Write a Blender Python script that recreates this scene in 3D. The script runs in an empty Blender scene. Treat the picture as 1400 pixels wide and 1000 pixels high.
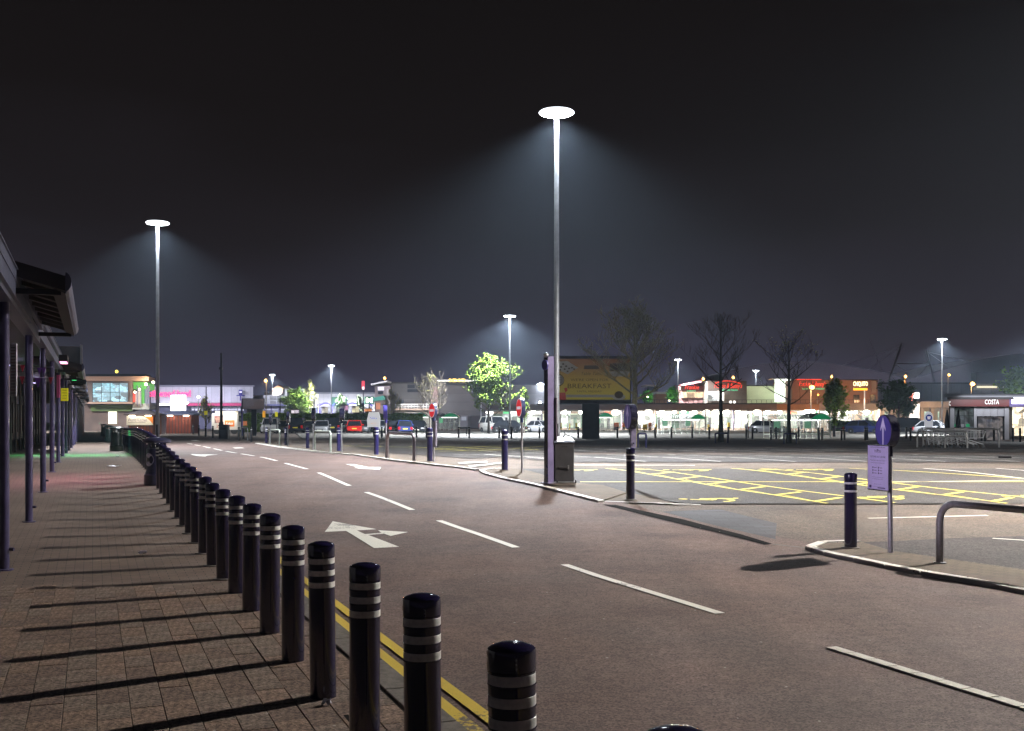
import bpy, bmesh, math, random
from mathutils import Vector, Matrix
random.seed(7)
SC = bpy.context.scene
COL = SC.collection
R = math.radians

# ------------------------------------------------------------------ camera
CAMZ = 1.85
cam = bpy.data.cameras.new('camera')
cam.sensor_width = 36.0
cam.lens = 36.0 * 1500 / 1400
cam.shift_y = 75 / 1400
cam.clip_start = 0.1
cam.clip_end = 3000
co = bpy.data.objects.new('camera', cam)
co.location = (0, 0, CAMZ)
co.rotation_euler = (R(90), 0, 0)
COL.objects.link(co)
SC.camera = co

# ------------------------------------------------------------------ night sky
w = bpy.data.worlds.new('World')
SC.world = w
w.use_nodes = True
nt = w.node_tree
nt.nodes.clear()
wo = nt.nodes.new('ShaderNodeOutputWorld')
bg = nt.nodes.new('ShaderNodeBackground')
tc = nt.nodes.new('ShaderNodeTexCoord')
sx = nt.nodes.new('ShaderNodeSeparateXYZ')
cr = nt.nodes.new('ShaderNodeValToRGB')
nz = nt.nodes.new('ShaderNodeTexNoise')
nz.inputs['Scale'].default_value = 2.2
nz.inputs['Detail'].default_value = 4
mp = nt.nodes.new('ShaderNodeMapping')
mp.inputs['Scale'].default_value = (1, 1, 3.0)
mx = nt.nodes.new('ShaderNodeMath'); mx.operation = 'MULTIPLY_ADD'
mx.inputs[1].default_value = 0.16
nt.links.new(tc.outputs['Generated'], sx.inputs[0])
nt.links.new(tc.outputs['Generated'], mp.inputs[0])
nt.links.new(mp.outputs[0], nz.inputs['Vector'])
nt.links.new(nz.outputs['Fac'], mx.inputs[0])
nt.links.new(sx.outputs['Z'], mx.inputs[2])
nt.links.new(mx.outputs[0], cr.inputs[0])
e = cr.color_ramp.elements
e[0].position = 0.06; e[0].color = (0.044, 0.036, 0.070, 1)
e[1].position = 1.0; e[1].color = (0.0035, 0.0032, 0.0036, 1)
for p_, c_ in ((0.16, (0.025, 0.0215, 0.032)), (0.25, (0.0145, 0.0125, 0.0150)), (0.34, (0.0090, 0.0074, 0.0080)), (0.46, (0.0070, 0.0059, 0.0062))):
    k = e.new(p_); k.color = (*c_, 1)
nt.links.new(cr.outputs[0], bg.inputs[0])
bg.inputs[1].default_value = 1.0
nt.links.new(bg.outputs[0], wo.inputs[0])

# ------------------------------------------------------------------ picture settings
SC.view_settings.view_transform = 'Standard'
SC.view_settings.look = 'None'
SC.view_settings.gamma = 1
SC.view_settings.exposure = 0
SC.view_settings.use_curve_mapping = False
SC.render.engine = 'CYCLES'
SC.cycles.use_denoising = True
SC.cycles.max_bounces = 4
SC.cycles.diffuse_bounces = 2
SC.cycles.glossy_bounces = 2
SC.cycles.transmission_bounces = 4
SC.cycles.transparent_max_bounces = 8
SC.cycles.volume_bounces = 0
SC.cycles.caustics_reflective = False
SC.cycles.caustics_refractive = False
SC.cycles.sample_clamp_indirect = 2.0
SC.cycles.use_light_tree = True

# ------------------------------------------------------------------ the lie of the land (gentle rise in y)
HT = [(0, 1.85), (13, 1.85), (18, 1.76), (24, 1.58), (30, 1.37), (38, 1.31), (50, 1.40), (70, 1.45), (100, 1.45)]
def _h(y):
    if y <= HT[0][0]: return HT[0][1]
    for (a, ha), (b, hb) in zip(HT, HT[1:]):
        if y <= b:
            t = (y - a) / (b - a)
            t = t * .5 + (t * t * (3 - 2 * t)) * .5
            return ha + (hb - ha) * t
    return HT[-1][1]
KN = [float(k) for k in range(13, 71)]
KH = [_h(k) for k in KN]
def HH(y):
    if y <= 13: return 1.85
    if y >= 70: return 1.45
    i = int(y) - 13
    return KH[i] + (KH[i + 1] - KH[i]) * (y - KN[i]) if i < len(KN) - 1 else 1.45
def GZ(y): return CAMZ - HH(y)
def P(px, py, up=0.0):
    """point of the ground seen at this spot of the photograph"""
    lo, hi = 1.5, 2500.0
    for _ in range(60):
        m = (lo + hi) / 2
        if 575 + 1500 * (HH(m) - up) / m > py: lo = m
        else: hi = m
    return ((px - 700) / 1500 * lo, lo)
def XA(px, d): return (px - 700) / 1500 * d
def ZA(py, d): return CAMZ + (575 - py) / 1500 * d
O0 = Vector((-1.266, 7.3)); RD = Vector((-.357, .934)); CD = Vector((.934, .357))
ROADA = math.atan2(.357, .934)
def RF(s, t):
    v = O0 + RD * s + CD * t
    return (v.x, v.y)

# ------------------------------------------------------------------ materials
MATS = {}
def M(name, col, rough=.6, metal=0., noise=None, bump=None, emit=None, es=1., coat=0., alpha=None, trans=0., spec=.5, speck=None, blotch=None):
    m = bpy.data.materials.new(name); MATS[name] = m
    m.use_nodes = True
    t = m.node_tree; b = t.nodes['Principled BSDF']
    b.inputs['Base Color'].default_value = (*col, 1)
    b.inputs['Roughness'].default_value = rough
    b.inputs['Metallic'].default_value = metal
    b.inputs['Coat Weight'].default_value = coat
    b.inputs['Specular IOR Level'].default_value = spec
    b.inputs['Transmission Weight'].default_value = trans
    if alpha is not None: b.inputs['Alpha'].default_value = alpha
    if emit:
        b.inputs['Emission Color'].default_value = (*emit, 1)
        b.inputs['Emission Strength'].default_value = es
    tcn = None
    def coord():
        nonlocal tcn
        if tcn is None: tcn = t.nodes.new('ShaderNodeTexCoord')
        return tcn.outputs['Object']
    cur = None
    def mul(cur, fac, lo, hi):
        r = t.nodes.new('ShaderNodeMapRange')
        r.inputs['To Min'].default_value = lo; r.inputs['To Max'].default_value = hi
        r.inputs['From Min'].default_value = .3; r.inputs['From Max'].default_value = .7
        t.links.new(fac, r.inputs['Value'])
        x = t.nodes.new('ShaderNodeMix'); x.data_type = 'RGBA'; x.blend_type = 'MULTIPLY'
        x.inputs['Factor'].default_value = 1
        if cur is None: x.inputs['A'].default_value = (*col, 1)
        else: t.links.new(cur, x.inputs['A'])
        t.links.new(r.outputs[0], x.inputs['B'])
        return x.outputs['Result']
    for spec_ in (noise, speck, blotch):
        if spec_:
            sc_, am = spec_
            n = t.nodes.new('ShaderNodeTexNoise'); n.inputs['Scale'].default_value = sc_
            n.inputs['Detail'].default_value = 5; n.inputs['Roughness'].default_value = .6
            t.links.new(coord(), n.inputs['Vector'])
            cur = mul(cur, n.outputs['Fac'], 1 - am, 1 + am)
    if cur is not None:
        t.links.new(cur, b.inputs['Base Color'])
        if rough > .3 and noise:
            r = t.nodes.new('ShaderNodeMapRange')
            r.inputs['To Min'].default_value = max(.05, rough - .12); r.inputs['To Max'].default_value = min(1, rough + .12)
            t.links.new(n.outputs['Fac'], r.inputs['Value']); t.links.new(r.outputs[0], b.inputs['Roughness'])
    if bump:
        n = t.nodes.new('ShaderNodeTexNoise'); n.inputs['Scale'].default_value = bump[0]; n.inputs['Detail'].default_value = 4
        t.links.new(coord(), n.inputs['Vector'])
        bn = t.nodes.new('ShaderNodeBump'); bn.inputs['Strength'].default_value = bump[1]; bn.inputs['Distance'].default_value = bump[2] if len(bump) > 2 else .01
        t.links.new(n.outputs['Fac'], bn.inputs['Height']); t.links.new(bn.outputs[0], b.inputs['Normal'])
    return m
def paintmat(name, col, wear=.35):
    """road paint: cracked and worn through to the asphalt in shapes of its own"""
    m = M(name, col, .55)
    t = m.node_tree; b = t.nodes['Principled BSDF']
    c = t.nodes.new('ShaderNodeTexCoord'); n = t.nodes.new('ShaderNodeTexNoise')
    n.inputs['Scale'].default_value = 28; n.inputs['Detail'].default_value = 7; n.inputs['Roughness'].default_value = .7
    t.links.new(c.outputs['Object'], n.inputs['Vector'])
    n2 = t.nodes.new('ShaderNodeTexNoise'); n2.inputs['Scale'].default_value = 1.3; n2.inputs['Detail'].default_value = 3
    t.links.new(c.outputs['Object'], n2.inputs['Vector'])
    a = t.nodes.new('ShaderNodeMath'); a.operation = 'ADD'
    t.links.new(n.outputs['Fac'], a.inputs[0]); t.links.new(n2.outputs['Fac'], a.inputs[1])
    r = t.nodes.new('ShaderNodeValToRGB')
    r.color_ramp.elements[0].position = .60 + wear * .12; r.color_ramp.elements[0].color = (.11, .09, .08, 1)
    r.color_ramp.elements[1].position = .66 + wear * .12; r.color_ramp.elements[1].color = (*col, 1)
    # ramp works on values up to 1: scale the sum
    s = t.nodes.new('ShaderNodeMath'); s.operation = 'MULTIPLY'; s.inputs[1].default_value = .85
    t.links.new(a.outputs[0], s.inputs[0]); t.links.new(s.outputs[0], r.inputs[0])
    x = t.nodes.new('ShaderNodeMix'); x.data_type = 'RGBA'; x.blend_type = 'MULTIPLY'; x.inputs['Factor'].default_value = .6
    n3 = t.nodes.new('ShaderNodeTexNoise'); n3.inputs['Scale'].default_value = 160
    t.links.new(c.outputs['Object'], n3.inputs['Vector'])
    r3 = t.nodes.new('ShaderNodeMapRange'); r3.inputs['To Min'].default_value = .5; r3.inputs['To Max'].default_value = 1.4
    t.links.new(n3.outputs['Fac'], r3.inputs['Value'])
    t.links.new(r.outputs[0], x.inputs['A']); t.links.new(r3.outputs[0], x.inputs['B'])
    t.links.new(x.outputs['Result'], b.inputs['Base Color'])
    return m
def groundmat(name, col, fine=90, amt=.35, coarse=.35, tint=None):
    """tarmac: aggregate speckle, larger tone changes, stains, tyre-worn patches"""
    m = M(name, col, .82, spec=.3)
    t = m.node_tree; b = t.nodes['Principled BSDF']
    c = t.nodes.new('ShaderNodeTexCoord')
    def noise(s, d=3, rg=.55):
        n = t.nodes.new('ShaderNodeTexNoise'); n.inputs['Scale'].default_value = s
        n.inputs['Detail'].default_value = d; n.inputs['Roughness'].default_value = rg
        t.links.new(c.outputs['Object'], n.inputs['Vector']); return n.outputs['Fac']
    def rng(v, a, b_, f0=.3, f1=.7):
        r = t.nodes.new('ShaderNodeMapRange'); r.inputs['From Min'].default_value = f0; r.inputs['From Max'].default_value = f1
        r.inputs['To Min'].default_value = a; r.inputs['To Max'].default_value = b_
        t.links.new(v, r.inputs['Value']); return r.outputs[0]
    def math_(op, a, b_):
        n = t.nodes.new('ShaderNodeMath'); n.operation = op
        t.links.new(a, n.inputs[0]); t.links.new(b_, n.inputs[1]); return n.outputs[0]
    vo = t.nodes.new('ShaderNodeTexVoronoi'); vo.inputs['Scale'].default_value = fine
    t.links.new(c.outputs['Object'], vo.inputs['Vector'])
    sp = t.nodes.new('ShaderNodeSeparateColor'); t.links.new(vo.outputs['Color'], sp.inputs[0])
    f = math_('MULTIPLY', rng(sp.outputs[0], 1 - amt, 1 + amt, 0, 1), rng(noise(8, 5), .86, 1.14))
    f = math_('MULTIPLY', f, rng(noise(coarse, 4, .6), .84, 1.16))
    f = math_('MULTIPLY', f, rng(noise(1.7, 6, .7), .88, 1.12))
    mpn = t.nodes.new('ShaderNodeMapping'); mpn.inputs['Rotation'].default_value = (0, 0, -ROADA); mpn.inputs['Scale'].default_value = (1.1, .045, 1)
    ns = t.nodes.new('ShaderNodeTexNoise'); ns.inputs['Scale'].default_value = 1.; ns.inputs['Detail'].default_value = 4
    t.links.new(c.outputs['Object'], mpn.inputs[0]); t.links.new(mpn.outputs[0], ns.inputs['Vector'])
    f = math_('MULTIPLY', f, rng(ns.outputs['Fac'], .86, 1.12))
    st = t.nodes.new('ShaderNodeTexVoronoi'); st.inputs['Scale'].default_value = .55; st.feature = 'SMOOTH_F1'
    t.links.new(c.outputs['Object'], st.inputs['Vector'])
    f = math_('MULTIPLY', f, rng(st.outputs['Distance'], .72, 1., .05, .28))
    x = t.nodes.new('ShaderNodeMix'); x.data_type = 'RGBA'
    x.inputs['A'].default_value = (*col, 1)
    tt = tint or (col[0] * 1.05, col[1] * .92, col[2] * .88)
    x.inputs['B'].default_value = (*tt, 1)
    t.links.new(rng(noise(.6, 3), 0, 1), x.inputs['Factor'])
    y = t.nodes.new('ShaderNodeMix'); y.data_type = 'RGBA'; y.blend_type = 'MULTIPLY'; y.inputs['Factor'].default_value = 1
    t.links.new(x.outputs['Result'], y.inputs['A']); t.links.new(f, y.inputs['B'])
    t.links.new(y.outputs['Result'], b.inputs['Base Color'])
    bn = t.nodes.new('ShaderNodeBump'); bn.inputs['Strength'].default_value = .6; bn.inputs['Distance'].default_value = .004
    t.links.new(math_('ADD', sp.outputs[1], noise(45, 3)), bn.inputs['Height']); t.links.new(bn.outputs[0], b.inputs['Normal'])
    return m
def brickmat(name, c1, c2, mortar, bw, bh, rot=0., off=.5):
    m = M(name, c1, .85, spec=.3)
    t = m.node_tree; b = t.nodes['Principled BSDF']
    c = t.nodes.new('ShaderNodeTexCoord'); mpp = t.nodes.new('ShaderNodeMapping'); mpp.inputs['Rotation'].default_value = (0, 0, rot)
    br = t.nodes.new('ShaderNodeTexBrick'); br.inputs['Scale'].default_value = 1
    br.inputs['Brick Width'].default_value = bw; br.inputs['Row Height'].default_value = bh
    br.inputs['Mortar Size'].default_value = .005; br.inputs['Mortar Smooth'].default_value = .3; br.offset = off
    br.inputs['Color1'].default_value = (*c1, 1); br.inputs['Color2'].default_value = (*c2, 1); br.inputs['Mortar'].default_value = (*mortar, 1)
    t.links.new(c.outputs['Object'], mpp.inputs[0]); t.links.new(mpp.outputs[0], br.inputs['Vector'])
    x = t.nodes.new('ShaderNodeMix'); x.data_type = 'RGBA'; x.blend_type = 'MULTIPLY'; x.inputs['Factor'].default_value = 1
    n = t.nodes.new('ShaderNodeTexNoise'); n.inputs['Scale'].default_value = 60; n.inputs['Detail'].default_value = 5
    t.links.new(c.outputs['Object'], n.inputs['Vector'])
    n2 = t.nodes.new('ShaderNodeTexNoise'); n2.inputs['Scale'].default_value = .7; n2.inputs['Detail'].default_value = 5
    t.links.new(c.outputs['Object'], n2.inputs['Vector'])
    a = t.nodes.new('ShaderNodeMath'); a.operation = 'MULTIPLY'
    r = t.nodes.new('ShaderNodeMapRange'); r.inputs['To Min'].default_value = .6; r.inputs['To Max'].default_value = 1.4
    r2 = t.nodes.new('ShaderNodeMapRange'); r2.inputs['To Min'].default_value = .6; r2.inputs['To Max'].default_value = 1.4
    t.links.new(n.outputs['Fac'], r.inputs['Value']); t.links.new(n2.outputs['Fac'], r2.inputs['Value'])
    t.links.new(r.outputs[0], a.inputs[0]); t.links.new(r2.outputs[0], a.inputs[1])
    t.links.new(br.outputs['Color'], x.inputs['A']); t.links.new(a.outputs[0], x.inputs['B'])
    t.links.new(x.outputs['Result'], b.inputs['Base Color'])
    bn = t.nodes.new('ShaderNodeBump'); bn.inputs['Strength'].default_value = .5; bn.inputs['Distance'].default_value = .004; bn.invert = True
    t.links.new(br.outputs['Fac'], bn.inputs['Height']); t.links.new(bn.outputs[0], b.inputs['Normal'])
    return m
def cladmat(name, col, period, depth=.25, axis='X', rough=.5, joint=.08):
    """profiled metal sheet or boarding: regular shadow joints with slight tone change from sheet to sheet"""
    m = M(name, col, rough)
    t = m.node_tree; b = t.nodes['Principled BSDF']
    c = t.nodes.new('ShaderNodeTexCoord'); s = t.nodes.new('ShaderNodeSeparateXYZ'); t.links.new(c.outputs['Object'], s.inputs[0])
    d = t.nodes.new('ShaderNodeMath'); d.operation = 'DIVIDE'; d.inputs[1].default_value = period; t.links.new(s.outputs[axis], d.inputs[0])
    f = t.nodes.new('ShaderNodeMath'); f.operation = 'FRACT'; t.links.new(d.outputs[0], f.inputs[0])
    fl = t.nodes.new('ShaderNodeMath'); fl.operation = 'FLOOR'; t.links.new(d.outputs[0], fl.inputs[0])
    wn = t.nodes.new('ShaderNodeTexWhiteNoise'); wn.noise_dimensions = '1D'; t.links.new(fl.outputs[0], wn.inputs['W'])
    r = t.nodes.new('ShaderNodeMapRange'); r.inputs['To Min'].default_value = 1 - depth * .5; r.inputs['To Max'].default_value = 1.0; t.links.new(wn.outputs['Value'], r.inputs['Value'])
    g = t.nodes.new('ShaderNodeMath'); g.operation = 'GREATER_THAN'; g.inputs[1].default_value = joint; t.links.new(f.outputs[0], g.inputs[0])
    r2 = t.nodes.new('ShaderNodeMapRange'); r2.inputs['To Min'].default_value = 1 - depth; t.links.new(g.outputs[0], r2.inputs['Value'])
    n = t.nodes.new('ShaderNodeTexNoise'); n.inputs['Scale'].default_value = .5; n.inputs['Detail'].default_value = 5; t.links.new(c.outputs['Object'], n.inputs['Vector'])
    r3 = t.nodes.new('ShaderNodeMapRange'); r3.inputs['To Min'].default_value = .75; r3.inputs['To Max'].default_value = 1.25; t.links.new(n.outputs['Fac'], r3.inputs['Value'])
    a = t.nodes.new('ShaderNodeMath'); a.operation = 'MULTIPLY'; t.links.new(r.outputs[0], a.inputs[0]); t.links.new(r2.outputs[0], a.inputs[1])
    a2 = t.nodes.new('ShaderNodeMath'); a2.operation = 'MULTIPLY'; t.links.new(a.outputs[0], a2.inputs[0]); t.links.new(r3.outputs[0], a2.inputs[1])
    x = t.nodes.new('ShaderNodeMix'); x.data_type = 'RGBA'; x.blend_type = 'MULTIPLY'; x.inputs['Factor'].default_value = 1
    x.inputs['A'].default_value = (*col, 1); t.links.new(a2.outputs[0], x.inputs['B']); t.links.new(x.outputs['Result'], b.inputs['Base Color'])
    return m
def interiormat(name, c1, c2, es, sc=3., sc2=8.):
    """lit shop interior seen through glass: shelves and stock as blocks of differing colour that give off light"""
    m = M(name, (.1, .1, .1), .3)
    t = m.node_tree; b = t.nodes['Principled BSDF']
    c = t.nodes.new('ShaderNodeTexCoord'); mpp = t.nodes.new('ShaderNodeMapping'); mpp.inputs['Scale'].default_value = (1, .001, 1.6)
    v = t.nodes.new('ShaderNodeTexVoronoi'); v.distance = 'CHEBYCHEV'; v.inputs['Scale'].default_value = sc
    t.links.new(c.outputs['Object'], mpp.inputs[0]); t.links.new(mpp.outputs[0], v.inputs['Vector'])
    s = t.nodes.new('ShaderNodeSeparateColor'); t.links.new(v.outputs['Color'], s.inputs[0])
    n = t.nodes.new('ShaderNodeTexNoise'); n.inputs['Scale'].default_value = sc2; n.inputs['Detail'].default_value = 4; t.links.new(mpp.outputs[0], n.inputs['Vector'])
    x = t.nodes.new('ShaderNodeMix'); x.data_type = 'RGBA'; x.inputs['A'].default_value = (*c1, 1); x.inputs['B'].default_value = (*c2, 1)
    t.links.new(s.outputs[0], x.inputs['Factor'])
    a = t.nodes.new('ShaderNodeMath'); a.operation = 'MULTIPLY'; t.links.new(s.outputs[1], a.inputs[0]); t.links.new(n.outputs['Fac'], a.inputs[1])
    r = t.nodes.new('ShaderNodeMapRange'); r.inputs['From Min'].default_value = .05; r.inputs['From Max'].default_value = .5; r.inputs['To Min'].default_value = es * .12; r.inputs['To Max'].default_value = es
    t.links.new(a.outputs[0], r.inputs['Value'])
    t.links.new(x.outputs['Result'], b.inputs['Emission Color']); t.links.new(r.outputs[0], b.inputs['Emission Strength'])
    return m

# ------------------------------------------------------------------ mesh builder
SKEW = [0.]      # how far a building's side walls run off the square
class MB:
    def __init__(s): s.v = []; s.f = []
    def add(s, vs, fs, mt=None):
        o = len(s.v)
        s.v += [tuple(mt @ Vector(q)) if mt else tuple(q) for q in vs]
        s.f += [tuple(i + o for i in f) for f in fs]
        return s
    def box(s, x0, x1, y0, y1, z0, z1, mt=None):
        return s.add([(x0, y0, z0), (x1, y0, z0), (x1, y1, z0), (x0, y1, z0), (x0, y0, z1), (x1, y0, z1), (x1, y1, z1), (x0, y1, z1)],
                     [(0, 3, 2, 1), (4, 5, 6, 7), (0, 1, 5, 4), (1, 2, 6, 5), (2, 3, 7, 6), (3, 0, 4, 7)], mt)
    def bbox(s, x0, x1, y0, y1, z0, z1, b=.01, mt=None):
        """box with bevelled vertical and top edges"""
        ring = [(x0 + b, y0), (x1 - b, y0), (x1, y0 + b), (x1, y1 - b), (x1 - b, y1), (x0 + b, y1), (x0, y1 - b), (x0, y0 + b)]
        cx, cy = (x0 + x1) / 2, (y0 + y1) / 2
        def ins(p, k): return (p[0] + (k if p[0] < cx else -k), p[1] + (k if p[1] < cy else -k))
        vs = [(*q, z0) for q in ring] + [(*q, z1 - b) for q in ring] + [(*ins(q, b * .8), z1) for q in ring]
        fs = [tuple(range(7, -1, -1)), tuple(range(16, 24))]
        for k in (0, 8):
            fs += [(k + i, k + (i + 1) % 8, k + 8 + (i + 1) % 8, k + 8 + i) for i in range(8)]
        return s.add(vs, fs, mt)
    def tube(s, pts, r, n=8, cap=True, mt=None):
        pts = [Vector(q) for q in pts]
        rs = r if isinstance(r, (list, tuple)) else [r] * len(pts)
        vs = []; fs = []
        up = Vector((0, 0, 1))
        d0 = (pts[1] - pts[0]).normalized()
        a = d0.cross(up if abs(d0.z) < .9 else Vector((1, 0, 0))).normalized()
        for i, q in enumerate(pts):
            d = (pts[min(i + 1, len(pts) - 1)] - pts[max(i - 1, 0)]).normalized()
            a = (a - d * a.dot(d)).normalized(); b = d.cross(a)
            for k in range(n):
                t = 2 * math.pi * k / n
                vs.append(q + (a * math.cos(t) + b * math.sin(t)) * rs[i])
        for i in range(len(pts) - 1):
            for k in range(n):
                fs.append((i * n + k, i * n + (k + 1) % n, (i + 1) * n + (k + 1) % n, (i + 1) * n + k))
        if cap:
            fs.append(tuple(range(n - 1, -1, -1))); fs.append(tuple((len(pts) - 1) * n + k for k in range(n)))
        return s.add(vs, fs, mt)
    def lathe(s, prof, n=24, mt=None, c=(0, 0, 0)):
        vs = []; fs = []
        for r, z in prof:
            for k in range(n):
                t = 2 * math.pi * k / n
                vs.append((c[0] + r * math.cos(t), c[1] + r * math.sin(t), c[2] + z))
        for i in range(len(prof) - 1):
            for k in range(n):
                fs.append((i * n + k, i * n + (k + 1) % n, (i + 1) * n + (k + 1) % n, (i + 1) * n + k))
        if prof[0][0] > 1e-4: fs.append(tuple(range(n - 1, -1, -1)))
        if prof[-1][0] > 1e-4: fs.append(tuple((len(prof) - 1) * n + k for k in range(n)))
        return s.add(vs, fs, mt)
    def prism(s, poly, a, b, plane='xy', mt=None):
        """polygon extruded from a to b along the axis missing in plane"""
        n = len(poly)
        def pt(q, h):
            return (q[0], q[1], h) if plane == 'xy' else ((q[0], h, q[1]) if plane == 'xz' else (h, q[0], q[1]))
        vs = [pt(q, a) for q in poly] + [pt(q, b) for q in poly]
        fs = [tuple(range(n - 1, -1, -1)), tuple(range(n, 2 * n))] + [(i, (i + 1) % n, n + (i + 1) % n, n + i) for i in range(n)]
        return s.add(vs, fs, mt)
    def slab(s, x0, x1, yt, yb, d, dep=.3, mt=None):
        """box whose front stands d metres away and fills this part of the photograph"""
        z0 = ZA(yb, d) if yb is not None else GZ(d)
        k = SKEW[0] * dep; a_, b_, z1 = XA(x0, d), XA(x1, d), ZA(yt, d)
        return s.add([(a_, d, z0), (b_, d, z0), (b_ + k, d + dep, z0), (a_ + k, d + dep, z0), (a_, d, z1), (b_, d, z1), (b_ + k, d + dep, z1), (a_ + k, d + dep, z1)],
                     [(0, 3, 2, 1), (4, 5, 6, 7), (0, 1, 5, 4), (1, 2, 6, 5), (2, 3, 7, 6), (3, 0, 4, 7)], mt)
    def build(s, name, mat, parent=None, world=False, smooth=False, **props):
        me = bpy.data.meshes.new(name)
        vs = s.v
        if world and parent is not None:
            o = Vector(parent.get('_o', (0, 0, 0)))
            vs = [(x - o.x, y - o.y, z - o.z) for x, y, z in vs]
        me.from_pydata(vs, [], s.f); me.validate(); me.update()
        bm = bmesh.new(); bm.from_mesh(me); bmesh.ops.recalc_face_normals(bm, faces=bm.faces)
        bm.to_mesh(me); bm.free()
        if smooth:
            me.shade_smooth()
            try: me.set_sharp_from_angle(angle=R(40))
            except Exception: pass
        me.materials.append(mat)
        ob = bpy.data.objects.new(name, me); COL.objects.link(ob)
        if parent is not None:
            ob.parent = parent
            if '_o' in parent: ob['_o'] = parent['_o']
        for k, v in props.items(): ob[k] = v
        return ob
ROOTS = []
def thing(name, label, cat, loc=(0, 0, 0), rz=0., group=None):
    o = bpy.data.objects.new(name, None); COL.objects.link(o)
    o.empty_display_size = .2
    o.location = loc; o.rotation_euler = (0, 0, rz)
    o['label'] = label; o['category'] = cat; o['_o'] = tuple(loc)
    if group: o['group'] = group
    return o
def tag(o, label, cat, group=None):
    o['label'] = label; o['category'] = cat
    if group: o['group'] = group
    return o
def dup(root, loc, rz=0., label=None, group=None, sc=None):
    def cp(o, par):
        c = o.copy(); COL.objects.link(c); c.parent = par
        for ch in list(o.children): cp(ch, c)
        return c
    r = cp(root, None)
    r.location = loc; r.rotation_euler = (0, 0, rz)
    if label: r['label'] = label
    if group: r['group'] = group
    if sc: r.scale = (sc, sc, sc) if not isinstance(sc, tuple) else sc
    return r
def struct(o): o['kind'] = 'structure'; return o
def text(name, body, h, mat, parent, loc, rot=(90, 0, 0), width=None, ext=.0, shear=0., bold=0., align='CENTER', world=False, space=1.):
    c = bpy.data.curves.new(name, 'FONT'); c.body = body; c.size = 1; c.align_x = align; c.align_y = 'CENTER'
    c.extrude = 0; c.offset = bold; c.shear = shear; c.space_character = space; c.resolution_u = 2
    tmp = bpy.data.objects.new('tmp', c); COL.objects.link(tmp)
    bpy.context.view_layer.update()
    me = bpy.data.meshes.new_from_object(tmp.evaluated_get(bpy.context.evaluated_depsgraph_get()))
    bpy.data.objects.remove(tmp); bpy.data.curves.remove(c)
    xs = [v.co.x for v in me.vertices] or [0, 1]; ys = [v.co.y for v in me.vertices] or [0, 1]
    cx, cy = (max(xs) + min(xs)) / 2, (max(ys) + min(ys)) / 2
    sy = h / max(1e-3, max(ys) - min(ys)); sx_ = (width / max(1e-3, max(xs) - min(xs))) if width else sy
    vs = [((v.co.x - cx) * sx_, (v.co.y - cy) * sy, 0) for v in me.vertices]
    fs = [tuple(p.vertices) for p in me.polygons]
    mb = MB()
    e_ = ext
    if e_ > 0:
        bm = bmesh.new(); bm.from_mesh(me)
        for v, q in zip(bm.verts, vs): v.co = q
        r_ = bmesh.ops.extrude_face_region(bm, geom=list(bm.faces))
        for g in r_['geom']:
            if isinstance(g, bmesh.types.BMVert): g.co.z += e_
        bm.verts.index_update()
        vs = [tuple(v.co) for v in bm.verts]; fs = [tuple(v.index for v in f.verts) for f in bm.faces]; bm.free()
    mt = Matrix.Translation(Vector(loc)) @ Matrix.Rotation(R(rot[2]), 4, 'Z') @ Matrix.Rotation(R(rot[1]), 4, 'Y') @ Matrix.Rotation(R(rot[0]), 4, 'X')
    mb.add(vs, fs, mt)
    return mb.build(name, mat, parent, world=world)

# sheets that lie on the ground and follow it
def sheet(name, poly, dz, mat, parent=None, thick=0., world=True, holes=None, **props):
    bm = bmesh.new()
    polys = poly if isinstance(poly[0][0], (tuple, list)) else [poly]
    for pl in polys:
        vs = [bm.verts.new((q[0], q[1], 0)) for q in pl]
        try: bm.faces.new(vs)
        except ValueError: pass
    bmesh.ops.triangulate(bm, faces=[f for f in bm.faces if len(f.verts) > 4])
    ys = [v.co.y for v in bm.verts]; y0, y1 = min(ys), max(ys)
    for k in KN:
        if y0 + 1e-4 < k < y1 - 1e-4:
            bmesh.ops.bisect_plane(bm, geom=list(bm.verts) + list(bm.edges) + list(bm.faces), plane_co=(0, k, 0), plane_no=(0, 1, 0), dist=1e-5)
    if thick > 0:
        r_ = bmesh.ops.extrude_face_region(bm, geom=list(bm.faces))
        up = set(g for g in r_['geom'] if isinstance(g, bmesh.types.BMVert))
        for v in bm.verts: v.co.z = GZ(v.co.y) + dz - (0 if v in up else thick)
    else:
        for v in bm.verts: v.co.z = GZ(v.co.y) + dz
    bmesh.ops.recalc_face_normals(bm, faces=bm.faces)
    if thick <= 0:
        for f in bm.faces:
            if f.normal.z < 0: f.normal_flip()
    me = bpy.data.meshes.new(name)
    if parent is not None and world and '_o' in parent:
        bmesh.ops.translate(bm, verts=bm.verts, vec=-Vector(parent['_o']))
    bm.to_mesh(me); bm.free(); me.materials.append(mat)
    o = bpy.data.objects.new(name, me); COL.objects.link(o)
    if parent is not None: o.parent = parent
    for k, v in props.items(): o[k] = v
    return o
def line(pts, wd):
    """polygons of a painted line of this width along points"""
    out = []
    for a, b in zip(pts, pts[1:]):
        a = Vector(a); b = Vector(b); d = (b - a).normalized(); n = Vector((-d.y, d.x)) * wd / 2
        out.append([tuple(a - n), tuple(b - n), tuple(b + n), tuple(a + n)])
    return out

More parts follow.
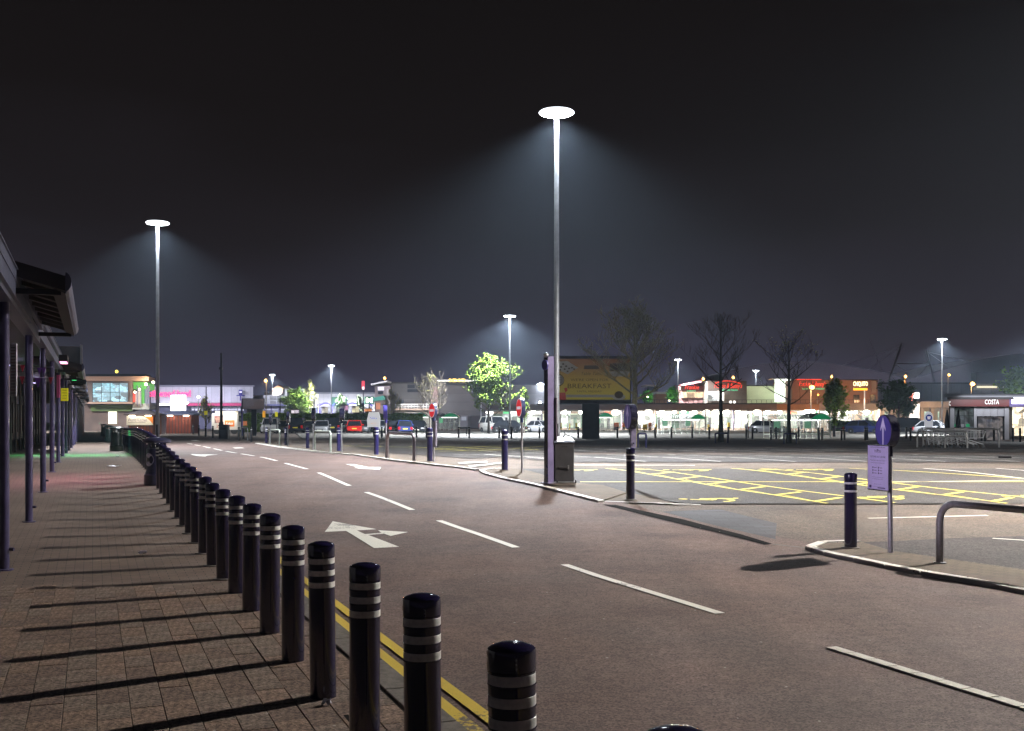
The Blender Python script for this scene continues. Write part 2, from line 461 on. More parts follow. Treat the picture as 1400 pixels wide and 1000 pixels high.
# ------------------------------------------------------------------ palette
m_road = groundmat('road_tarmac', (.150, .100, .085), 80, .50, .35, (.132, .098, .090))
m_aisle = groundmat('aisle_tarmac', (.135, .102, .080), 60, .55, .3, (.095, .080, .070))
m_bay = groundmat('bay_tarmac', (.058, .054, .054), 55, .65, .4, (.06, .052, .048))
m_pave = brickmat('small_block_paving', (.170, .124, .098), (.140, .104, .084), (.05, .042, .036), .21, .105, -ROADA)
m_pale = brickmat('pale_paving', (.17, .16, .145), (.145, .14, .125), (.08, .075, .07), .6, .45, 0)
m_island = brickmat('island_blocks', (.15, .115, .085), (.12, .095, .072), (.05, .04, .034), .2, .1, -ROADA)
m_blue_brick = brickmat('blue_grey_blocks', (.088, .09, .10), (.07, .07, .078), (.05, .045, .045), .42, .2, 0)
m_joint = M('paving_joint', (.03, .025, .022), .95, noise=(20, .4))
m_kerbs = M('kerb_concrete', (.13, .115, .10), .85, noise=(14, .35), bump=(60, .3), speck=(150, .3))
m_kerbw = paintmat('kerb_white_paint', (.70, .67, .62), .4)
m_white = paintmat('white_road_paint', (.74, .72, .64), .5)
m_white2 = paintmat('worn_white_paint', (.52, .50, .45), -.1)
m_yellow = paintmat('yellow_road_paint', (.64, .47, .06), .4)
m_yellow2 = paintmat('bright_yellow_paint', (.72, .60, .10), .25)
m_dull = M('dull_black', (.010, .009, .009), .95, noise=(30, .4), spec=.05)
m_navy = M('navy_gloss_paint', (.010, .007, .038), .16, coat=.6, noise=(9, .25), bump=(25, .06))
m_navyb = M('navy_blue_paint', (.020, .016, .085), .3, coat=.3, noise=(9, .25))
m_band = M('white_reflective_band', (.80, .79, .74), .35, noise=(30, .2), coat=.2)
m_black = M('black_paint', (.012, .012, .014), .45, noise=(9, .3))
m_galv = M('galvanised_steel', (.45, .45, .47), .42, metal=.85, noise=(12, .25))
m_lav = M('lavender_painted_steel', (.25, .22, .34), .4, metal=.3, noise=(12, .25))
m_stain = M('brushed_stainless_steel', (.52, .50, .53), .38, metal=.6, noise=(30, .2))
m_col = M('lamp_column_grey', (.46, .48, .52), .4, metal=.4, noise=(6, .15))
m_lens = M('lit_lamp_lens', (.8, .8, .8), .3, emit=(.92, .96, 1), es=60)
m_lampt = M('lamp_head_white', (.75, .76, .8), .4, emit=(.85, .92, 1), es=2.2)
m_sod = M('sodium_lamp_glass', (.8, .6, .3), .3, emit=(1, .40, .07), es=9)
m_pole = M('dark_pole_paint', (.03, .028, .036), .5, noise=(9, .3))

# ------------------------------------------------------------------ ground
def X2(l): return [tuple(q) for q in l]
struct(sheet('ground', [[(-700, -30), (700, -30), (700, 13), (-700, 13)], [(-700, 13), (700, 13), (700, 70), (-700, 70)], [(-700, 70), (700, 70), (700, 700), (-700, 700)]], -.02, m_aisle))
# road sheet
road = []
S = [-12, 10, 30, 60, 90]
for a, b in zip(S, S[1:]): road.append([RF(a, .6), RF(a, 8.4), RF(b, 8.4), RF(b, .6)])
struct(sheet('road', road, 0., m_road))
struct(sheet('road_apron', [[RF(-14, 8.4), RF(-14, 30), (30, 20.6), (9.2, 21.6), RF(10.3, 8.4)]], 0.002, m_aisle))
# pavement on the left
pv = []
for a, b in zip([-12, 2, 20, 50, 100], [2, 20, 50, 100, 160]):
    pv.append([RF(a, -30), RF(a, .62), RF(b, .62), RF(b, -30)])
struct(sheet('pavement', pv, .004, m_pave))
# far pale pavement and the bright strip behind the car park
struct(sheet('far_pavement', [(-16, 84), (95, 84), (170, 150), (-30, 150)], .05, m_pale, thick=.1))
struct(sheet('far_road', [(-60, 72), (120, 72), (120, 83.6), (-60, 83.6)], .004, m_aisle))

# slab paving near the camera, every slab its own piece
slab_root = struct(sheet('slab_paving', [RF(-9, -7.2), RF(-9, .42), RF(4.5, .42), RF(4.5, -7.2)] , .006, m_joint))
m_sl = [groundmat('paving_slab_%s' % k, c, 75, .62, 1.5) for k, c in (('brown', (.205, .148, .112)), ('umber', (.160, .118, .094)), ('grey_brown', (.185, .146, .118)))]
def slabmesh(m_, k):
    mb = MB(); rr = random.Random(k)
    j = .0016 + rr.random() * .001; jy = .0010
    mb.bbox(j, .2 - j, jy, .41 - jy, 0, .014 + rr.random() * .003, .003)
    me = bpy.data.meshes.new('slab'); me.from_pydata(mb.v, [], mb.f); me.materials.append(m_); return me
slab_me = [slabmesh(m_sl[k % 3], k) for k in range(9)]
cand = []
ncol = 36
for i in range(ncol):
    t0 = .40 - .2 * (i + 1)
    off = [0, .205, .09, .3, .15][i % 5] + random.uniform(-.03, .03)
    for j in range(-22, 16):
        s0 = j * .41 + off
        c = RF(s0 + .2, t0 + .1)
        if c[1] > 12.0 or c[1] < 5.2: continue
        px = 700 + 1500 * c[0] / c[1]
        if px < -60 or px > 640: continue
        cand.append((c[1], s0, t0))
cand.sort()
inview = [c for c in cand if 575 + 1500 * 1.85 / c[0] < 1030 and 700 + 1500 * RF(c[1], c[2])[0] / c[0] > -30]
near = inview[:300]; ns = set(near)
rest = MB()
rot = Matrix.Rotation(ROADA, 4, 'Z')
for n_, c in enumerate(cand):
    x, y = RF(c[1], c[2])
    mt = Matrix.Translation((x, y, .008)) @ Matrix.Rotation(ROADA + random.uniform(-.004, .004), 4, 'Z') @ Matrix.Rotation(random.uniform(-.006, .006), 4, 'X') @ Matrix.Rotation(random.uniform(-.008, .008), 4, 'Y')
    if c in ns:
        o = bpy.data.objects.new('slab', random.choice(slab_me)); o.matrix_world = mt; o.parent = slab_root; COL.objects.link(o)
    else:
        rest.box(.004, .196, .004, .406, 0, .015, mt)
rest.build('far_slabs', m_sl[0], slab_root, kind='stuff')
# channel kerb between slabs and road: one stone after another
kerb_left = struct(sheet('left_kerb', [RF(-9, .42), RF(-9, .66), RF(80, .66), RF(80, .42)], .005, m_joint))
km = MB().bbox(.006, .225, .008, .907, 0, .016, .006)
kme = bpy.data.meshes.new('kerb_stone'); kme.from_pydata(km.v, [], km.f); kme.materials.append(m_kerbs)
for j in range(-8, 28):
    x, y = RF(j * .915, .425)
    o = bpy.data.objects.new('kerb_stone', kme); o.location = (x, y, GZ(y) + .008); o.rotation_euler = (math.atan2(GZ(y + .85) - GZ(y), .85), 0, ROADA); o.parent = kerb_left; COL.objects.link(o)

# ------------------------------------------------------------------ road markings
def mark(name, polys, mat, dz=.010): return struct(sheet(name, polys, dz, mat))
def seg(s0, s1, t, wd): return [[RF(s0, t - wd / 2), RF(s0, t + wd / 2), RF(s1, t + wd / 2), RF(s1, t - wd / 2)]]
for t_, w_ in ((.70, .095), (.865, .095)):
    pol = []; s_ = -9.
    while s_ < 62:
        l_ = random.uniform(3, 7); pol += seg(s_, s_ + l_, t_, w_); s_ += l_
    mark('yellow_line', pol, m_yellow)
cl0 = mark('lane_dash', seg(1.8, 5.5, 4.17, .11), m_white)
for k in range(1, 12): mark('lane_dash', seg(1.8 + 5.4 * k, 5.5 + 5.4 * k, 4.17, .12), m_white)
# nearest dash is laid in white blocks
dash = struct(sheet('lane_dash_bed', seg(-3.6, .12, 4.17, .10), .004, m_joint))
bm_ = MB().bbox(0, .105, 0, .235, 0, .012, .004)
bme = bpy.data.meshes.new('white_block'); bme.from_pydata(bm_.v, [], bm_.f); bme.materials.append(m_white)
for k in range(15):
    x, y = RF(-3.58 + k * .247, 4.117)
    o = bpy.data.objects.new('white_block', bme); o.location = (x, y, .004); o.rotation_euler = (0, 0, ROADA + random.uniform(-.01, .01)); o.parent = dash; COL.objects.link(o)
def PP(l, up=0.): return [P(x, y, up) for x, y in l]
def fz(l, ox, oy, z): return PP([(ox + x / z, oy + y / z) for x, y in l])
mark('road_arrow', [fz([(305, 207), (210, 335), (465, 323), (595, 318), (830, 302)], 420, 690, 8.75),
                    fz([(465, 323), (800, 530), (1100, 514), (733, 373), (690, 362), (595, 318)], 420, 690, 8.75),
                    fz([(690, 362), (733, 373), (918, 356), (888, 345)], 420, 690, 8.75),
                    fz([(848, 315), (888, 345), (918, 356), (1000, 384), (1205, 337)], 420, 690, 8.75)], m_white)
def q2(l): return PP([(240 + x / 4.667, 600 + y / 4.667) for x, y in l])
mark('road_arrow', [q2([(1085, 165), (1140, 165), (1230, 183), (1312, 184), (1300, 200), (1190, 194), (1140, 188), (1170, 184)])], m_white)
mark('road_arrow', [q2([(95, 100), (150, 103), (275, 103), (200, 109), (190, 115), (140, 112), (110, 106)])], m_white)
mark('road_arrow', [q2([(362, 58), (420, 56), (442, 62), (380, 64)])], m_white2)
mark('road_arrow', [q2([(95, 12), (130, 10), (155, 15), (110, 16)])], m_white2)
# give-way lines at the entry
mark('give_way_line', [PP([(626, 633), (666, 631), (667, 632.6), (628, 634.6)])], m_white2)
mark('give_way_line', [PP([(640, 637.5), (690, 632), (691, 633.5), (643, 639.4)])], m_white2)
# dark strip and blue-grey block patch at the car park entry
mark('dark_strip', [PP([(824, 690.5), (842, 691), (935, 711), (1012, 731), (1056, 744.5), (1045, 745.5), (985, 730), (905, 711)])], m_dull, .008)
struct(sheet('block_patch', PP([(905, 700), (985, 697), (1062, 716), (1060, 738), (1000, 724)]), .006, m_blue_brick))
struct(sheet('edge_line', line(PP([(822, 686), (880, 688), (958, 691)]), .07), .012, m_kerbw))
struct(sheet('edge_joint', line(PP([(1056, 744.5), (1120, 752)]), .09), .006, m_kerbs))

# islands: block paving inside a low white kerb of separate stones
def island(nm, front, back, up=.036, kerbm=None, kw=.13):
    f = PP(front, up); b = PP(back, up)
    struct(sheet('island_paving', f + b[::-1], up, m_island, thick=up + .02))
    kr = struct(sheet('island_kerb', line(f, kw * .5), up + .001, m_joint))
    # walk along and set stones
    pts = [Vector(q) for q in f]; L = [0]
    for a, c in zip(pts, pts[1:]): L.append(L[-1] + (c - a).length)
    def at(s):
        for i in range(len(L) - 1):
            if s <= L[i + 1]: return pts[i].lerp(pts[i + 1], (s - L[i]) / max(1e-6, L[i + 1] - L[i]))
        return pts[-1]
    s = 0.; step = .6
    while s < L[-1] - .05:
        e_ = min(s + step, L[-1])
        a, c = at(s + .006), at(e_ - .006); d = (c - a)
        if d.length < .02: s = e_; continue
        n = Vector((-d.y, d.x)).normalized() * kw / 2
        mb = MB(); q = [a - n, c - n, c + n, a + n]; ctr = (a + c) / 2
        q2_ = [ctr + (v - ctr) * 1.0 for v in q]
        vs = [(v.x, v.y, GZ(v.y) - .02) for v in q2_] + [(v.x, v.y, GZ(v.y) + up + .002) for v in q2_] + [(v.x + (ctr.x - v.x) * .04, v.y + (ctr.y - v.y) * .04, GZ(v.y) + up + .014) for v in q2_]
        fs = [(3, 2, 1, 0), (8, 9, 10, 11)] + [(i, (i + 1) % 4, 4 + (i + 1) % 4, 4 + i) for i in range(4)] + [(4 + i, 4 + (i + 1) % 4, 8 + (i + 1) % 4, 8 + i) for i in range(4)]
        mb.add(vs, fs); mb.build('kerb_stone', kerbm or m_kerbw, kr)
        s = e_
    return kr
island('mid', [(692, 640.5), (672, 641), (662, 642), (657, 643.5), (663, 647), (690, 654), (720, 660), (745, 665.5), (790, 677), (822, 685)],
       [(694, 640), (720, 643.5), (745, 650), (785, 660), (823, 663), (840, 668), (857, 673.5)])
struct(sheet('island_paving', PP([(822, 685), (857, 673.0), (890, 681.5), (925, 689.5), (880, 688)]), .012, m_island))
island('far', [(350, 606), (382.5, 611), (420, 615.5), (450, 619), (484, 621.5), (500, 624), (530, 628), (566, 632), (600, 636), (617, 637.5), (652, 642)],
       [(352, 604), (382.5, 608.5), (420, 611.5), (450, 615), (484, 617), (514, 621.0), (545, 624), (583, 629), (610, 633), (630, 636), (653, 641.3)])
island('near', [(1175, 740), (1163, 739.6), (1130, 740.5), (1112, 744), (1107, 748), (1120, 753.5), (1170, 763.5), (1235, 777), (1320, 791.5), (1400, 806.5), (1500, 828)],
       [(1177, 741), (1178, 741.5), (1180, 742), (1185, 744), (1200, 748), (1217, 753), (1250, 758), (1286, 763.5), (1320, 768), (1400, 780), (1500, 796)])
# car park bays
def band(y0, y1, xl0, xl1, xr, mat, dz=.004, nm='car_park_bay'):
    return struct(sheet(nm, [(xl0, y0), (xr, y0), (xr, y1), (xl1, y1)], dz, mat))
yf = P(0, 689)[1]; ym = P(0, 659.5)[1]; yn = P(0, 641)[1]
struct(sheet('car_park_bay', [(3.2, yf + .35), (3.55, yf), (40, yf), (40, yn), (.15, yn), (1.35, 26.6), (2.1, 25)], .004, m_bay))
struct(sheet('car_park_bay', PP([(1180, 742), (1217, 753), (1286, 763), (1400, 779), (1560, 800), (1560, 728), (1400, 733.5), (1290, 737), (1215, 741)]), .006, m_bay))
band(35.0, 43.2, 1.5, -2.2, 60, m_bay); band(48, 56.5, -4.5, -8, 75, m_bay)
struct(sheet('car_park_bay', PP([(470, 608), (760, 606), (765, 622), (640, 627), (520, 618)]), .003, m_bay))
def dline(x0, y0, y1, wd, back=None):
    """bay line that runs with the road from depth y0 to y1"""
    return line([(x0, y0), (x0 - (y1 - y0) * .382, y1)], wd)
for k, (a, b) in enumerate(((35.2, 38.8), (39.1, 43), (48.2, 52), (52.3, 56.3))):
    for j in range(20):
        x0 = 1.9 + 2.4 * j - (a - 35.2) * .382
        if x0 < -3 + .0 * a: continue
        mark('bay_line', dline(x0, a, b, .1), m_white2)
mark('bay_line', line([(1.2, 38.95), (55, 38.95)], .08), m_white2)
mark('bay_line', line([(-4, 52.15), (70, 52.15)], .08), m_white2)
mark('bay_line', line(PP([(783, 636.4), (950, 636.8)]), .14), m_white)
mark('bay_line', line(PP([(1187, 709.5), (1350, 705.5)]), .10), m_white)
mark('bay_line', line(PP([(1357, 737), (1500, 746)]), .08), m_white)
for a, b in (((1262, 641), (1400, 655)), ((1362, 641), (1440, 648))): mark('bay_line', line(PP([a, b]), .09), m_white)
mark('bay_line', line(PP([(1215, 660), (1420, 657)]), .08), m_white2)
# yellow hatching between the wide bays
def ladder(x0, w_=.82):
    pol = []
    A = lambda y: x0 - (y - yn) * .382
    pol += line([(A(yn), yn), (A(yf), yf)], .085) + line([(A(yn) + w_, yn), (A(yf) + w_ + .55, yf + .1)], .085)
    mark('bay_hatching', pol, m_yellow2)
    y = yf + .35; k = 0
    while y < yn - .6:
        a = (A(y), y); b = (A(y + .75) + w_ + .2, y + .75)
        mark('bay_hatching', line([a, b], .13), m_yellow2, .013)
        if k % 1 == 0: mark('bay_hatching', line([(A(y), y), (A(y + 1.25) + w_ * .2, y + 1.25), ], .03), m_yellow2, .0115)
        y += 1.3; k += 1
xk = XA(828, yn)
ladder(xk); ladder(xk + 3.55)
mark('bay_hatching', line([(XA(1161, yn), yn), (XA(1161, yn) + (yn - 26.2) * .382 + 2.4, 26.2)], .09), m_yellow2)
mark('bay_line', line([(XA(793, ym), ym), (16, ym + .05)], .09), m_yellow2)
def wheelchair(x, y, s, rz):
    ring = []
    n = 16; polys = []
    for k in range(12):
        a0 = R(-150 + k * 20); a1 = a0 + R(20)
        polys.append([(.42 * math.cos(a0), .42 * math.sin(a0)), (.42 * math.cos(a1), .42 * math.sin(a1)), (.28 * math.cos(a1), .28 * math.sin(a1)), (.28 * math.cos(a0), .28 * math.sin(a0))])
    def L_(p): return line(p, .13)
    polys += L_([(-.08, .1), (-.08, .68)]) + L_([(-.08, .12), (.34, .12), (.5, -.35), (.68, -.33)]) + L_([(-.08, .42), (.28, .42)])
    polys.append([(-.08 + .12 * math.cos(R(k * 45)), .86 + .12 * math.sin(R(k * 45))) for k in range(8)])
    c, s_ = math.cos(rz) * s, math.sin(rz) * s
    polys = [[(x + c * q[0] - s_ * q[1], y + s_ * q[0] + c * q[1]) for q in p] for p in polys]
    for i, p in enumerate(polys): mark('wheelchair_symbol', [p], m_yellow2, .010 + .0006 * (i % 5))
for px, py, s_ in ((982, 684.5, .82), (1213, 681.5, .82), (1425, 680, .82), (950, 643.5, .9), (1120, 643.2, .9), (795, 643.5, .8)):
    x, y = P(px, py); wheelchair(x, y, s_, R(70))
# far yellow hatching left of the cabinet
for a, b in (((560, 611), (640, 617)), ((600, 610.5), (690, 616)), ((655, 611), (738, 615.5)), ((600, 617.5), (735, 615)), ((560, 613.5), (700, 610)), ((585, 616), (660, 611)), ((700, 613.5), (745, 610.5)), ((470, 610), (560, 612))):
    mark('bay_hatching', line(PP([a, b]), .16), m_yellow2, .0115)
for a, b in (((668, 622), (755, 627)), ((700, 618.5), (760, 621)), ((620, 622.5), (745, 620)), ((560, 606.5), (740, 604.8)), ((470, 606), (560, 607.5)), ((760, 609.5), (1400, 608.2)), ((780, 606.2), (1400, 605.6))):
    mark('bay_line', line(PP([a, b]), .12), m_white2, .012)

# ------------------------------------------------------------------ lamp columns
H_L = 12.0
def lamp_head(root, z, r, sc=1.):
    MB().lathe([(.09, -.02), (.35 * r, .05), (r, .03), (r * 1.0, .055), (r * .93, .09), (r * .5, .13), (.1, .17), (.001, .18)], 32, c=(0, 0, z)).build('lamp_head', m_lampt, root, smooth=True)
    MB().lathe([(r * .93, .026), (r * .9, .0), (r * .4, -.015), (.001, -.015)], 32, c=(0, 0, z)).build('lens', m_lens, root, smooth=True)
def lamp(px, py, d, label, r=.62, power=9000, half=66, blend=.4, H=H_L, colw=.095, color=(.90, .95, 1.), spot=True, soft=.2):
    x = XA(px, d); z0 = GZ(d)
    root = thing('street_lamp', label, 'street lamp', (x, d, z0), 0, 'tall disc-headed lamp columns of the car park')
    hz = ZA(py, d) - z0 if py is not None else H
    MB().tube([(0, 0, 0), (0, 0, 1.6)], .125, 16).tube([(0, 0, 1.55), (0, 0, hz * .6), (0, 0, hz)], [colw, colw * .92, colw * .8], 16).build('column', m_col, root, smooth=True)
    MB().box(-.06, .06, -.128, -.118, .5, 1.2).build('access_door', m_pole, root)
    lamp_head(root, hz, r)
    if spot:
        l = bpy.data.lights.new('lamp_light', 'SPOT'); l.energy = power; l.color = color
        l.spot_size = R(2 * half); l.spot_blend = blend; l.shadow_soft_size = soft
        lo = bpy.data.objects.new('lamp_light', l); lo.location = (0, 0, hz - .12); lo.parent = root; COL.objects.link(lo)
    return root
lamp(761, 156, 38.3, 'tallest-looking white disc-headed lamp behind the breakfast billboard', power=60000, half=69, blend=.55)
lamp(215.5, 306, 59, 'white disc-headed lamp column rising behind the litter bin on the left', power=42000, half=68)
lamp(697, 433, 111, 'disc-headed lamp column just right of the round green tree', power=180000, half=74)
lamp(453, 500.5, 211, 'disc-headed lamp column above the parked cars near the white panel wall', power=150000, half=70)
lamp(372.5, 513, 255, 'smallest disc-headed lamp column on the left beside an orange lamp', power=80000)
lamp(927, 492.5, 191, 'disc-headed lamp column between the two leafless trees on the right', power=60000)
lamp(1033.5, 507.5, 233, 'disc-headed lamp column standing in front of the pale green wall', power=50000)
lamp(1288, 464.5, 142, 'disc-headed lamp column at the left end of the coffee shop', power=110000, half=70)
# column just outside the right edge: it throws the long bollard shadows to the left
lamp(700 + 1500 * 17.5 / 22.2, None, 22.2, 'disc-headed lamp column beside the wide parking bays', power=225000, soft=.10, half=77, blend=.25, H=12.7, color=(1., .94, .88))
# two added columns, unseen left and right, to brighten the far car park
lamp(1500, None, 96, 'added unseen disc-headed lamp column beyond the coffee shop end of the car park', power=420000, half=74, blend=.6)
lamp(-110, None, 118, 'added unseen disc-headed lamp column behind the shop arcade', power=420000, half=80, blend=.5, H=15)

# ------------------------------------------------------------------ bollards
ORD = ['first', 'second', 'third', 'fourth', 'fifth', 'sixth', 'seventh', 'eighth', 'ninth', 'tenth', 'eleventh', 'twelfth', 'thirteenth', 'fourteenth', 'fifteenth', 'sixteenth', 'seventeenth', 'eighteenth', 'nineteenth', 'twentieth']
TENS = {2: ('twenty', 'twentieth'), 3: ('thirty', 'thirtieth'), 4: ('forty', 'fortieth'), 5: ('fifty', 'fiftieth'), 6: ('sixty', 'sixtieth')}
def nth(n):
    if n <= 20: return ORD[n - 1]
    a, b = divmod(n, 10)
    return TENS[a][1] if b == 0 else TENS[a][0] + '-' + ORD[b - 1]
def bollard(bands, mat, n=28, h=1.03, r=.086, bh=.036):
    root = thing('bollard', 'x', 'bollard')
    MB().lathe([(r, 0), (r, h - .088)], n).build('post', mat, root, smooth=True)
    MB().lathe([(r * .96, h - .087), (r * 1.035, h - .084), (r * 1.04, h - .020), (r * 1.01, h - .008), (r * .84, h + .002), (r * .45, h + .012), (.001, h + .015)], n).build('cap', mat, root, smooth=True)
    MB().lathe([(r * 1.5, -.002), (r * 1.45, .007), (r * 1.02, .012)], n).build('mortar_collar', m_kerbs, root, smooth=True)
    for z in bands:
        MB().lathe([(r * .99, z), (r * 1.012, z + .002), (r * 1.012, z + bh), (r * .99, z + bh + .002)], n).build('band', m_band, root, smooth=True)
        if bands[-1] != z or len(bands) == 3:
            MB().lathe([(r * .99, z - .006), (r * 1.03, z - .004), (r * 1.03, z - .0015), (r * .99, z + .0005)], n).build('ring', mat, root, smooth=True)
    return root
B3 = bollard([h for h in (.898, .820, .742)], m_navy)
sgrp = 'navy bollards in the long row along the kerb'
used = False; cnt = 0
sq = (2.86 - 7.3) / .934
k = 0
while True:
    s = sq + 1.175 * k
    x, y = RF(s, 0)
    if y > 69: break
    k += 1
    if abs(y - 25.6) < .55: binpos = (x, y); continue
    cnt += 1
    lab = ('nearest navy bollard, only its domed cap showing at the bottom edge' if cnt == 1 else
           'navy bollard with three white bands, %s from the camera in the kerbside row' % nth(cnt))
    tilt = random.uniform(-.018, .018)
    if not used: o = B3; used = True; o.location = (x, y, GZ(y) + .01); o['label'] = lab; o['group'] = sgrp
    else: o = dup(B3, (x, y, GZ(y) + .01), random.uniform(0, 6), lab, sgrp)
    o.rotation_euler = (tilt, random.uniform(-.013, .013), random.uniform(0, 6)); o['_o'] = (x, y, 0)

# bollards on the islands: two bands, bluish paint
B2 = bollard([.885, .775], m_navyb, bh=.026)
B2d = bollard([.885, .775], m_navy, bh=.026)
isl = [(1163, 749, B2d, 'lone navy bollard on the kerb tip beside the blue arrow sign on the right', 1.0),
       (862, 683, B2d, 'dark bollard at the point of the island in front of the middle blue arrow sign', 1.0),
       (690, 643, B2, 'blue bollard on the island tip left of the red no-entry sign', 1.05),
       (587.5, 631, B2, 'blue bollard close in front of the pole of the left no-entry sign', 1.02),
       (514.5, 622.5, B2, 'blue bollard left of the largest silver hoop barrier', 1.0),
       (463, 617, B2, 'thick blue bollard right of the green-lit hoop barrier', 1.0),
       (420.5, 613.5, B2, 'navy bollard left of the green-lit hoop barrier', .98),
       (391, 609.5, B2d, 'dark bollard between the two green-lit hoop barriers', .95),
       (364.5, 606.5, B2d, 'dark bollard left of the farther green-lit hoop barrier', .95)]
seen = set()
for px, py, pr, lab, sc_ in isl:
    x, y = P(px, py, .036)
    loc = (x, y, GZ(y) + .037)
    if id(pr) not in seen:
        seen.add(id(pr)); o = pr; o.location = loc; o['label'] = lab; o['group'] = 'bollards on the islands'
    else: o = dup(pr, loc, 1., lab, 'bollards on the islands')
    o.scale = (1, 1, sc_)
# small dark bollards of the far pavement
BS = thing('bollard', 'x', 'bollard')
MB().lathe([(.075, 0), (.075, .9), (.06, .93), (.001, .95)], 12).build('post', m_black, BS, smooth=True)
MB().lathe([(.0765, .78), (.0765, .80)], 12).build('band', m_band, BS, smooth=True)
xs = [(451, 596), (511, 599), (522, 600), (569.5, 599.5), (583, 600), (627, 599.7), (641.5, 600), (682.5, 600), (699, 600.5), (737.5, 600), (790.7, 600), (844, 600), (895.7, 600.3), (918, 600.6), (946.5, 600.3), (969.8, 601), (995.7, 600.8), (1020.5, 601), (1028.7, 601), (1054, 601.6), (1061, 601), (1092, 601), (1119.5, 602), (1124, 602), (1150.7, 602.4), (1154.5, 602), (1183, 602.6), (1185.6, 602), (1227.5, 601), (1239, 600.6), (1245, 603), (1342, 603), (1346.5, 603.4), (1359, 603), (1385, 604), (1394.7, 604.6)]
fst = True
for i, (px, py) in enumerate(xs):
    x, y = P(px, py); lab = 'slim black bollard on the far pale pavement, %s from the left' % nth(i + 1)
    loc = (x, y, GZ(y))
    if fst: o = BS; o.location = loc; o['label'] = lab; o['group'] = 'slim bollards along the far pavement'; fst = False
    else: o = dup(BS, loc, 0, lab, 'slim bollards along the far pavement')
xs = [(228, 590), (232, 590.5), (236, 591), (241, 591.5), (246.5, 592), (252, 592.3), (257, 592.6), (264, 594), (272, 596), (281, 597.6), (291, 598.8), (312, 600), (326.5, 603), (333, 600), (343.5, 604.6)]
for i, (px, py) in enumerate(xs):
    x, y = P(px, py); lab = 'black bollard on the bend of the far kerb, %s from the left' % nth(i + 1)
    dup(BS, (x, y, GZ(y)), 0, lab, 'black bollards round the far bend', 1.05)

# ------------------------------------------------------------------ cast litter bin in the row
m_bin = M('bin_navy_gloss', (.022, .022, .055), .35, coat=.5, noise=(8, .3))
m_decal = M('bin_emblem_white', (.9, .88, .95), .5, noise=(20, .3))
bx_, by_ = binpos
bz_ = GZ(by_)
def litter_bin(loc, label, emblem=True, mat=None):
    t = thing('litter_bin', label, 'litter bin', loc, 0, 'round litter bins on the pavement')
    mat = mat or m_bin
    MB().lathe([(.30, 0), (.305, .05), (.30, .24), (.27, .27), (.262, .33)], 28).build('plinth', mat, t, smooth=True)
    MB().lathe([(.25, .33), (.245, .36), (.245, .84), (.235, .86)], 28).build('body', mat, t, smooth=True)
    p = MB()
    for k in range(4):
        a = R(45 + 90 * k); p.box(-.035, .035, -.22, -.17, .86, .99, Matrix.Rotation(a, 4, 'Z'))
    p.build('opening_pillar', mat, t)
    MB().lathe([(.24, .985), (.315, 1.0), (.32, 1.05), (.28, 1.08), (.18, 1.115), (.001, 1.13)], 28).build('hood', mat, t, smooth=True)
    if emblem:
        vs = []; fs = []
        n = 16
        for k in range(n):
            a = 2 * math.pi * k / n; ang = R(-125) + math.cos(a) * .62; vs.append((.2475 * math.cos(ang), .2475 * math.sin(ang), .60 + .155 * math.sin(a)))
        c_ = len(vs); vs.append((.2475 * math.cos(R(-125)), .2475 * math.sin(R(-125)), .60))
        vs[-1] = (.249 * math.cos(R(-125)), .249 * math.sin(R(-125)), .60)
        MB().add(vs, [(c_, k, (k + 1) % n) for k in range(n)]).build('emblem', m_decal, t)
        MB().lathe([(.05, 0), (.03, .006), (.001, .006)], 6, Matrix.Translation((.251 * math.cos(R(-125)), .251 * math.sin(R(-125)), .60)) @ Matrix.Rotation(R(-125), 4, 'Z') @ Matrix.Rotation(R(90), 4, 'Y')).build('emblem_figure', M('tidy_figure_grey', (.16, .17, .14), .6), t)
    return t
litter_bin((bx_, by_, bz_), 'large domed navy litter bin with pale round emblem, standing in the bollard row')
m_bing = M('bin_dark_green', (.01, .022, .018), .3, coat=.5)
for px, py, lab in ((159.5, 617, 'dark litter bin catching green light, nearest of the three far bins'), (149, 604, 'dark litter bin, middle of the three far bins on the pavement'), (142, 597, 'dark litter bin, farthest of the three far bins on the pavement')):
    x, y = P(px, py)
    litter_bin((x, y, GZ(y)), lab, False, m_bing)
x, y = P(306.5, 600.5)
mb = MB().bbox(-.35, .35, -.35, .35, 0, 1.0, .06)
t = thing('litter_bin', 'square dark litter bin at the foot of the tall black pole', 'litter bin', (x, y, GZ(y)))
mb.build('body', m_black, t); MB().bbox(-.38, .38, -.38, .38, 1.002, 1.12, .05).build('hood', m_pole, t)
MB().box(-.22, .22, -.356, -.352, .72, .92).build('opening', m_dull, t)

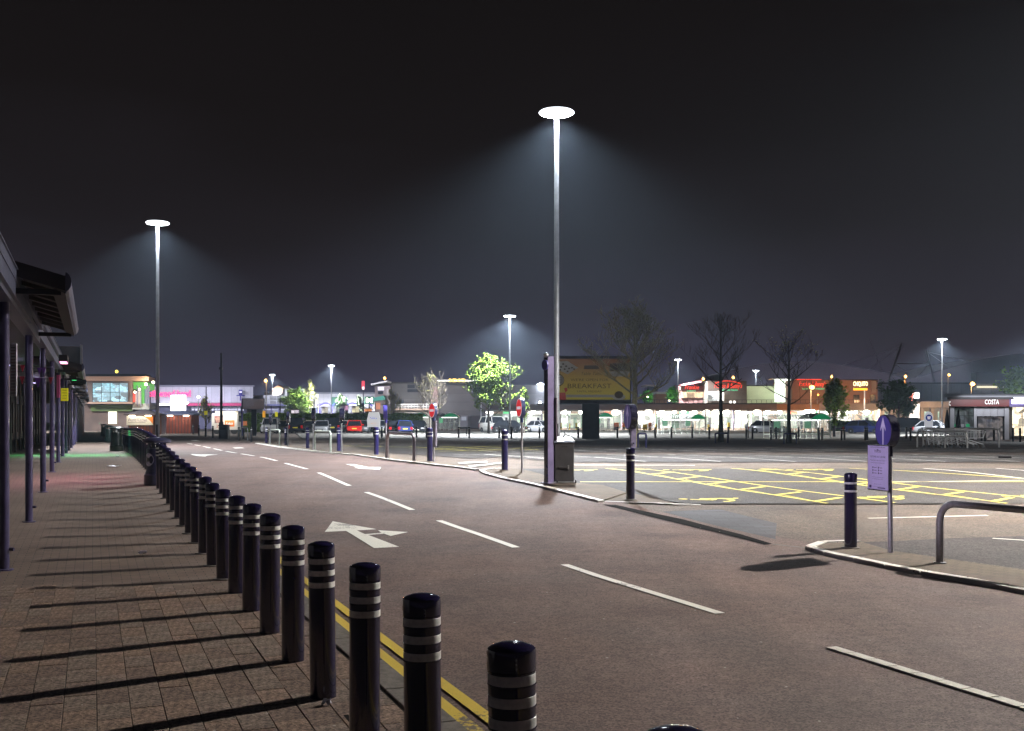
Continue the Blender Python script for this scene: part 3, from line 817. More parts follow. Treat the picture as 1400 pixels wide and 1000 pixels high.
# ------------------------------------------------------------------ round drum signs
m_sblue = M('sign_blue', (.045, .035, .22), .35, noise=(6, .15))
m_sface = M('lit_sign_face_blue', (.045, .035, .22), .35, emit=(.045, .03, .17), es=.3)
m_sarr = M('lit_sign_arrow', (.5, .46, .6), .4, emit=(.42, .34, .62), es=.3)
m_swhite = M('sign_white', (.50, .46, .60), .4)
m_sred = M('sign_red', (.62, .02, .03), .35, emit=(.8, .02, .03), es=.6)
m_sw2 = M('sign_white_lit', (.8, .8, .8), .4, emit=(.9, .8, .9), es=.6)
m_plate = M('notice_plate', (.66, .56, .88), .45, noise=(5, .1))
m_ink = M('notice_ink', (.06, .035, .16), .6)
m_rim = M('drum_rim_dark', (.015, .015, .035), .25, coat=.4, noise=(8, .3))
m_drim = M('drum_rim_blue', (.05, .065, .18), .35, noise=(8, .3))
def drum_sign(px, base_py, disc_py, rpx, face, kind, label, up=.037, rim=None, polem=None, dpt=.13, lean=0., polew=.03, leanx=0.):
    x, y = P(px, base_py, up)
    z0 = GZ(y) + up
    root = thing('road_sign', label, 'road sign', (x, y, z0), R(face))
    r = rpx / 1500 * y; zc = ZA(disc_py, y) - z0
    MB().tube([(lean, .03, 0), (0, .03, zc - r * .9)], polew, 12).build('pole', polem or m_stain, root, smooth=True)
    MB().tube([(0, .03, zc - r - .12), (0, .03, zc - r + .03)], polew * 1.5, 12).build('collar', rim or m_rim, root, smooth=True)
    mt = Matrix.Translation((0, 0, zc)) @ Matrix.Rotation(R(90), 4, 'X')
    MB().lathe([(r * .96, -dpt * .55), (r, -dpt * .5), (r * 1.0, dpt * .42), (r * .97, dpt * .46), (r * .93, dpt * .44)], 36, mt).build('drum', rim or m_rim, root, smooth=True)
    yf_ = -dpt * .46
    def disc(rr, yy, m_, nm): MB().lathe([(rr, 0), (rr * .5, .001), (.001, .001)], 36, Matrix.Translation((0, yy, zc)) @ Matrix.Rotation(R(90), 4, 'X')).build(nm, m_, root)
    if kind == 'arrow':
        disc(r * .93, yf_ , m_sface, 'face')
        a = r
        MB().prism([(-.055 * a, -.86 * a), (.055 * a, -.86 * a), (.075 * a, .30 * a), (.30 * a, .0 * a), (.30 * a, .16 * a), (0, .84 * a), (-.30 * a, .16 * a), (-.30 * a, 0), (-.075 * a, .30 * a)], yf_ - .004, yf_ - .002, 'xz', Matrix.Translation((0, 0, zc))).build('arrow', m_sarr, root)
    elif kind == 'noentry':
        disc(r * .93, yf_, m_sw2, 'face'); disc(r * .86, yf_ - .003, m_sred, 'red_disc')
        MB().box(-.62 * r, .62 * r, yf_ - .009, yf_ - .006, zc - .14 * r, zc + .14 * r).build('bar', m_sw2, root)
    else:
        disc(r * .93, yf_, m_rim if kind == 'back' else m_sblue, 'face')
    return root, zc, r
rs, zc, r = drum_sign(1213, 755, 589.5, 22.5, -80, 'arrow', 'big blue round sign with white up arrow, notice plate below, on a leaning pole', leanx=0, lean=.035, polew=.033, dpt=.13)
# notice plate under it
yy = P(1213, 755, .037)[1]
pz0 = ZA(671, yy) - (GZ(yy) + .037); pz1 = ZA(608, yy) - (GZ(yy) + .037)
pl = MB().bbox(-.29, .29, -.135, -.115, pz0, pz1, .004).build('notice_plate_frame', m_rim, rs)
MB().box(-.272, .272, -.138, -.1352, pz0 + .018, pz1 - .018).build('notice_plate', m_plate, rs)
hh = pz1 - pz0
def nl(txt, zf, h, w): text('lettering', txt, h, m_ink, rs, (0, -.1395, pz0 + hh * zf), (90, 0, 0), width=w)
nl('PARKING CONDITIONS APPLY HERE', .94, .014, .40); nl('PAY ON', .855, .040, .17); nl('P', .86, .05, .04)
nl('CUSTOMERS ONLY CAR PARK', .735, .026, .42); nl('Maximum stay four hours', .655, .018, .40); nl('Parking permitted in marked bays only', .60, .014, .36)
ic = MB()
for i in range(2):
    for j in range(3):
        ic.lathe([(.014, 0), (.001, .002)], 10, Matrix.Translation((-.13 + .15 * i, -.1392, pz0 + hh * (.50 - .06 * j))) @ Matrix.Rotation(R(90), 4, 'X'))
        ic.box(-.10 + .15 * i, -.03 + .15 * i, -.1398, -.1391, pz0 + hh * (.493 - .06 * j), pz0 + hh * (.503 - .06 * j))
ic.box(-.19, .17, -.1398, -.1391, pz0 + hh * .085, pz0 + hh * .088); ic.box(-.23, -.17, -.1398, -.1391, pz0 + hh * .05, pz0 + hh * .11)
ic.box(.0, .2, -.1398, -.1391, pz0 + hh * .055, pz0 + hh * .075)
ic.build('printed_symbols', m_ink, rs)
nl('Failure to comply may result', .29, .014, .30); nl('in a parking charge notice', .25, .014, .28); nl('Managed car park', .14, .012, .2)
MB().box(.0, .02, .02, .035, pz0 + .1, pz1 - .1).build('rear_bracket', m_galv, rs)

rs2, zc2, r2 = drum_sign(862, 668, 570, 17.6, -78, 'arrow', 'middle blue round sign with white up arrow, close to the bare tree trunk', rim=m_rim, up=.0, polem=m_lav, polew=.045, dpt=.16)
MB().bbox(.04, .10, -.02, .10, zc2 - .72, zc2 - .08, .005).build('side_panel', m_lav, rs2)
MB().box(-.02, .12, .02, .05, zc2 - .62, zc2 - .59).box(-.02, .12, .02, .05, zc2 - .2, zc2 - .17).build('bracket', m_rim, rs2)
drum_sign(712, 646, 558, 13.6, -73, 'noentry', 'red no-entry sign on a tall pole left of the grey cabinet', rim=m_drim, polem=m_stain, dpt=.11)
rs3, zc3, r3 = drum_sign(592, 631.5, 561.5, 10.6, -62, 'noentry', 'red no-entry sign beside the leafy tree, left of the other no-entry sign', rim=m_drim, polem=m_stain, dpt=.09)
MB().box(.05, .2, 0, .05, zc3 - 1.15, zc3 - .32).build('notice_panel', m_swhite, rs3)
MB().tube([(.04, .03, zc3 - .36), (.26, .03, zc3 - .36)], .015, 6).tube([(.04, .03, zc3 - 1.12), (.26, .03, zc3 - 1.12)], .015, 6).build('bracket', m_rim, rs3)
drum_sign(526.5, 626, 564, 9.6, -84, 'blue', 'blue round sign seen almost edge-on above the largest silver hoop barrier', rim=m_sblue, polem=m_stain, dpt=.13)
drum_sign(468, 618.5, 567, 8.5, 95, 'back', 'dark round sign seen edge-on beside the thick blue bollard', polem=m_galv, dpt=.2)
drum_sign(429, 614.5, 567, 9, 95, 'back', 'dark round sign on the left post of the green-lit hoop barrier', polem=m_galv, dpt=.16)
drum_sign(394.5, 610, 571, 8, 95, 'back', 'dark round sign on a thin pole in front of the dark parked car', polem=m_galv, dpt=.16)
drum_sign(370.5, 607.5, 572, 7, 95, 'back', 'dark round sign on a thin pole in front of the white parked van', polem=m_galv, dpt=.16)

# ------------------------------------------------------------------ hoop barriers
def hoop(a, b, h, r, label, rad=.16, mat=None, upz=.037, foot=True, grp='steel hoop barriers'):
    a = Vector(a); b = Vector(b); L = (b - a).length
    ang = math.atan2(b.y - a.y, b.x - a.x)
    za = GZ(a.y) + upz; zb = GZ(b.y) + upz
    root = thing('hoop_barrier', label, 'barrier', (a.x, a.y, za), ang, grp)
    pts = [(0, 0, 0), (0, 0, h - rad)] + [(rad - rad * math.cos(R(q)), 0, h - rad + rad * math.sin(R(q))) for q in (18, 36, 54, 72, 90)]
    dz = zb - za
    pts += [(L - rad + rad * math.sin(R(q)), 0, h + dz - rad + rad * math.cos(R(q))) for q in (0, 18, 36, 54, 72, 90)] + [(L, 0, dz)]
    MB().tube(pts, r, 16).build('hoop', mat or m_stain, root, smooth=True)
    if foot:
        for q, z in ((0, 0), (L, dz)): MB().lathe([(r * 1.7, z), (r * 1.7, z + .012), (r * 1.05, z + .016)], 16, c=(q, 0, 0)).build('foot_plate', m_galv, root, smooth=True)
    return root
a = P(1285, 770, .037)
hoop(a, (a[0] + 1.35, a[1] - 2.3), .76, .045, 'nearest steel hoop barrier, running out of the right edge of view', .22)
m_pink = M('pinkish_steel', (.50, .42, .44), .3, metal=.9, noise=(20, .2))
m_grn = M('barrier_galvanised_pale', (.42, .46, .40), .4, metal=.5, noise=(20, .2))
hoop(P(529.5, 626, .05), P(566, 630, .05), .86, .05, 'largest silver hoop barrier of the middle island, right of a blue bollard', .22, m_pink)
hoop(P(430.5, 614.5, .05), P(452, 618.5, .05), .86, .045, 'pale hoop barrier between two blue bollards on the island', .2, m_grn)
hoop(P(369.5, 606.8, .05), P(382.7, 609.5, .05), .86, .045, 'farther pale hoop barrier in front of the white parked car', .2, m_grn)
hoop(P(330, 601), P(338.5, 602.5), .9, .04, 'farthest pale hoop barrier beside the advertising screen', .2, m_galv, 0)

# ------------------------------------------------------------------ column sign and grey cabinet
x, y = P(751, 661, .036)
cs = thing('totem_column', 'tall lilac steel totem column standing behind the grey cabinet', 'totem column', (x, y, GZ(y) + .037), R(32))
ch = ZA(487, y) - GZ(y) - .05
MB().box(-.085, .085, -.075, .075, .02, ch).build('shaft', M('totem_lilac_grey', (.16, .13, .25), .45, noise=(3, .3)), cs)
MB().box(-.10, -.087, -.075, .075, .02, ch - .02).box(.087, .10, -.075, .075, .02, ch - .02).build('side_trim', m_rim, cs)
MB().bbox(-.16, .16, -.14, .14, 0, .02, .004).build('base_plate', m_lav, cs)
for z in (.17, .37): MB().box(-.13, -.101, -.05, .0, z, z + .05).build('clamp', m_rim, cs)
MB().lathe([(.001, -.06), (.05, -.03), (.06, 0), (.05, .03), (.001, .06)], 12, c=(-.12, -.05, ch + .03)).build('camera_dome', m_galv, cs, smooth=True)
MB().bbox(.102, .155, -.12, .04, 1.0, 2.02, .01).build('side_box', M('maroon_grey_box', (.07, .05, .07), .5), cs)
MB().lathe([(.12, -.02), (.12, .02)], 20, Matrix.Translation((-.12, 0, ch - .2)) @ Matrix.Rotation(R(90), 4, 'Y')).build('round_plate', m_sblue, cs, smooth=True)
x, y = P(770, 660, .036)
m_cab = M('cabinet_grey', (.055, .052, .055), .5, noise=(5, .25), bump=(40, .1))
cb = thing('grit_cabinet', 'waist-high dark grey street cabinet with a pale blue sloping lid', 'cabinet', (x, y, GZ(y) + .037), R(4))
MB().bbox(-.225, .235, -.2, .2, .03, .95, .012).build('body', m_cab, cb)
MB().add([(-.24, -.215, .953), (.25, -.215, .953), (.25, .215, 1.06), (-.24, .215, 1.06), (-.24, -.215, .985), (.25, -.215, .985), (.22, .215, 1.085), (-.21, .215, 1.085)],
         [(0, 3, 2, 1), (4, 5, 6, 7), (0, 1, 5, 4), (1, 2, 6, 5), (2, 3, 7, 6), (3, 0, 4, 7)]).build('lid', M('lid_pale_blue', (.30, .34, .42), .4, noise=(8, .25)), cb)
MB().tube([(.0, .05, 1.07), (.05, 0, 1.16), (.02, .0, 1.20)], .012, 6).tube([(.05, 0, 1.15), (.12, -.05, 1.12), (.22, -.12, 1.07), (.24, -.18, 1.0)], .014, 6).build('lid_lever', m_black, cb)
MB().bbox(-.13, .10, -.222, -.2005, .36, .40, .004).build('handle', m_cab, cb)
MB().box(.085, .115, -.226, -.2005, .32, .42).build('handle_end', m_galv, cb)
MB().tube([(-.25, -.22, .02), (.25, -.22, .02)], .014, 8).tube([(.25, -.22, .02), (.27, .1, .03), (.26, .2, .12)], .014, 8).build('base_rail', m_galv, cb)
for q in (-.2, .24): MB().lathe([(.035, -.015), (.04, 0), (.035, .015)], 12, Matrix.Translation((q + .03, -.2, .035)) @ Matrix.Rotation(R(90), 4, 'Y')).build('caster', m_black, cb)
for k in range(3): MB().box(-.06 + .05 * k, -.035 + .05 * k, -.2045, -.2005, .85, .863).build('vent_slot', m_dull, cb)

# ------------------------------------------------------------------ breakfast billboard
def bfmat():
    m = M('billboard_print', (.4, .3, .05), .5)
    t = m.node_tree; b = t.nodes['Principled BSDF']; c = t.nodes.new('ShaderNodeTexCoord'); s = t.nodes.new('ShaderNodeSeparateXYZ')
    r = t.nodes.new('ShaderNodeMapRange'); r.inputs['From Min'].default_value = 2.4; r.inputs['From Max'].default_value = 5.8
    cr = t.nodes.new('ShaderNodeValToRGB'); cr.color_ramp.elements[0].color = (.34, .31, .04, 1); cr.color_ramp.elements[1].color = (.17, .08, .03, 1)
    k = cr.color_ramp.elements.new(.55); k.color = (.31, .22, .035, 1)
    t.links.new(c.outputs['Object'], s.inputs[0]); t.links.new(s.outputs['Z'], r.inputs[0]); t.links.new(r.outputs[0], cr.inputs[0]); t.links.new(cr.outputs[0], b.inputs['Base Color'])
    t.links.new(cr.outputs[0], b.inputs['Emission Color']); b.inputs['Emission Strength'].default_value = .32  # dim light on the poster is put into the print as glow
    return m
dB = 84.
bx0, bx1 = XA(750, dB), XA(863, dB); bz = GZ(dB) 
bb = thing('billboard', 'wide yellow breakfast billboard on one thick dark pillar', 'billboard', ((bx0 + bx1) / 2, dB, bz))
bw = (bx1 - bx0) / 2; zt = ZA(487, dB) - bz; zb = ZA(552, dB) - bz
m_bf = M('billboard_frame', (.12, .12, .14), .5, noise=(3, .2))
m_print = bfmat()
MB().bbox(-bw, bw, 0, .45, zb, zt, .05).build('case', m_bf, bb)
MB().box(-bw + .28, bw - .1, -.02, -.001, zb + .3, zt - .22).build('poster', m_print, bb)
for q in ((-bw, bw, zt - .2, zt), (-bw, bw, zb, zb + .28)): MB().box(q[0], q[1], -.08, -.021, q[2], q[3]).build('frame_rail', m_bf, bb)
MB().box(XA(796, dB) - bb.location.x, XA(819.5, dB) - bb.location.x, .05, .4, ZA(603, dB) - bz, zb - .005).build('pillar', M('pillar_dark_metal', (.03, .035, .035), .5, noise=(1.5, .4)), bb)
m_bk = M('print_dark_brown', (.05, .035, .01), .6, emit=(.05, .03, .01), es=.2)
m_bw = M('print_cream', (.45, .44, .40), .6, emit=(.5, .47, .4), es=.1)
m_br = M('print_red', (.30, .03, .02), .6, emit=(.4, .05, .03), es=.2)
def bt(s_, px, py, h, w, m_): text('lettering', s_, h, m_, bb, (XA(px, dB) - bb.location.x, -.024, ZA(py, dB) - bz), width=w)
bt('BREAKFAST', 806, 528, .36, 3.35, m_bk); bt("WE'RE OPEN FOR", 806, 519.5, .20, 2.9, m_bk); bt('UNTIL MIDDAY', 806, 535.5, .14, 1.9, m_bk)
text('lettering', 'Table Table', .25, m_bk, bb, (XA(809, dB) - bb.location.x, -.024, ZA(511, dB) - bz), width=1.6, shear=.3)
def bp(nm, poly, m_, yy=-.026): MB().prism([(XA(px, dB) - bb.location.x, ZA(py, dB) - bz) for px, py in poly], yy, yy + .004, 'xz').build(nm, m_, bb)
bp('printed_tray', [(755, 494.5), (776, 494), (790.5, 503), (776, 512), (754.6, 502)], m_bw)
for i, (px, py) in enumerate([(763, 499), (767, 502), (770, 498), (774, 501), (772, 505), (778, 504), (766, 506), (782, 503), (760, 497), (776, 508), (785, 505)]):
    bp('printed_berry', [(px + 1.6 * math.cos(k), py + 1.2 * math.sin(k)) for k in range(6)], m_bk, -.031)
bp('printed_table_number', [(799, 500), (818, 500), (819, 505), (798, 505)], m_bk)
bp('printed_badge', [(763.5 + 8 * math.cos(R(18 * k)), 520 + 8.3 * math.sin(R(18 * k))) for k in range(20)], m_bk)
bp('printed_badge', [(763.5 + 7 * math.cos(R(18 * k)), 520 + 7.2 * math.sin(R(18 * k))) for k in range(20)], m_bw, -.031)
for k in range(4): bp('printed_badge_text', [(759, 516.2 + 2.3 * k), (768, 516.2 + 2.3 * k), (768, 517 + 2.3 * k), (759, 517 + 2.3 * k)], M('badge_text_%d' % k, (.25, .2, .15), .6), -.036)
bp('printed_bar', [(774, 540), (840, 540), (840, 543.5), (774, 543.5)], m_bw)
bp('printed_jar', [(764, 537), (773, 537), (774, 547), (764, 547)], m_br); bp('printed_jar', [(758, 534), (764, 534), (764, 547), (757.5, 547)], m_bw, -.0245)
bp('printed_strawberry', [(771, 531), (775, 530), (776, 534), (773, 537)], m_br)
bp('printed_saucer', [(846 + 9 * math.cos(R(18 * k)), 543 + 4.2 * math.sin(R(18 * k))) for k in range(20)], m_bw)
bp('printed_cup', [(846 + 6 * math.cos(R(24 * k)), 540 + 5 * math.sin(R(24 * k))) for k in range(15)], m_bk, -.031)
bp('printed_bowl', [(832 + 0, 508), (864 - 3, 508), (858, 515), (838, 515)], m_bw); bp('printed_bowl', [(834, 497), (861, 497), (860, 507.5), (833, 507.5)], m_bk, -.0245)

# ------------------------------------------------------------------ trees
m_bark = M('bark_olive', (.42, .38, .20), .85, noise=(8, .4), bump=(20, .5))
m_barkd = M('bark_dark', (.05, .042, .035), .9, noise=(8, .4))
m_barkl = M('bark_pale', (.085, .07, .055), .9, noise=(8, .4))
def leafmat(n, c): return M(n, c, .8, spec=.15, noise=(.9, .4), speck=(14, .35))
m_leaf = leafmat('spring_leaves', (.085, .14, .016)); m_leafd = leafmat('dark_leaves', (.07, .12, .05)); m_leafp = leafmat('olive_buds', (.40, .40, .13))
m_leafb = leafmat('bright_leaves', (.24, .38, .06))
def tree(px, base_py, top_py, wpx, label, d=None, leaves=0, lm=None, bm=None, seed=1, r0=None, lvl=4, fork=.36, lsize=.08, upw=.25, spread=.6, dense=1., trunkleaf=False, twig=.006, z0=None, cat='tree', leader=True, kids=None, droop=0):
    if d is None: x, y = P(px, base_py)
    else: x, y = XA(px, d), d
    zb_ = GZ(y) if z0 is None else z0
    H = ZA(top_py, y) - zb_; W = wpx / 1500 * y
    rr = random.Random(seed)
    root = thing('tree', label, cat, (x, y, zb_), rr.uniform(-.3, .3))
    r0 = r0 or H * .018
    mb = MB(); tips = []
    def branch(p, dr, L, r, lv):
        n = 3 + (lv >= lvl - 1)
        pts = [p]; rads = [r]; q = p.copy(); dd = dr.copy()
        for i in range(n):
            dd = (dd + Vector((rr.uniform(-.16, .16), rr.uniform(-.16, .16), rr.uniform(-.05, .10) * 1 + upw * .25))).normalized()
            q = q + dd * (L / n); pts.append(q.copy()); rads.append(max(twig * .6, r * (1 - .62 * (i + 1) / n)))
        mb.tube(pts, rads, 8 if lv == lvl else (5 if lv >= lvl - 1 else 3), cap=False)
        if lv <= 1: tips.extend(pts[1:])
        if lv > 0:
            nk = kids[lvl - lv] if kids else int((3 + rr.random() * 2.5) * dense)
            for j in range(nk):
                f = rr.uniform(.25, 1.0)
                i = min(n - 1, int(f * n)); bp_ = pts[i].lerp(pts[i + 1], f * n - i)
                az = rr.uniform(0, 6.283); out = Vector((math.cos(az), math.sin(az), 0))
                cd = (dd * .72 + out * spread * rr.uniform(.7, 1.3) + Vector((0, 0, upw))).normalized()
                branch(bp_, cd, L * rr.uniform(.45, .72), max(twig, rads[i] * .55), lv - 1)
    # trunk
    tr = MB(); th = H * fork; n = 6
    tp = [Vector((rr.uniform(-.02, .02) * i * H * .05, rr.uniform(-.02, .02) * i * H * .05, H * .93 * i / n)) for i in range(n + 1)]
    trad = [r0 * (1.25 if i == 0 else (1 - .8 * i / n)) for i in range(n + 1)]
    if not leader: tp = tp[:4]; trad = trad[:4]
    tr.tube(tp, trad, 10)
    tr.build('trunk', bm or m_bark, root, smooth=True)
    def on(z):
        f = min(len(tp) - 1.001, z / (H * .93) * n); i = int(f); return tp[i].lerp(tp[i + 1], f - i), trad[i] * (1 - (f - i)) + trad[i + 1] * (f - i)
    nm = int(15 * dense)
    for j in range(nm):
        z = th + (H * .90 - th) * (j / nm) ** .9
        p, r = on(min(z, tp[-1].z)); az = j * 2.4 + rr.uniform(-.4, .4)
        prof = math.sin(min(1, (z / H - fork) / (1 - fork) * 1.1 + .30) * math.pi) ** .7
        L = W * .5 * (.45 + .65 * prof) * rr.uniform(.8, 1.1)
        el = .35 + 1.0 * (z - th) / (H - th) - droop
        branch(p, Vector((math.cos(az), math.sin(az), el)).normalized(), L * 1.0, max(twig, r * .5), lvl - 1)
    mb.build('branches', bm or m_bark, root)
    if leaves:
        lf = MB(); vs = []; fs = []
        for _ in range(leaves):
            p = rr.choice(tips) + Vector((rr.gauss(0, .10), rr.gauss(0, .10), rr.gauss(0, .10))) * lsize * 14 * .5
            if trunkleaf and rr.random() < .12: p = Vector((rr.gauss(0, W * .04), rr.gauss(0, W * .04), rr.uniform(.2, .8) * H))
            s_ = lsize * rr.uniform(.5, 1.2); a = rr.uniform(0, 6.28); b = rr.uniform(-.9, .9)
            u = Vector((math.cos(a), math.sin(a), b)).normalized() * s_; v = Vector((-math.sin(a), math.cos(a), rr.uniform(-.8, .8))).normalized() * s_ * .55
            o = len(vs); vs += [tuple(p - u), tuple(p + v), tuple(p + u), tuple(p - v)]; fs.append((o, o + 1, o + 2, o + 3))
        lf.add(vs, fs); lf.build('leaves', lm or m_leaf, root)
    return root
tree(868, 611, 424, 108, 'budding bare tree in front of the right half of the breakfast billboard', seed=3, r0=.20, lvl=4, fork=.34, spread=.9, upw=.22, dense=1.3, leaves=3500, lm=m_leafp, lsize=.045, twig=.010, kids=[0, 5, 5, 4])
tree(985.5, 605, 428, 88, 'tallest leafless tree right of the billboard, framed by a small blue hoop', seed=8, bm=m_barkd, r0=.17, lvl=4, fork=.38, spread=.7, upw=.3, dense=1.15, twig=.010, kids=[0, 4, 4, 3])
tree(1078.5, 606, 457, 82, 'leafless tree in front of the green-roofed trolley shelter', seed=12, bm=m_barkd, r0=.15, lvl=4, fork=.35, spread=.75, upw=.25, dense=1.0, leaves=500, lm=m_leafp, lsize=.05, twig=.010, kids=[0, 4, 3, 3])
tree(668, 594.5, 496, 70, 'rounded leafy green tree in front of the grey cinema block', d=115, seed=5, r0=.13, lvl=3, fork=.22, leaves=20000, lsize=.12, dense=1.7, upw=.35, spread=1.0, bm=m_barkd, lm=m_leaf)
tree(1141, 598, 521, 42, 'young leafy tree left of the big blue arrow sign', seed=21, r0=.08, lvl=3, fork=.25, leaves=3600, lsize=.16, dense=1.3, upw=.5, spread=.8, bm=m_barkd, lm=m_leafb, trunkleaf=True)
tree(1229, None, 524, 44, 'dark green round tree behind the hedge near the coffee shop', d=130, seed=22, r0=.14, lvl=3, fork=.2, leaves=9000, lsize=.20, dense=1.6, upw=.3, spread=.9, bm=m_barkd, lm=m_leafd)
tree(1390, None, 509, 50, 'bright green tree rising behind the coffee shop roof', d=118, seed=23, r0=.14, lvl=3, fork=.3, leaves=5000, lsize=.22, dense=1.4, upw=.5, spread=.8, bm=m_barkd, lm=m_leafb)
tree(404, None, 535, 38, 'low dense bright green tree beside the white portal', d=214, seed=24, r0=.2, lvl=3, fork=.12, leaves=9000, lsize=.26, dense=1.8, upw=.15, spread=1., bm=m_barkd, lm=m_leaf)
tree(425, None, 519, 22, 'thin budding tree right of the white portal', d=215, seed=25, r0=.12, lvl=3, fork=.3, leaves=900, lsize=.22, dense=1.2, upw=.5, bm=m_bark, lm=m_leafp)
tree(467, None, 541, 22, 'pale green small tree before the green fascia panel', d=214, seed=26, r0=.12, lvl=3, fork=.2, leaves=2600, lsize=.22, dense=1.2, upw=.5, bm=m_bark, lm=leafmat('pale_leaves', (.12, .19, .09)))
tree(492, None, 543, 18, 'pale small tree left of the green fast-food sign', d=214, seed=27, r0=.12, lvl=3, fork=.2, leaves=2000, lsize=.22, dense=1.2, upw=.5, bm=m_bark, lm=leafmat('grey_leaves', (.13, .17, .10)))
tree(535.5, 590, 532, 28, 'leafless tree beside the corner tower', seed=28, r0=.12, lvl=3, fork=.2, dense=1.6, upw=.5, bm=m_bark, leaves=500, lm=m_leafp, lsize=.09, twig=.018)
tree(588, 594, 510, 44, 'leafless tree rising behind the left no-entry sign', seed=29, r0=.12, lvl=3, fork=.3, dense=1.7, upw=.45, bm=m_barkl, leaves=500, lm=m_leafp, lsize=.08, twig=.016)
tree(717, 594, 527, 18, 'spindly tree with a few leaves right of the second no-entry sign', seed=30, r0=.07, lvl=3, fork=.3, leaves=1100, lsize=.10, dense=1., upw=.6, bm=m_barkl, lm=m_leaf, trunkleaf=True, twig=.014)
tree(281, None, 545, 26, 'small bare tree in front of the pink fascia of the bowling hall', d=120, seed=31, r0=.09, lvl=3, fork=.25, leaves=500, lsize=.12, dense=1.3, upw=.5, bm=m_barkl, lm=m_leafp, twig=.02)
tree(1023, 600, 556, 14, 'thin young bare tree before the bright shop front', seed=32, r0=.04, lvl=2, fork=.3, dense=1., upw=.6, bm=m_barkd, twig=.012)
for i, (px, py, wd_, hp) in enumerate(((985.5, 606, 17, 13.5), (1079, 607, 17, 14), (877, 612, 11, 19), (633, 597.5, 10, 13), (1144, 598, 12, 12))):
    x, y = P(px, py); L = wd_ / 1500 * y
    hoop((x - L / 2, y - .25), (x + L / 2, y - .25), hp / 1500 * y, .05, ['low blue-black guard hoop round the tallest leafless tree', 'low blue-black guard hoop round the leafless tree by the shelter', 'blue guard hoop beside the budding tree trunk', 'pale low rail left of the rounded leafy tree', 'low dark rail beside the young leafy tree'][i], .07, m_navyb if i < 3 else m_pole, 0, False, 'guard hoops at the trees')

# ------------------------------------------------------------------ arcade on the left
TP = -2.44
arc = thing('shop_arcade', 'dark covered shop arcade with sloping awnings along the left pavement', 'building', (O0.x, O0.y, 0), ROADA)
m_arc = M('arcade_post_paint', (.05, .042, .10), .32, noise=(6, .25), coat=.3)
m_dark = M('arcade_dark_cladding', (.035, .033, .035), .6, noise=(3, .3))
m_aw = M('awning_charcoal', (.035, .033, .038), .55, noise=(2, .3))
m_gut = M('gutter_blue_grey', (.10, .11, .17), .4, metal=.3, noise=(3, .2))
m_rib = M('awning_rib', (.07, .066, .06), .5)
def zs(s): return GZ(7.3 + .934 * s + .357 * TP)
# paved floor of arcade is the pavement; posts every 5.67 m along
s_post = [7.55 + 5.67 * k for k in range(-1, 24)]
for s in s_post:
    p = MB().tube([(TP, s, zs(s)), (TP, s, zs(s) + 3.3)], .062, 14).build('post', m_arc, arc, smooth=True)
    MB().lathe([(.11, 0), (.11, .014), (.07, .02)], 12, c=(TP, s, zs(s) + .003)).build('foot', m_arc, p)
    MB().tube([(TP + .064, s - .02, zs(s) + .26), (TP + .11, s - .04, zs(s) + .26)], .022, 8).build('bolt', m_arc, p)
zl = lambda s: zs(min(s, 60)) * 0 + .25
# long edge beam, gutter and flat roof in lengths that follow the rise
cuts = [2, 15.2, 29.5, 43, 57, 71, 100, 135]
for a, b in zip(cuts, cuts[1:]):
    z = (zs(a) + zs(b)) / 2 * .5 + .14
    MB().bbox(TP - .09, TP + .09, a + .02, b - .02, 3.12 + z, 3.36 + z, .01).build('edge_beam', m_gut, arc)
    MB().box(TP + .092, TP + .15, a + .02, b - .02, 3.37 + z, 3.50 + z).box(TP + .092, TP + .17, a + .02, b - .02, 3.50 + z, 3.515 + z).build('gutter', m_gut, arc)
    MB().box(-9, TP + .09, a, b, 3.52 + z, 3.62 + z).build('roof_deck', m_dark, arc)
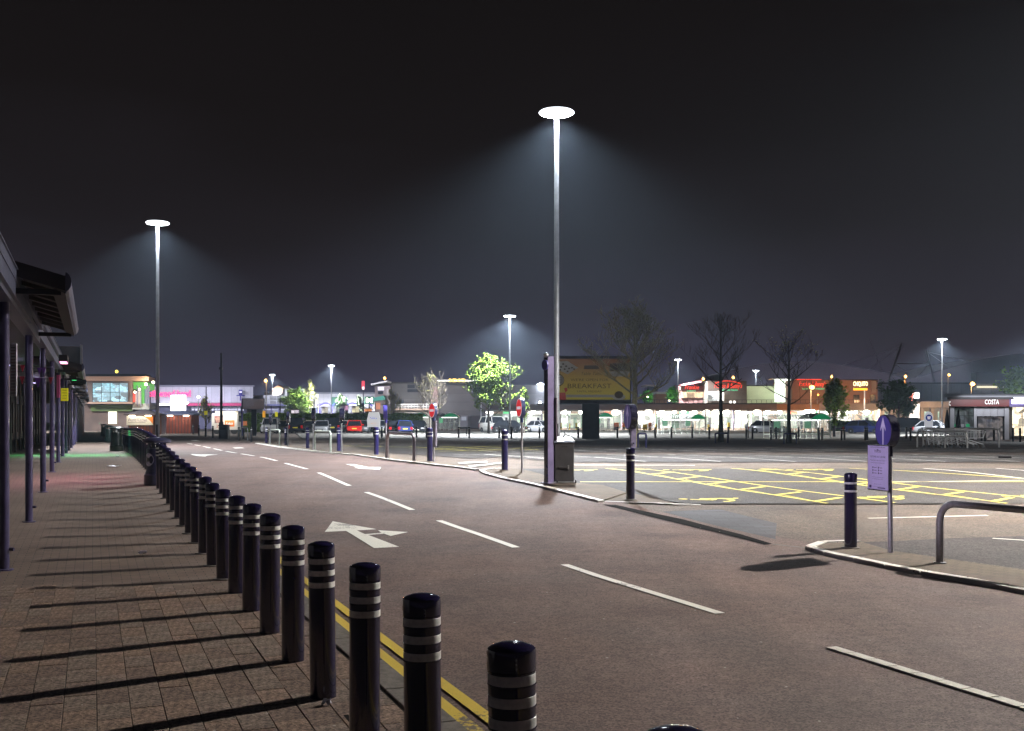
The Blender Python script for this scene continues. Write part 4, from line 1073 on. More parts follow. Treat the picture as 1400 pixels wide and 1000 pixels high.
# awnings with ribs
for i, (a, b) in enumerate(((7.4, 14.7), (29.5, 36.8), (43, 50.5), (57, 64), (71, 78), (85, 92))):
    z = -.05 if i else .0
    t0, t1 = TP - 2.6, TP + .70
    z0_, z1_ = 4.46 + z, 3.54 + z
    sl = lambda t: z0_ + (z1_ - z0_) * (t - t0) / (t1 - t0)
    aw = MB().prism([(t0, sl(t0)), (t1, sl(t1)), (t1, sl(t1) + .10), (t0, sl(t0) + .10)], a, b, 'xz').build('awning', m_aw, arc)
    if i < 4:
        for k in range(9):
            s = a + .1 + (b - a - .2) * k / 8
            MB().prism([(t0, sl(t0) - .075), (t1 - .06, sl(t1) - .06), (t1 - .06, sl(t1) - .002), (t0, sl(t0) - .002)], s - .025, s + .025, 'xz').build('rafter', m_rib, aw)
    MB().prism([(t0, sl(t0) - .11), (t1, sl(t1) - .09), (t1, sl(t1) - .003), (t0, sl(t0) - .003)], a - .05, a - .003, 'xz').build('end_beam', m_aw, aw)
    gp = [(t1 + .12 * math.sin(R(q)) * .6 - .0, sl(t1) + .0 - .12 * math.cos(R(q)) + .02) for q in (0, 30, 60, 90, 120, 150)]
    MB().prism([(t1 + .002, sl(t1) - .13)] + gp + [(t1 + .002, sl(t1) + .14)], a - .06, b + .02, 'xz').build('awning_gutter', m_gut, aw)
    MB().prism([(t1 - .16, sl(t1) - .05), (t1, sl(t1) - .12), (t1, sl(t1) - .10), (t1 - .16, sl(t1) - .03)], a, b, 'xz').build('soffit_strip', M('soffit_grey_%d' % i, (.09, .085, .09), .6), aw)
    for s in (a + .02, b - .08):
        MB().box(TP, t1 - .05, s, s + .06, 3.40 + z, 3.47 + z).box(t1 - .10, t1 - .04, s, s + .06, 3.471 + z, sl(t1) - .05).build('strut', m_black, aw)
    mbv = []
    for k in range(18):
        s = a + (b - a) * k / 18
        MB().box(TP - .05, TP - .01, s + .015, s + (b - a) / 18 - .015, 3.40 + z, sl(TP) - .03).build('upstand_board', m_rib if i < 2 else m_dark, aw) if i < 2 else None
# frontage
FT = -6.6
for i, (a, b) in enumerate(((-2, 14), (14.3, 29), (29.3, 43), (43.3, 57), (57.3, 71), (71.3, 100), (100.3, 135))):
    z = zs(a)
    MB().box(FT - .6, FT - .3, a, b, z - .2, 4.0 + z).build('shop_wall', m_dark, arc)
m_sill = M('shop_stall_riser', (.05, .05, .055), .5)
m_glassl = [interiormat('shop_glow_%d' % i, c1, c2, e_, 1.1, 3.) for i, (c1, c2, e_) in enumerate((((.5, .5, .6), (.2, .2, .3), .16), ((.75, .8, .7), (.3, .4, .35), .42), ((.6, .6, .75), (.2, .2, .3), .2)))]
for k in range(44):
    s = -1.5 + 3.0 * k
    z = zs(s)
    lit = k in (8, 9, 10, 11, 14) 
    w_ = MB().box(FT - .29, FT - .25, s + .08, s + 2.92, z + .55, z + 2.7).build('shop_window', m_glassl[1 if lit else (0 if k % 3 else 2)] if k < 20 else m_sill, arc)
    MB().box(FT - .249, FT - .17, s - .06, s + .06, z, z + 2.9).build('mullion', m_black, arc)
    MB().box(FT - .249, FT - .2, s + .07, s + 2.93, z + .02, z + .54).build('stall_riser', m_sill, arc)
    MB().box(FT - .249, FT - .15, s + .07, s + 2.93, z + 2.71, z + 3.3).build('shop_fascia', m_dark if k % 4 else m_sblue, arc)
# inner row of thin posts and low trolley-like planters in the gloom
for k in range(18):
    s = 20 + 3.1 * k
    MB().tube([(TP - 2.1, s, zs(s)), (TP - 2.1, s, zs(s) + 3.2)], .045, 8).build('inner_post', m_black, arc)
# small projecting signs on the arcade
MB().bbox(TP - .12, TP + .14, 3.2, 11.4, 3.36, 3.60, .05).build('sign_box', m_gut, arc)
MB().bbox(TP - .30, TP - .13, 3.2, 10.0, 2.92, 3.16, .03).build('sign_box', m_gut, arc)
# tall white-edged end block of the arcade
MB().box(-12, TP + .2, 75, 110, 3.9, 7.0).build('upper_block', M('upper_block_render', (.16, .14, .14), .7, noise=(.6, .3)), arc)
MB().box(TP + .205, TP + .35, 74.5, 77, 3.9, 7.1).build('white_edge_strip', M('white_edge', (.75, .75, .78), .5), arc)
def sgn(name, label, cat, px, py0, py1, d, w_, m_, rz=ROADA, th=.03):
    z0 = ZA(py1, d); z1 = ZA(py0, d)
    t = thing(name, label, cat, (XA(px, d), d, z0), rz)
    MB().bbox(-w_ / 2, w_ / 2, 0, th, 0, z1 - z0, .003).build('board', m_, t)
    return t, z1 - z0
m_ysign = M('yellow_notice', (.75, .68, .02), .45, emit=(.7, .62, .02), es=.35)
t, h = sgn('hanging_sign', 'square yellow notice hanging from the arcade posts', 'sign', 88, 531, 548.5, 37, .24, m_ysign, 0.)
for k, s_ in enumerate(('FREE', 'PARKING', 'CUSTOMERS', 'THIS WAY')): text('lettering', s_, .035, m_bk, t, (0, -.002, h - .07 - .09 * k), width=.16)
t, h = sgn('menu_board', 'tall narrow white menu board fixed to the nearest arcade post', 'sign', 18, 470, 542, 15.2, .09, M('menu_white', (.42, .42, .45), .5), 0.)
for k in range(16): MB().box(-.033, .033, -.003, -.001, h - .05 - .042 * k - .012, h - .05 - .042 * k).build('text_line', M('menu_text_%d' % k, (.10 + .05 * (k % 3), .1, .12), .6), t)
sgn('banner', 'narrow pink banner hanging between two arcade posts', 'banner', 79.5, 513, 544, 33.5, .10, M('pink_banner', (.5, .08, .22), .6), 0.)
MB_ = MB().tube([(XA(20, 24), 24, ZA(498, 24)), (XA(46, 24), 24.1, ZA(502.5, 24)), (XA(72, 24), 24, ZA(502, 24))], .006, 5).tube([(XA(20, 23.9), 23.9, ZA(514, 23.9)), (XA(46, 23.9), 23.9, ZA(517, 23.9)), (XA(72, 23.9), 23.9, ZA(516, 23.9))], .006, 5)
bt_ = thing('bunting', 'string of red and purple triangular flags under the arcade roof', 'bunting', (XA(46, 24), 24, ZA(516, 24)))
MB_.build('cord', m_swhite, bt_, world=True)
m_fl = [M('flag_red', (.5, .04, .08), .6), M('flag_purple', (.17, .06, .38), .6)]
for px, py, m_, s_ in ((31, 499.5, 0, 1), (54, 503, 1, 1), (30.5, 515, 0, 1.1), (52, 517, 1, 1.4), (69.5, 516, 0, 1), (60, 503, 1, .9)):
    d = 23.9 if py > 510 else 24
    MB().prism([(XA(px - 3.2 * s_, d), ZA(py, d)), (XA(px + 3.2 * s_, d), ZA(py, d)), (XA(px, d), ZA(py + 10 * s_, d))], d - .01, d - .005, 'xz').build('flag', m_fl[m_], bt_, world=True)
# two lit shop signs whose light tints the pavement
def ceil_lamp(s, label, e_):
    x, y = RF(s, TP - 1.6); z = GZ(y) + 3.2
    t = thing('ceiling_lamp', label, 'lamp', (x, y, z), ROADA)
    MB().bbox(-.07, .07, -.5, .5, 0, .07, .01).build('housing', m_black, t)
    MB().box(-.05, .05, -.46, .46, -.012, -.002).build('tube', MATS.get('violet_tube') or M('violet_tube', (.5, .5, .5), .4, emit=(.6, .5, 1), es=1.5), t)
    l = bpy.data.lights.new('ceiling_light', 'POINT'); l.energy = e_; l.color = (.62, .55, 1); l.shadow_soft_size = .2
    lo = bpy.data.objects.new('ceiling_light', l); lo.location = (0, 0, -.15); lo.parent = t; COL.objects.link(lo)
for i, s in enumerate((11, 21, 34, 50)): ceil_lamp(s, 'dim violet strip lamp under the arcade roof, %s from the near end' % nth(i + 1), 15)
def shoplamp(s, col, label, e_, half=38):
    x, y = RF(s, TP + .35); z = GZ(y) + 2.9
    t = thing('shop_lantern', label, 'lamp', (x, y, z), ROADA)
    MB().bbox(-.1, .1, -.6, .6, 0, .16, .01).build('housing', m_black, t)
    MB().box(-.08, .08, -.55, .55, -.012, -.002).build('lit_panel', M('lit_%s' % label.split()[0], (.5, .5, .5), .4, emit=col, es=3), t)
    l = bpy.data.lights.new('shop_light', 'SPOT'); l.energy = e_; l.color = col; l.spot_size = R(2 * half); l.spot_blend = 1; l.shadow_soft_size = .3
    lo = bpy.data.objects.new('shop_light', l); lo.location = (.2, 0, -.05); lo.rotation_euler = (0, R(8), 0); lo.parent = t; COL.objects.link(lo)
shoplamp(38, (.05, 1, .25), 'green lit shop lantern under the arcade roof', 1500, 66)
shoplamp(22, (1, .35, .55), 'pink lit shop lantern under the arcade roof', 380, 60)

# added violet spot, unseen, aimed over the bollards to brighten the signs
x, y = RF(1.5, TP); fl_ = thing('added_flood_lamp', 'added violet floodlight, unseen left of the view, that brightens the signs', 'lamp', (x, y, 3.3), 0)
MB().bbox(-.12, .12, -.1, .1, 0, .16, .02).build('housing', m_black, fl_)
l = bpy.data.lights.new('added_flood_light', 'SPOT'); l.energy = 3000; l.color = (.84, .76, 1); l.spot_size = R(20); l.spot_blend = .7; l.shadow_soft_size = .06
lo = bpy.data.objects.new('added_flood_light', l); lo.location = (.15, 0, .05); lo.parent = fl_; COL.objects.link(lo)
lo.rotation_euler = (Vector((5.1, 14.9, 1.75)) - Vector((x + .15, y, 3.35))).to_track_quat('-Z', 'Y').to_euler()

# gum spots and tiny pale scraps trodden into paving and road
rr = random.Random(77); gm = MB()
for _ in range(420):
    if rr.random() < .6: s, t_ = rr.uniform(-3, 26), rr.uniform(-4.5, .35)
    else: s, t_ = rr.uniform(-4, 24), rr.uniform(1.2, 8)
    x, y = RF(s, t_); r_ = rr.uniform(.005, .014); n_ = 7
    zz_ = GZ(y) + (.024 if t_ < .4 and y < 12.3 else .008)
    gm.add([(x + r_ * rr.uniform(.6, 1.2) * math.cos(6.283 * k / n_), y + r_ * rr.uniform(.8, 1.6) * math.sin(6.283 * k / n_), zz_ + .001) for k in range(n_)], [tuple(range(n_))])
gs_ = gm.build('gum_spots', M('gum_grey', (.34, .31, .28), .8)); gs_['kind'] = 'stuff'; gs_['label'] = 'pale trodden gum spots and specks scattered on paving and road'
# litter on the pavement
def litter(px, py, w_, m_, label, seed):
    x, y = P(px, py); rr = random.Random(seed)
    vs = []; n = 5
    for i in range(n):
        for j in range(n): vs.append((x + (i / (n - 1) - .5) * w_ + rr.uniform(-.01, .01), y + (j / (n - 1) - .5) * w_ * 1.1, GZ(y) + .03 + rr.uniform(0, .045)))
    fs = [(i * n + j, (i + 1) * n + j, (i + 1) * n + j + 1, i * n + j + 1) for i in range(n - 1) for j in range(n - 1)]
    o = MB().add(vs, fs).build('litter', m_); tag(o, label, 'litter')
m_pap = M('paper_litter', (.75, .72, .78), .6, noise=(12, .2))
litter(156, 639.5, .32, m_pap, 'crumpled white paper bag lying on the pavement by the arcade', 1)
litter(195, 760, .09, m_pap, 'small crushed white carton on the pavement between bollard shadows', 2)
litter(161, 626, .10, m_pap, 'tiny scrap of paper near the far litter bins', 3)
litter(447, 970, .05, M('foil_scrap', (.4, .4, .44), .3, metal=.6), 'grey foil scrap in the paving gap by the near bollard', 4)
x, y = P(452, 986); o = sheet('paving_gap', [RF(-1.06, .02), RF(-1.06, .06), RF(-.55, .055), RF(-.55, .025)], .026, m_dull); struct(o)
x, y = P(1374, 626.5)
o = MB().bbox(x - .2, x + .2, y - .1, y + .1, GZ(y), GZ(y) + .06, .02).build('litter', m_dull); tag(o, 'dark scrap lying on the car park in front of the coffee shop', 'litter')

# ================================================================== far side of the car park
def W_(nm, rgb, **k): return M(nm, rgb, .7, **k)
def root_at(name, label, cat, px, d, group=None, rz=0.): return thing(name, label, cat, (XA(px, d), d, GZ(d)), rz, group)
def em(nm, c, s): return M(nm, (c[0] * .6, c[1] * .6, c[2] * .6), .5, emit=c, es=s)
m_frame = M('window_frame_dark', (.03, .03, .035), .5)
m_wglass = M('window_glass_dark', (.03, .035, .05), .15, coat=.5)
m_stone = W_('pale_stone', (.36, .27, .22), noise=(.4, .3))
m_brown = W_('brown_render', (.13, .085, .07), noise=(.5, .35))
m_white_wall = cladmat('white_cladding', (.52, .52, .56), 1.1, .22)
m_greyclad = cladmat('grey_cladding', (.135, .13, .14), 1.3, .28, 'Z', .45, .06)
m_dk = W_('dark_roof', (.028, .026, .030), noise=(.3, .3))

# ---- hill of far dark sheds first: sports hall with bowed roof and raking masts
d = 430
hall = root_at('sports_hall', 'huge dark hall with a bowed roof behind the right-hand shops', 'building', 1130, d)
top = [(985, 512), (1010, 505), (1040, 499), (1080, 495), (1110, 495.5), (1150, 500), (1190, 507), (1225, 515), (1236, 518)]
m_hall = M('hall_cladding', (.30, .27, .32), .7, noise=(.03, .3))
MB().prism([(XA(px, d), ZA(py, d)) for px, py in top] + [(XA(1236, d), 0), (XA(985, d), 0)], d, d + 60, 'xz').build('shell', m_hall, hall, world=True)
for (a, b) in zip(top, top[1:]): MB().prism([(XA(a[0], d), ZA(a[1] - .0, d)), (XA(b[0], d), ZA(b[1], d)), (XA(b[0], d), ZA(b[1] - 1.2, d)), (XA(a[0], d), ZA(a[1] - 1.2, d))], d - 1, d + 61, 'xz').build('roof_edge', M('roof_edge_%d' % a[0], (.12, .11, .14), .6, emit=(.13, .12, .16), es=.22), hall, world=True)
top = [(1236, 520), (1262, 514), (1300, 503), (1340, 493), (1380, 486), (1430, 481), (1500, 476)]
hall2 = root_at('sports_hall', 'huge dark hall whose roof climbs to the right edge above the coffee shop', 'building', 1340, d)
MB().prism([(XA(px, d), ZA(py, d)) for px, py in top] + [(XA(1500, d), 0), (XA(1236, d), 0)], d, d + 60, 'xz').build('shell', m_hall, hall2, world=True)
for (a, b) in zip(top, top[1:]): MB().prism([(XA(a[0], d), ZA(a[1], d)), (XA(b[0], d), ZA(b[1], d)), (XA(b[0], d), ZA(b[1] - 1.2, d)), (XA(a[0], d), ZA(a[1] - 1.2, d))], d - 1, d + 61, 'xz').build('roof_edge', MATS['roof_edge_1040'], hall2, world=True)
MB().slab(1335, 1500, 509, 530, d - 8, 5).build('plant_screen', m_dk, hall2, world=True)
ms = root_at('mast_frame', 'pale raking steel masts with crossbar and braces above the dark halls', 'mast', 1247, 415)
m_mast = M('mast_steel', (.3, .28, .33), .5)
def stick(a, b, r, nm='strut', par=None, mm=None, dd=415):
    MB().tube([(XA(a[0], dd), dd, ZA(a[1], dd)), (XA(b[0], dd), dd, ZA(b[1], dd))], r, 6).build(nm, mm or m_mast, par or ms, world=True)
stick((1233, 470), (1212, 530), .42, 'mast'); stick((1266, 478), (1284, 545), .42, 'mast'); stick((1223.5, 497.5), (1271, 496.5), .22, 'crossbar')
stick((1224, 498), (1242, 512), .2, 'brace'); stick((1271, 497), (1252, 518), .2, 'brace')
for a, b in (((1231, 474), (1150, 500)), ((1231, 474), (1185, 507)), ((1267, 481), (1330, 496)), ((1267, 481), (1300, 504)), ((1190, 465), (1205, 507)), ((1245, 512), (1205, 507))): stick(a, b, .09, 'cable')
d = 330
lw = root_at('long_warehouse', 'long low grey warehouse behind the coffee shop and the round dark tree', 'building', 1300, d)
MB().slab(1195, 1520, 525, 580, d, 30).build('wall', cladmat('warehouse_clad', (.26, .22, .25), 3, .2), lw, world=True)
MB().slab(1195, 1520, 523.2, 524.9, d - .6, 31).build('roof_edge', m_dk, lw, world=True)
MB().slab(1336, 1378, 528, 530.5, d - .9, .3).build('lit_strip', em('warehouse_strip', (1, .9, .6), 1.2), lw, world=True)

def wash(root, x0, x1, py, d, dist, e_, col, tilt=60, up=False, w_=.4):
    """row of floodlights along a front, the light seen on it; on the halls an added glow"""
    l = bpy.data.lights.new('facade_light', 'AREA'); l.shape = 'RECTANGLE'; l.size = XA(x1, d) - XA(x0, d); l.size_y = w_
    l.energy = e_ * .22; l.color = col; l.spread = R(150)
    lo = bpy.data.objects.new('facade_light', l); o = Vector(root['_o'])
    lo.location = Vector(((XA(x0, d) + XA(x1, d)) / 2, d - dist, ZA(py, d))) - o
    lo.rotation_euler = (R(tilt), 0, 0); lo.parent = root; COL.objects.link(lo)

wash(hall, 990, 1230, 535, 430, 14, 5200, (.75, .68, .9), 110)  # added faint glow on both dark halls, no floodlights stand there
wash(hall2, 1240, 1490, 535, 430, 14, 5200, (.75, .68, .9), 110)

# ---- neon helper
def neon(s_, px, py, hpx, wpx, d, m_, root, shear=0., nm='lettering', bold=.02):
    text(nm, s_, hpx / 1500 * d, m_, root, (XA(px, d), d, ZA(py, d)), (90, 0, 0), width=wpx / 1500 * d, shear=shear, bold=bold, world=True)
n_red = em('neon_red', (1, .06, .03), 1.6); n_pink = em('neon_pink', (1, .04, .22), 1.8); n_green = em('neon_green', (.1, .9, .45), 1.2)
n_white = em('neon_white', (1, .97, .9), 4); n_yel = em('neon_yellow', (1, .68, .12), 3); n_or = em('neon_orange', (1, .45, .02), 2.2)

# ---- restaurant with the big upper window, far left
SKEW[0] = -.20
d = 150.
rb = root_at('restaurant_building', 'two-storey restaurant with a huge lit upper window and a green corner', 'building', 162, d)
m_rend = W_('brown_grey_render', (.20, .15, .13), noise=(.3, .25)); m_cop = M('lit_coping', (.45, .28, .2), .6)
MB().slab(112, 181, 521, 552, d, 7).build('upper_wall', m_rend, rb, world=True)
MB().slab(112, 181, 552.4, None, d + 2.2, 6).build('lower_wall', m_brown, rb, world=True)
MB().slab(110, 203, 514.8, 520.9, d - 1, 7).build('roof_fascia', m_cop, rb, world=True)
MB().slab(116, 200, 511.5, 514.6, d + 1, 5).build('roof_upstand', m_dk, rb, world=True)
MB().slab(119, 181.5, 549.8, 552.3, d - .6, .5).build('sill_band', m_cop, rb, world=True)
MB().slab(124, 181, 553.8, 562.5, d + 1.6, .3).build('green_sign_band', M('green_band_sign', (.08, .13, .02), .6), rb, world=True)
m_glow = interiormat('restaurant_interior', (.55, .85, 1.), (.25, .55, .65), 1.6, 1.1, 2.5)
wn = MB().slab(126.5, 175, 524, 549.6, d - .15, .1).build('window', m_glow, rb, world=True)
for px in (126.5, 138.5, 150.5, 163, 175): MB().slab(px - .35, px + .35, 523.6, 549.7, d - .25, .08).build('mullion', m_frame, wn, world=True)
for py in (523.5, 536.5, 549.6): MB().slab(126.1, 175.4, py - .3, py + .3, d - .34, .08).build('transom', m_frame, wn, world=True)
MB().slab(148.3, 159.5, 563, 579.5, d + 2.05, .1).build('lit_doorway', em('doorway_glow', (.95, 1, .72), 2.2), rb, world=True)
g = em('green_corner', (.12, .5, .10), .75); g2 = MATS['green_corner']
MB().slab(181.3, 200, 523, 532, d + 1, 9).build('green_panel', g, rb, world=True)
MB().slab(193.5, 196.5, 532.1, 552, d + 1, 1).build('green_panel', g, rb, world=True)
MB().slab(181.3, 184.3, 535.5, 550, d + .6, .4).build('red_panel', em('red_panel_glow', (1, .10, .07), 1.1), rb, world=True)
MB().slab(184.5, 193.3, 535, 553, d + 1.4, .2).build('corner_window', em('corner_window_glow', (.75, .72, .68), .55), rb, world=True)
MB().slab(196.7, 203.5, 528, 556, d + 2.5, .2).build('corner_window', em('corner_window_glow_blue', (.42, .44, .6), .5), rb, world=True)
MB().slab(181.3, 204.5, 552.2, 560, d + 1, 7).build('balcony_slab', M('balcony_white', (.5, .52, .48), .6), rb, world=True)
for px in (187.5, 192, 200.5, 203.5): MB().slab(px, px + .7, 527, 556, d + .55, .3).build('corner_post', MATS['lavender_painted_steel'], rb, world=True)
def bulb(px, py, d, r, m_, label, e_=0, col=(1, .8, .55), cat='lamp'):
    x, z = XA(px, d), ZA(py, d)
    t = thing('wall_lamp', label, cat, (x, d, z))
    MB().lathe([(.001, -r), (r * .7, -r * .7), (r, 0), (r * .7, r * .7), (.001, r)], 10).build('bulb', m_, t, smooth=True)
    MB().box(-r * .5, r * .5, r * .6, r * 2.2, -r * .4, r * .4).build('bracket', m_black, t)
    if e_:
        l = bpy.data.lights.new('lamp_light', 'POINT'); l.energy = e_; l.color = col; l.shadow_soft_size = r
        lo = bpy.data.objects.new('lamp_light', l); lo.location = (0, -r * 2.5, 0); lo.parent = t; COL.objects.link(lo)
    return t
m_bulb = em('bulb_warm', (1, .85, .6), 9); m_bulbw = em('bulb_white', (.9, .95, 1), 14)
bulb(159.5, 508.3, d + 2, .22, em('bulb_yellow', (1, .75, .1), 3), 'small yellow lamp on the restaurant roof', 0)
bulb(199.8, 525.6, d - 1.4, .2, m_bulb, 'round warm lamp at the green corner of the restaurant', 250)
bulb(209.5, 523, d - 1.4, .2, m_bulb, 'round warm lamp at the roof end of the restaurant', 250)
bulb(190.5, 532.4, d - .5, .16, m_bulb, 'small lamp over the red panel of the restaurant', 60)
bulb(184.5, 536.3, d - .5, .16, m_bulb, 'small lamp at the red panel of the restaurant', 0)

SKEW[0] = -.382
# ---- bowling hall
d = 185.
bh = root_at('bowling_hall', 'wide pale grey bowling hall with pink neon lettering', 'building', 280, d)
MB().slab(206, 346, 529, 551.3, d, 40).build('upper_wall', m_white_wall, bh, world=True)
MB().slab(200, 348, 526.8, 528.9, d - .3, 41).build('parapet', M('parapet_grey', (.2, .2, .24), .6), bh, world=True)
MB().slab(208, 335, 556, None, d + 1.5, 30).build('lower_wall', W_('blue_grey_lower_wall', (.12, .12, .18), noise=(.3, .3)), bh, world=True)
MB().slab(257, 332, 551.5, 555.2, d - 1.2, 3).build('pink_fascia', M('pink_fascia', (.5, .04, .14), .5), bh, world=True)
neon('hollywood bowl', 229.5, 539.5, 11.5, 62, d - .5, n_pink, bh)
for k in range(16):
    wn = MB().slab(262 + 4.5 * k, 265.6 + 4.5 * k, 556, 561.5, d + 1.2, .2).build('window', m_wglass, bh, world=True)
    MB().slab(261.6 + 4.5 * k, 262 + 4.5 * k, 556, 561.5, d + 1.15, .2).build('frame', m_frame, wn, world=True)
for k in range(9):
    MB().slab(212 + 5 * k, 215.6 + 5 * k, 563, 577, d + 1.2, .2).build('window', interiormat('bowl_window_%d' % k, (.35, .35, .8), (.2, .2, .3), .55, .8), bh, world=True)
MB().slab(218, 236, 551.9, 554.6, d - .8, .2).build('lit_strip', em('bowl_strip', (1, .95, 1), 4), bh, world=True)
MB().slab(254, 258, 550, 553, d - .8, .2).build('lit_strip', n_white, bh, world=True)
cube = root_at('light_box', 'glaring white illuminated cube sign above the second kiosk', 'illuminated sign', 244.5, 140)
MB().slab(235, 254, 540.5, 561.5, 140, 2.2).build('lit_face', em('light_box_white', (.93, .95, 1), 7), cube, world=True)
MB().tube([(XA(244.5, 141), 141, GZ(141)), (XA(244.5, 141), 141, ZA(561.8, 140))], .12, 8).build('post', m_pole, cube, world=True)
hx = root_at('high_fascia_sign', 'small blue and white emblem sign high on the right part of the bowling hall', 'sign', 329, 184)
MB().slab(326.5, 331.5, 533, 541, 184, .3).build('emblem', m_sblue, hx, world=True); MB().slab(323.5, 334.8, 540.2, 541.8, 183.6, .3).build('emblem_base', m_sblue, hx, world=True)
MB().slab(327.5, 330.8, 535.5, 537, 183.6, .2).build('emblem_face', m_sw2, hx, world=True); MB().slab(328.2, 329.6, 541.9, 548, 184, .3).build('post', m_sblue, hx, world=True)

wash(rb, 112, 205, 570, 150, 9, 420, (1, .72, .5), 115)
wash(bh, 208, 345, 521, 185, 7, 4200, (.80, .80, 1), 50)
wash(bh, 208, 345, 560, 185, 8, 2600, (.75, .75, 1), 80)
# ---- two kiosks with hipped roofs
m_bulb = MATS['bulb_warm']
def kiosk(x0, x1, yt, label, d, wall, roofm, banner):
    t = root_at('kiosk', label, 'kiosk', (x0 + x1) / 2, d)
    a, b = XA(x0, d), XA(x1, d); w2 = (b - a) / 2; zt = ZA(yt, d) - GZ(d); ze = ZA(568, d) - GZ(d)
    MB().box(-w2 + .35, w2 - .35, .35, 2 * w2 - .35, 0, ze).build('wall', wall, t)
    vs = [(-w2, 0, ze), (w2, 0, ze), (w2, 2 * w2, ze), (-w2, 2 * w2, ze), (-w2, 0, ze + .12), (w2, 0, ze + .12), (w2, 2 * w2, ze + .12), (-w2, 2 * w2, ze + .12), (0, w2, zt)]
    MB().add(vs, [(3, 2, 1, 0), (0, 1, 5, 4), (1, 2, 6, 5), (2, 3, 7, 6), (3, 0, 4, 7), (4, 5, 8), (5, 6, 8), (6, 7, 8), (7, 4, 8)]).build('roof', roofm, t)
    for k in range(9):
        f = -w2 + .4 + (2 * w2 - .8) * k / 8
        MB().box(f - .03, f + .03, .30, .345, 0, ze - .01).build('board_batten', m_frame, t)
    for q in (-.5, .5):
        MB().bbox(q * w2 - .3, q * w2 + .3, .05, .2, ze - .1, ze - .002, .01).build('eave_lamp', m_bulb, t)
    l = bpy.data.lights.new('eave_light', 'AREA'); l.shape = 'RECTANGLE'; l.size = w2 * 1.6; l.size_y = .15; l.energy = 60; l.color = (1, .85, .7)
    lo = bpy.data.objects.new('eave_light', l); lo.location = (0, -.9, ze + .3); lo.rotation_euler = (R(35), 0, 0); lo.parent = t; COL.objects.link(lo)
    return t, w2, zt, ze
m_kr = M('kiosk_roof_dark', (.06, .045, .05), .7, noise=(1, .3))
d = 112
t, w2, zt, ze = kiosk(169, 213, 559.5, 'left wooden kiosk with dark hipped roof and white kitchen banner', d, M('kiosk_wall_rust', (.22, .065, .03), .7, noise=(1, .3)), m_kr, 1)
xb = t.location.x
MB().box(XA(172, d) - xb, XA(208.5, d) - xb, .2, .24, ZA(581.5, d) - GZ(d), ZA(569, d) - GZ(d)).build('banner', M('banner_white', (.75, .75, .66), .6), t)
MB().prism([(XA(195, d) - xb, ZA(569, d) - GZ(d)), (XA(208.5, d) - xb, ZA(569, d) - GZ(d)), (XA(208.5, d) - xb, ZA(580.5, d) - GZ(d)), (XA(204, d) - xb, ZA(575, d) - GZ(d))], .18, .197, 'xz').build('banner_corner', M('banner_orange', (.8, .22, .02), .6), t)
text('lettering', 'World Kitchen', .36, m_ink, t, (XA(187, d) - xb, .19, ZA(574.3, d) - GZ(d)), width=1.95)
MB().box(XA(174, d) - xb, XA(198, d) - xb, .185, .199, ZA(578.2, d) - GZ(d), ZA(577.5, d) - GZ(d)).build('banner_text_line', M('banner_grey', (.3, .3, .3), .6), t)
kiosk(221, 265, 561, 'right wooden kiosk with dark hipped roof under the glaring light cube', 120, M('kiosk_wall_dark_red', (.26, .06, .035), .7, noise=(1, .3)), M('kiosk_roof_blue', (.05, .06, .12), .6), 0)
wp = root_at('freestanding_panel', 'upright pale panel between the two kiosks', 'panel', 222.5, 116); MB().slab(219, 226.3, 568, None, 116, .3).build('panel', M('pale_panel', (.55, .55, .65), .6), wp, world=True)

# ---- poles, screens and small stuff on the left
def polething(name, label, cat, px, base, top, r, m_, d=None):
    x, y = P(px, base) if d is None else (XA(px, d), d)
    t = thing(name, label, cat, (x, y, GZ(y)))
    MB().tube([(0, 0, 0), (0, 0, ZA(top, y) - GZ(y))], [r, r * .6], 10).build('pole', m_, t, smooth=True)
    return t, y
t, y = polething('tall_pole', 'tall black pole beside the square dark bin on the left', 'pole', 302.5, 599.5, 483, .13, m_pole)
MB().tube([(0, 0, .0), (0, 0, 1.3)], .19, 10).build('pole_base', m_pole, t); MB().box(-.12, .12, -.25, .1, 5.55, 5.75).build('camera', m_pole, t)
t, y = polething('tall_pole', 'grey pole with a yellow plate in front of the bowling hall', 'pole', 281.8, 597, 529, .07, m_pole)
MB().box(-.14, .14, -.09, -.07, ZA(567.5, y) - GZ(y), ZA(562, y) - GZ(y)).build('yellow_plate', m_ysign, t)
t, y = polething('lamp_post', 'slim pale lamp post left of the grey pole with a yellow plate', 'lamp', 271.2, None, 543, .09, m_galv, d=150)
MB().lathe([(.001, -.2), (.25, 0), (.001, .2)], 10, c=(0, 0, ZA(543, 150) - GZ(150))).build('lantern', m_bulbw, t)
t, y = polething('screen', 'wide dark advertising screen on a blue post beside the hedge', 'screen', 330.8, 596, 546, .11, m_sblue)
MB().box(.02, 31 / 1500 * y, -.12, .1, ZA(560, y) - GZ(y), ZA(545, y) - GZ(y)).build('screen_case', m_bf, t)
MB().box(.12, 30 / 1500 * y, -.13, -.121, ZA(559.4, y) - GZ(y), ZA(545.8, y) - GZ(y)).build('screen_face', interiormat('ad_screen', (.30, .22, .22), (.12, .14, .2), .5, .8), t)
MB().box(13 / 1500 * y, 20 / 1500 * y, -.05, .05, 0, ZA(560.2, y) - GZ(y)).build('leg', m_pole, t)
t, y = polething('tall_pole', 'thin dark pole right of the white shopfront', 'pole', 383, None, 540, .09, m_pole, d=150)
t, y = polething('ring_sign', 'dark post carrying a small white ring sign above the hedge', 'sign', 429.5, None, 546, .1, m_pole, d=120)
rr_ = []
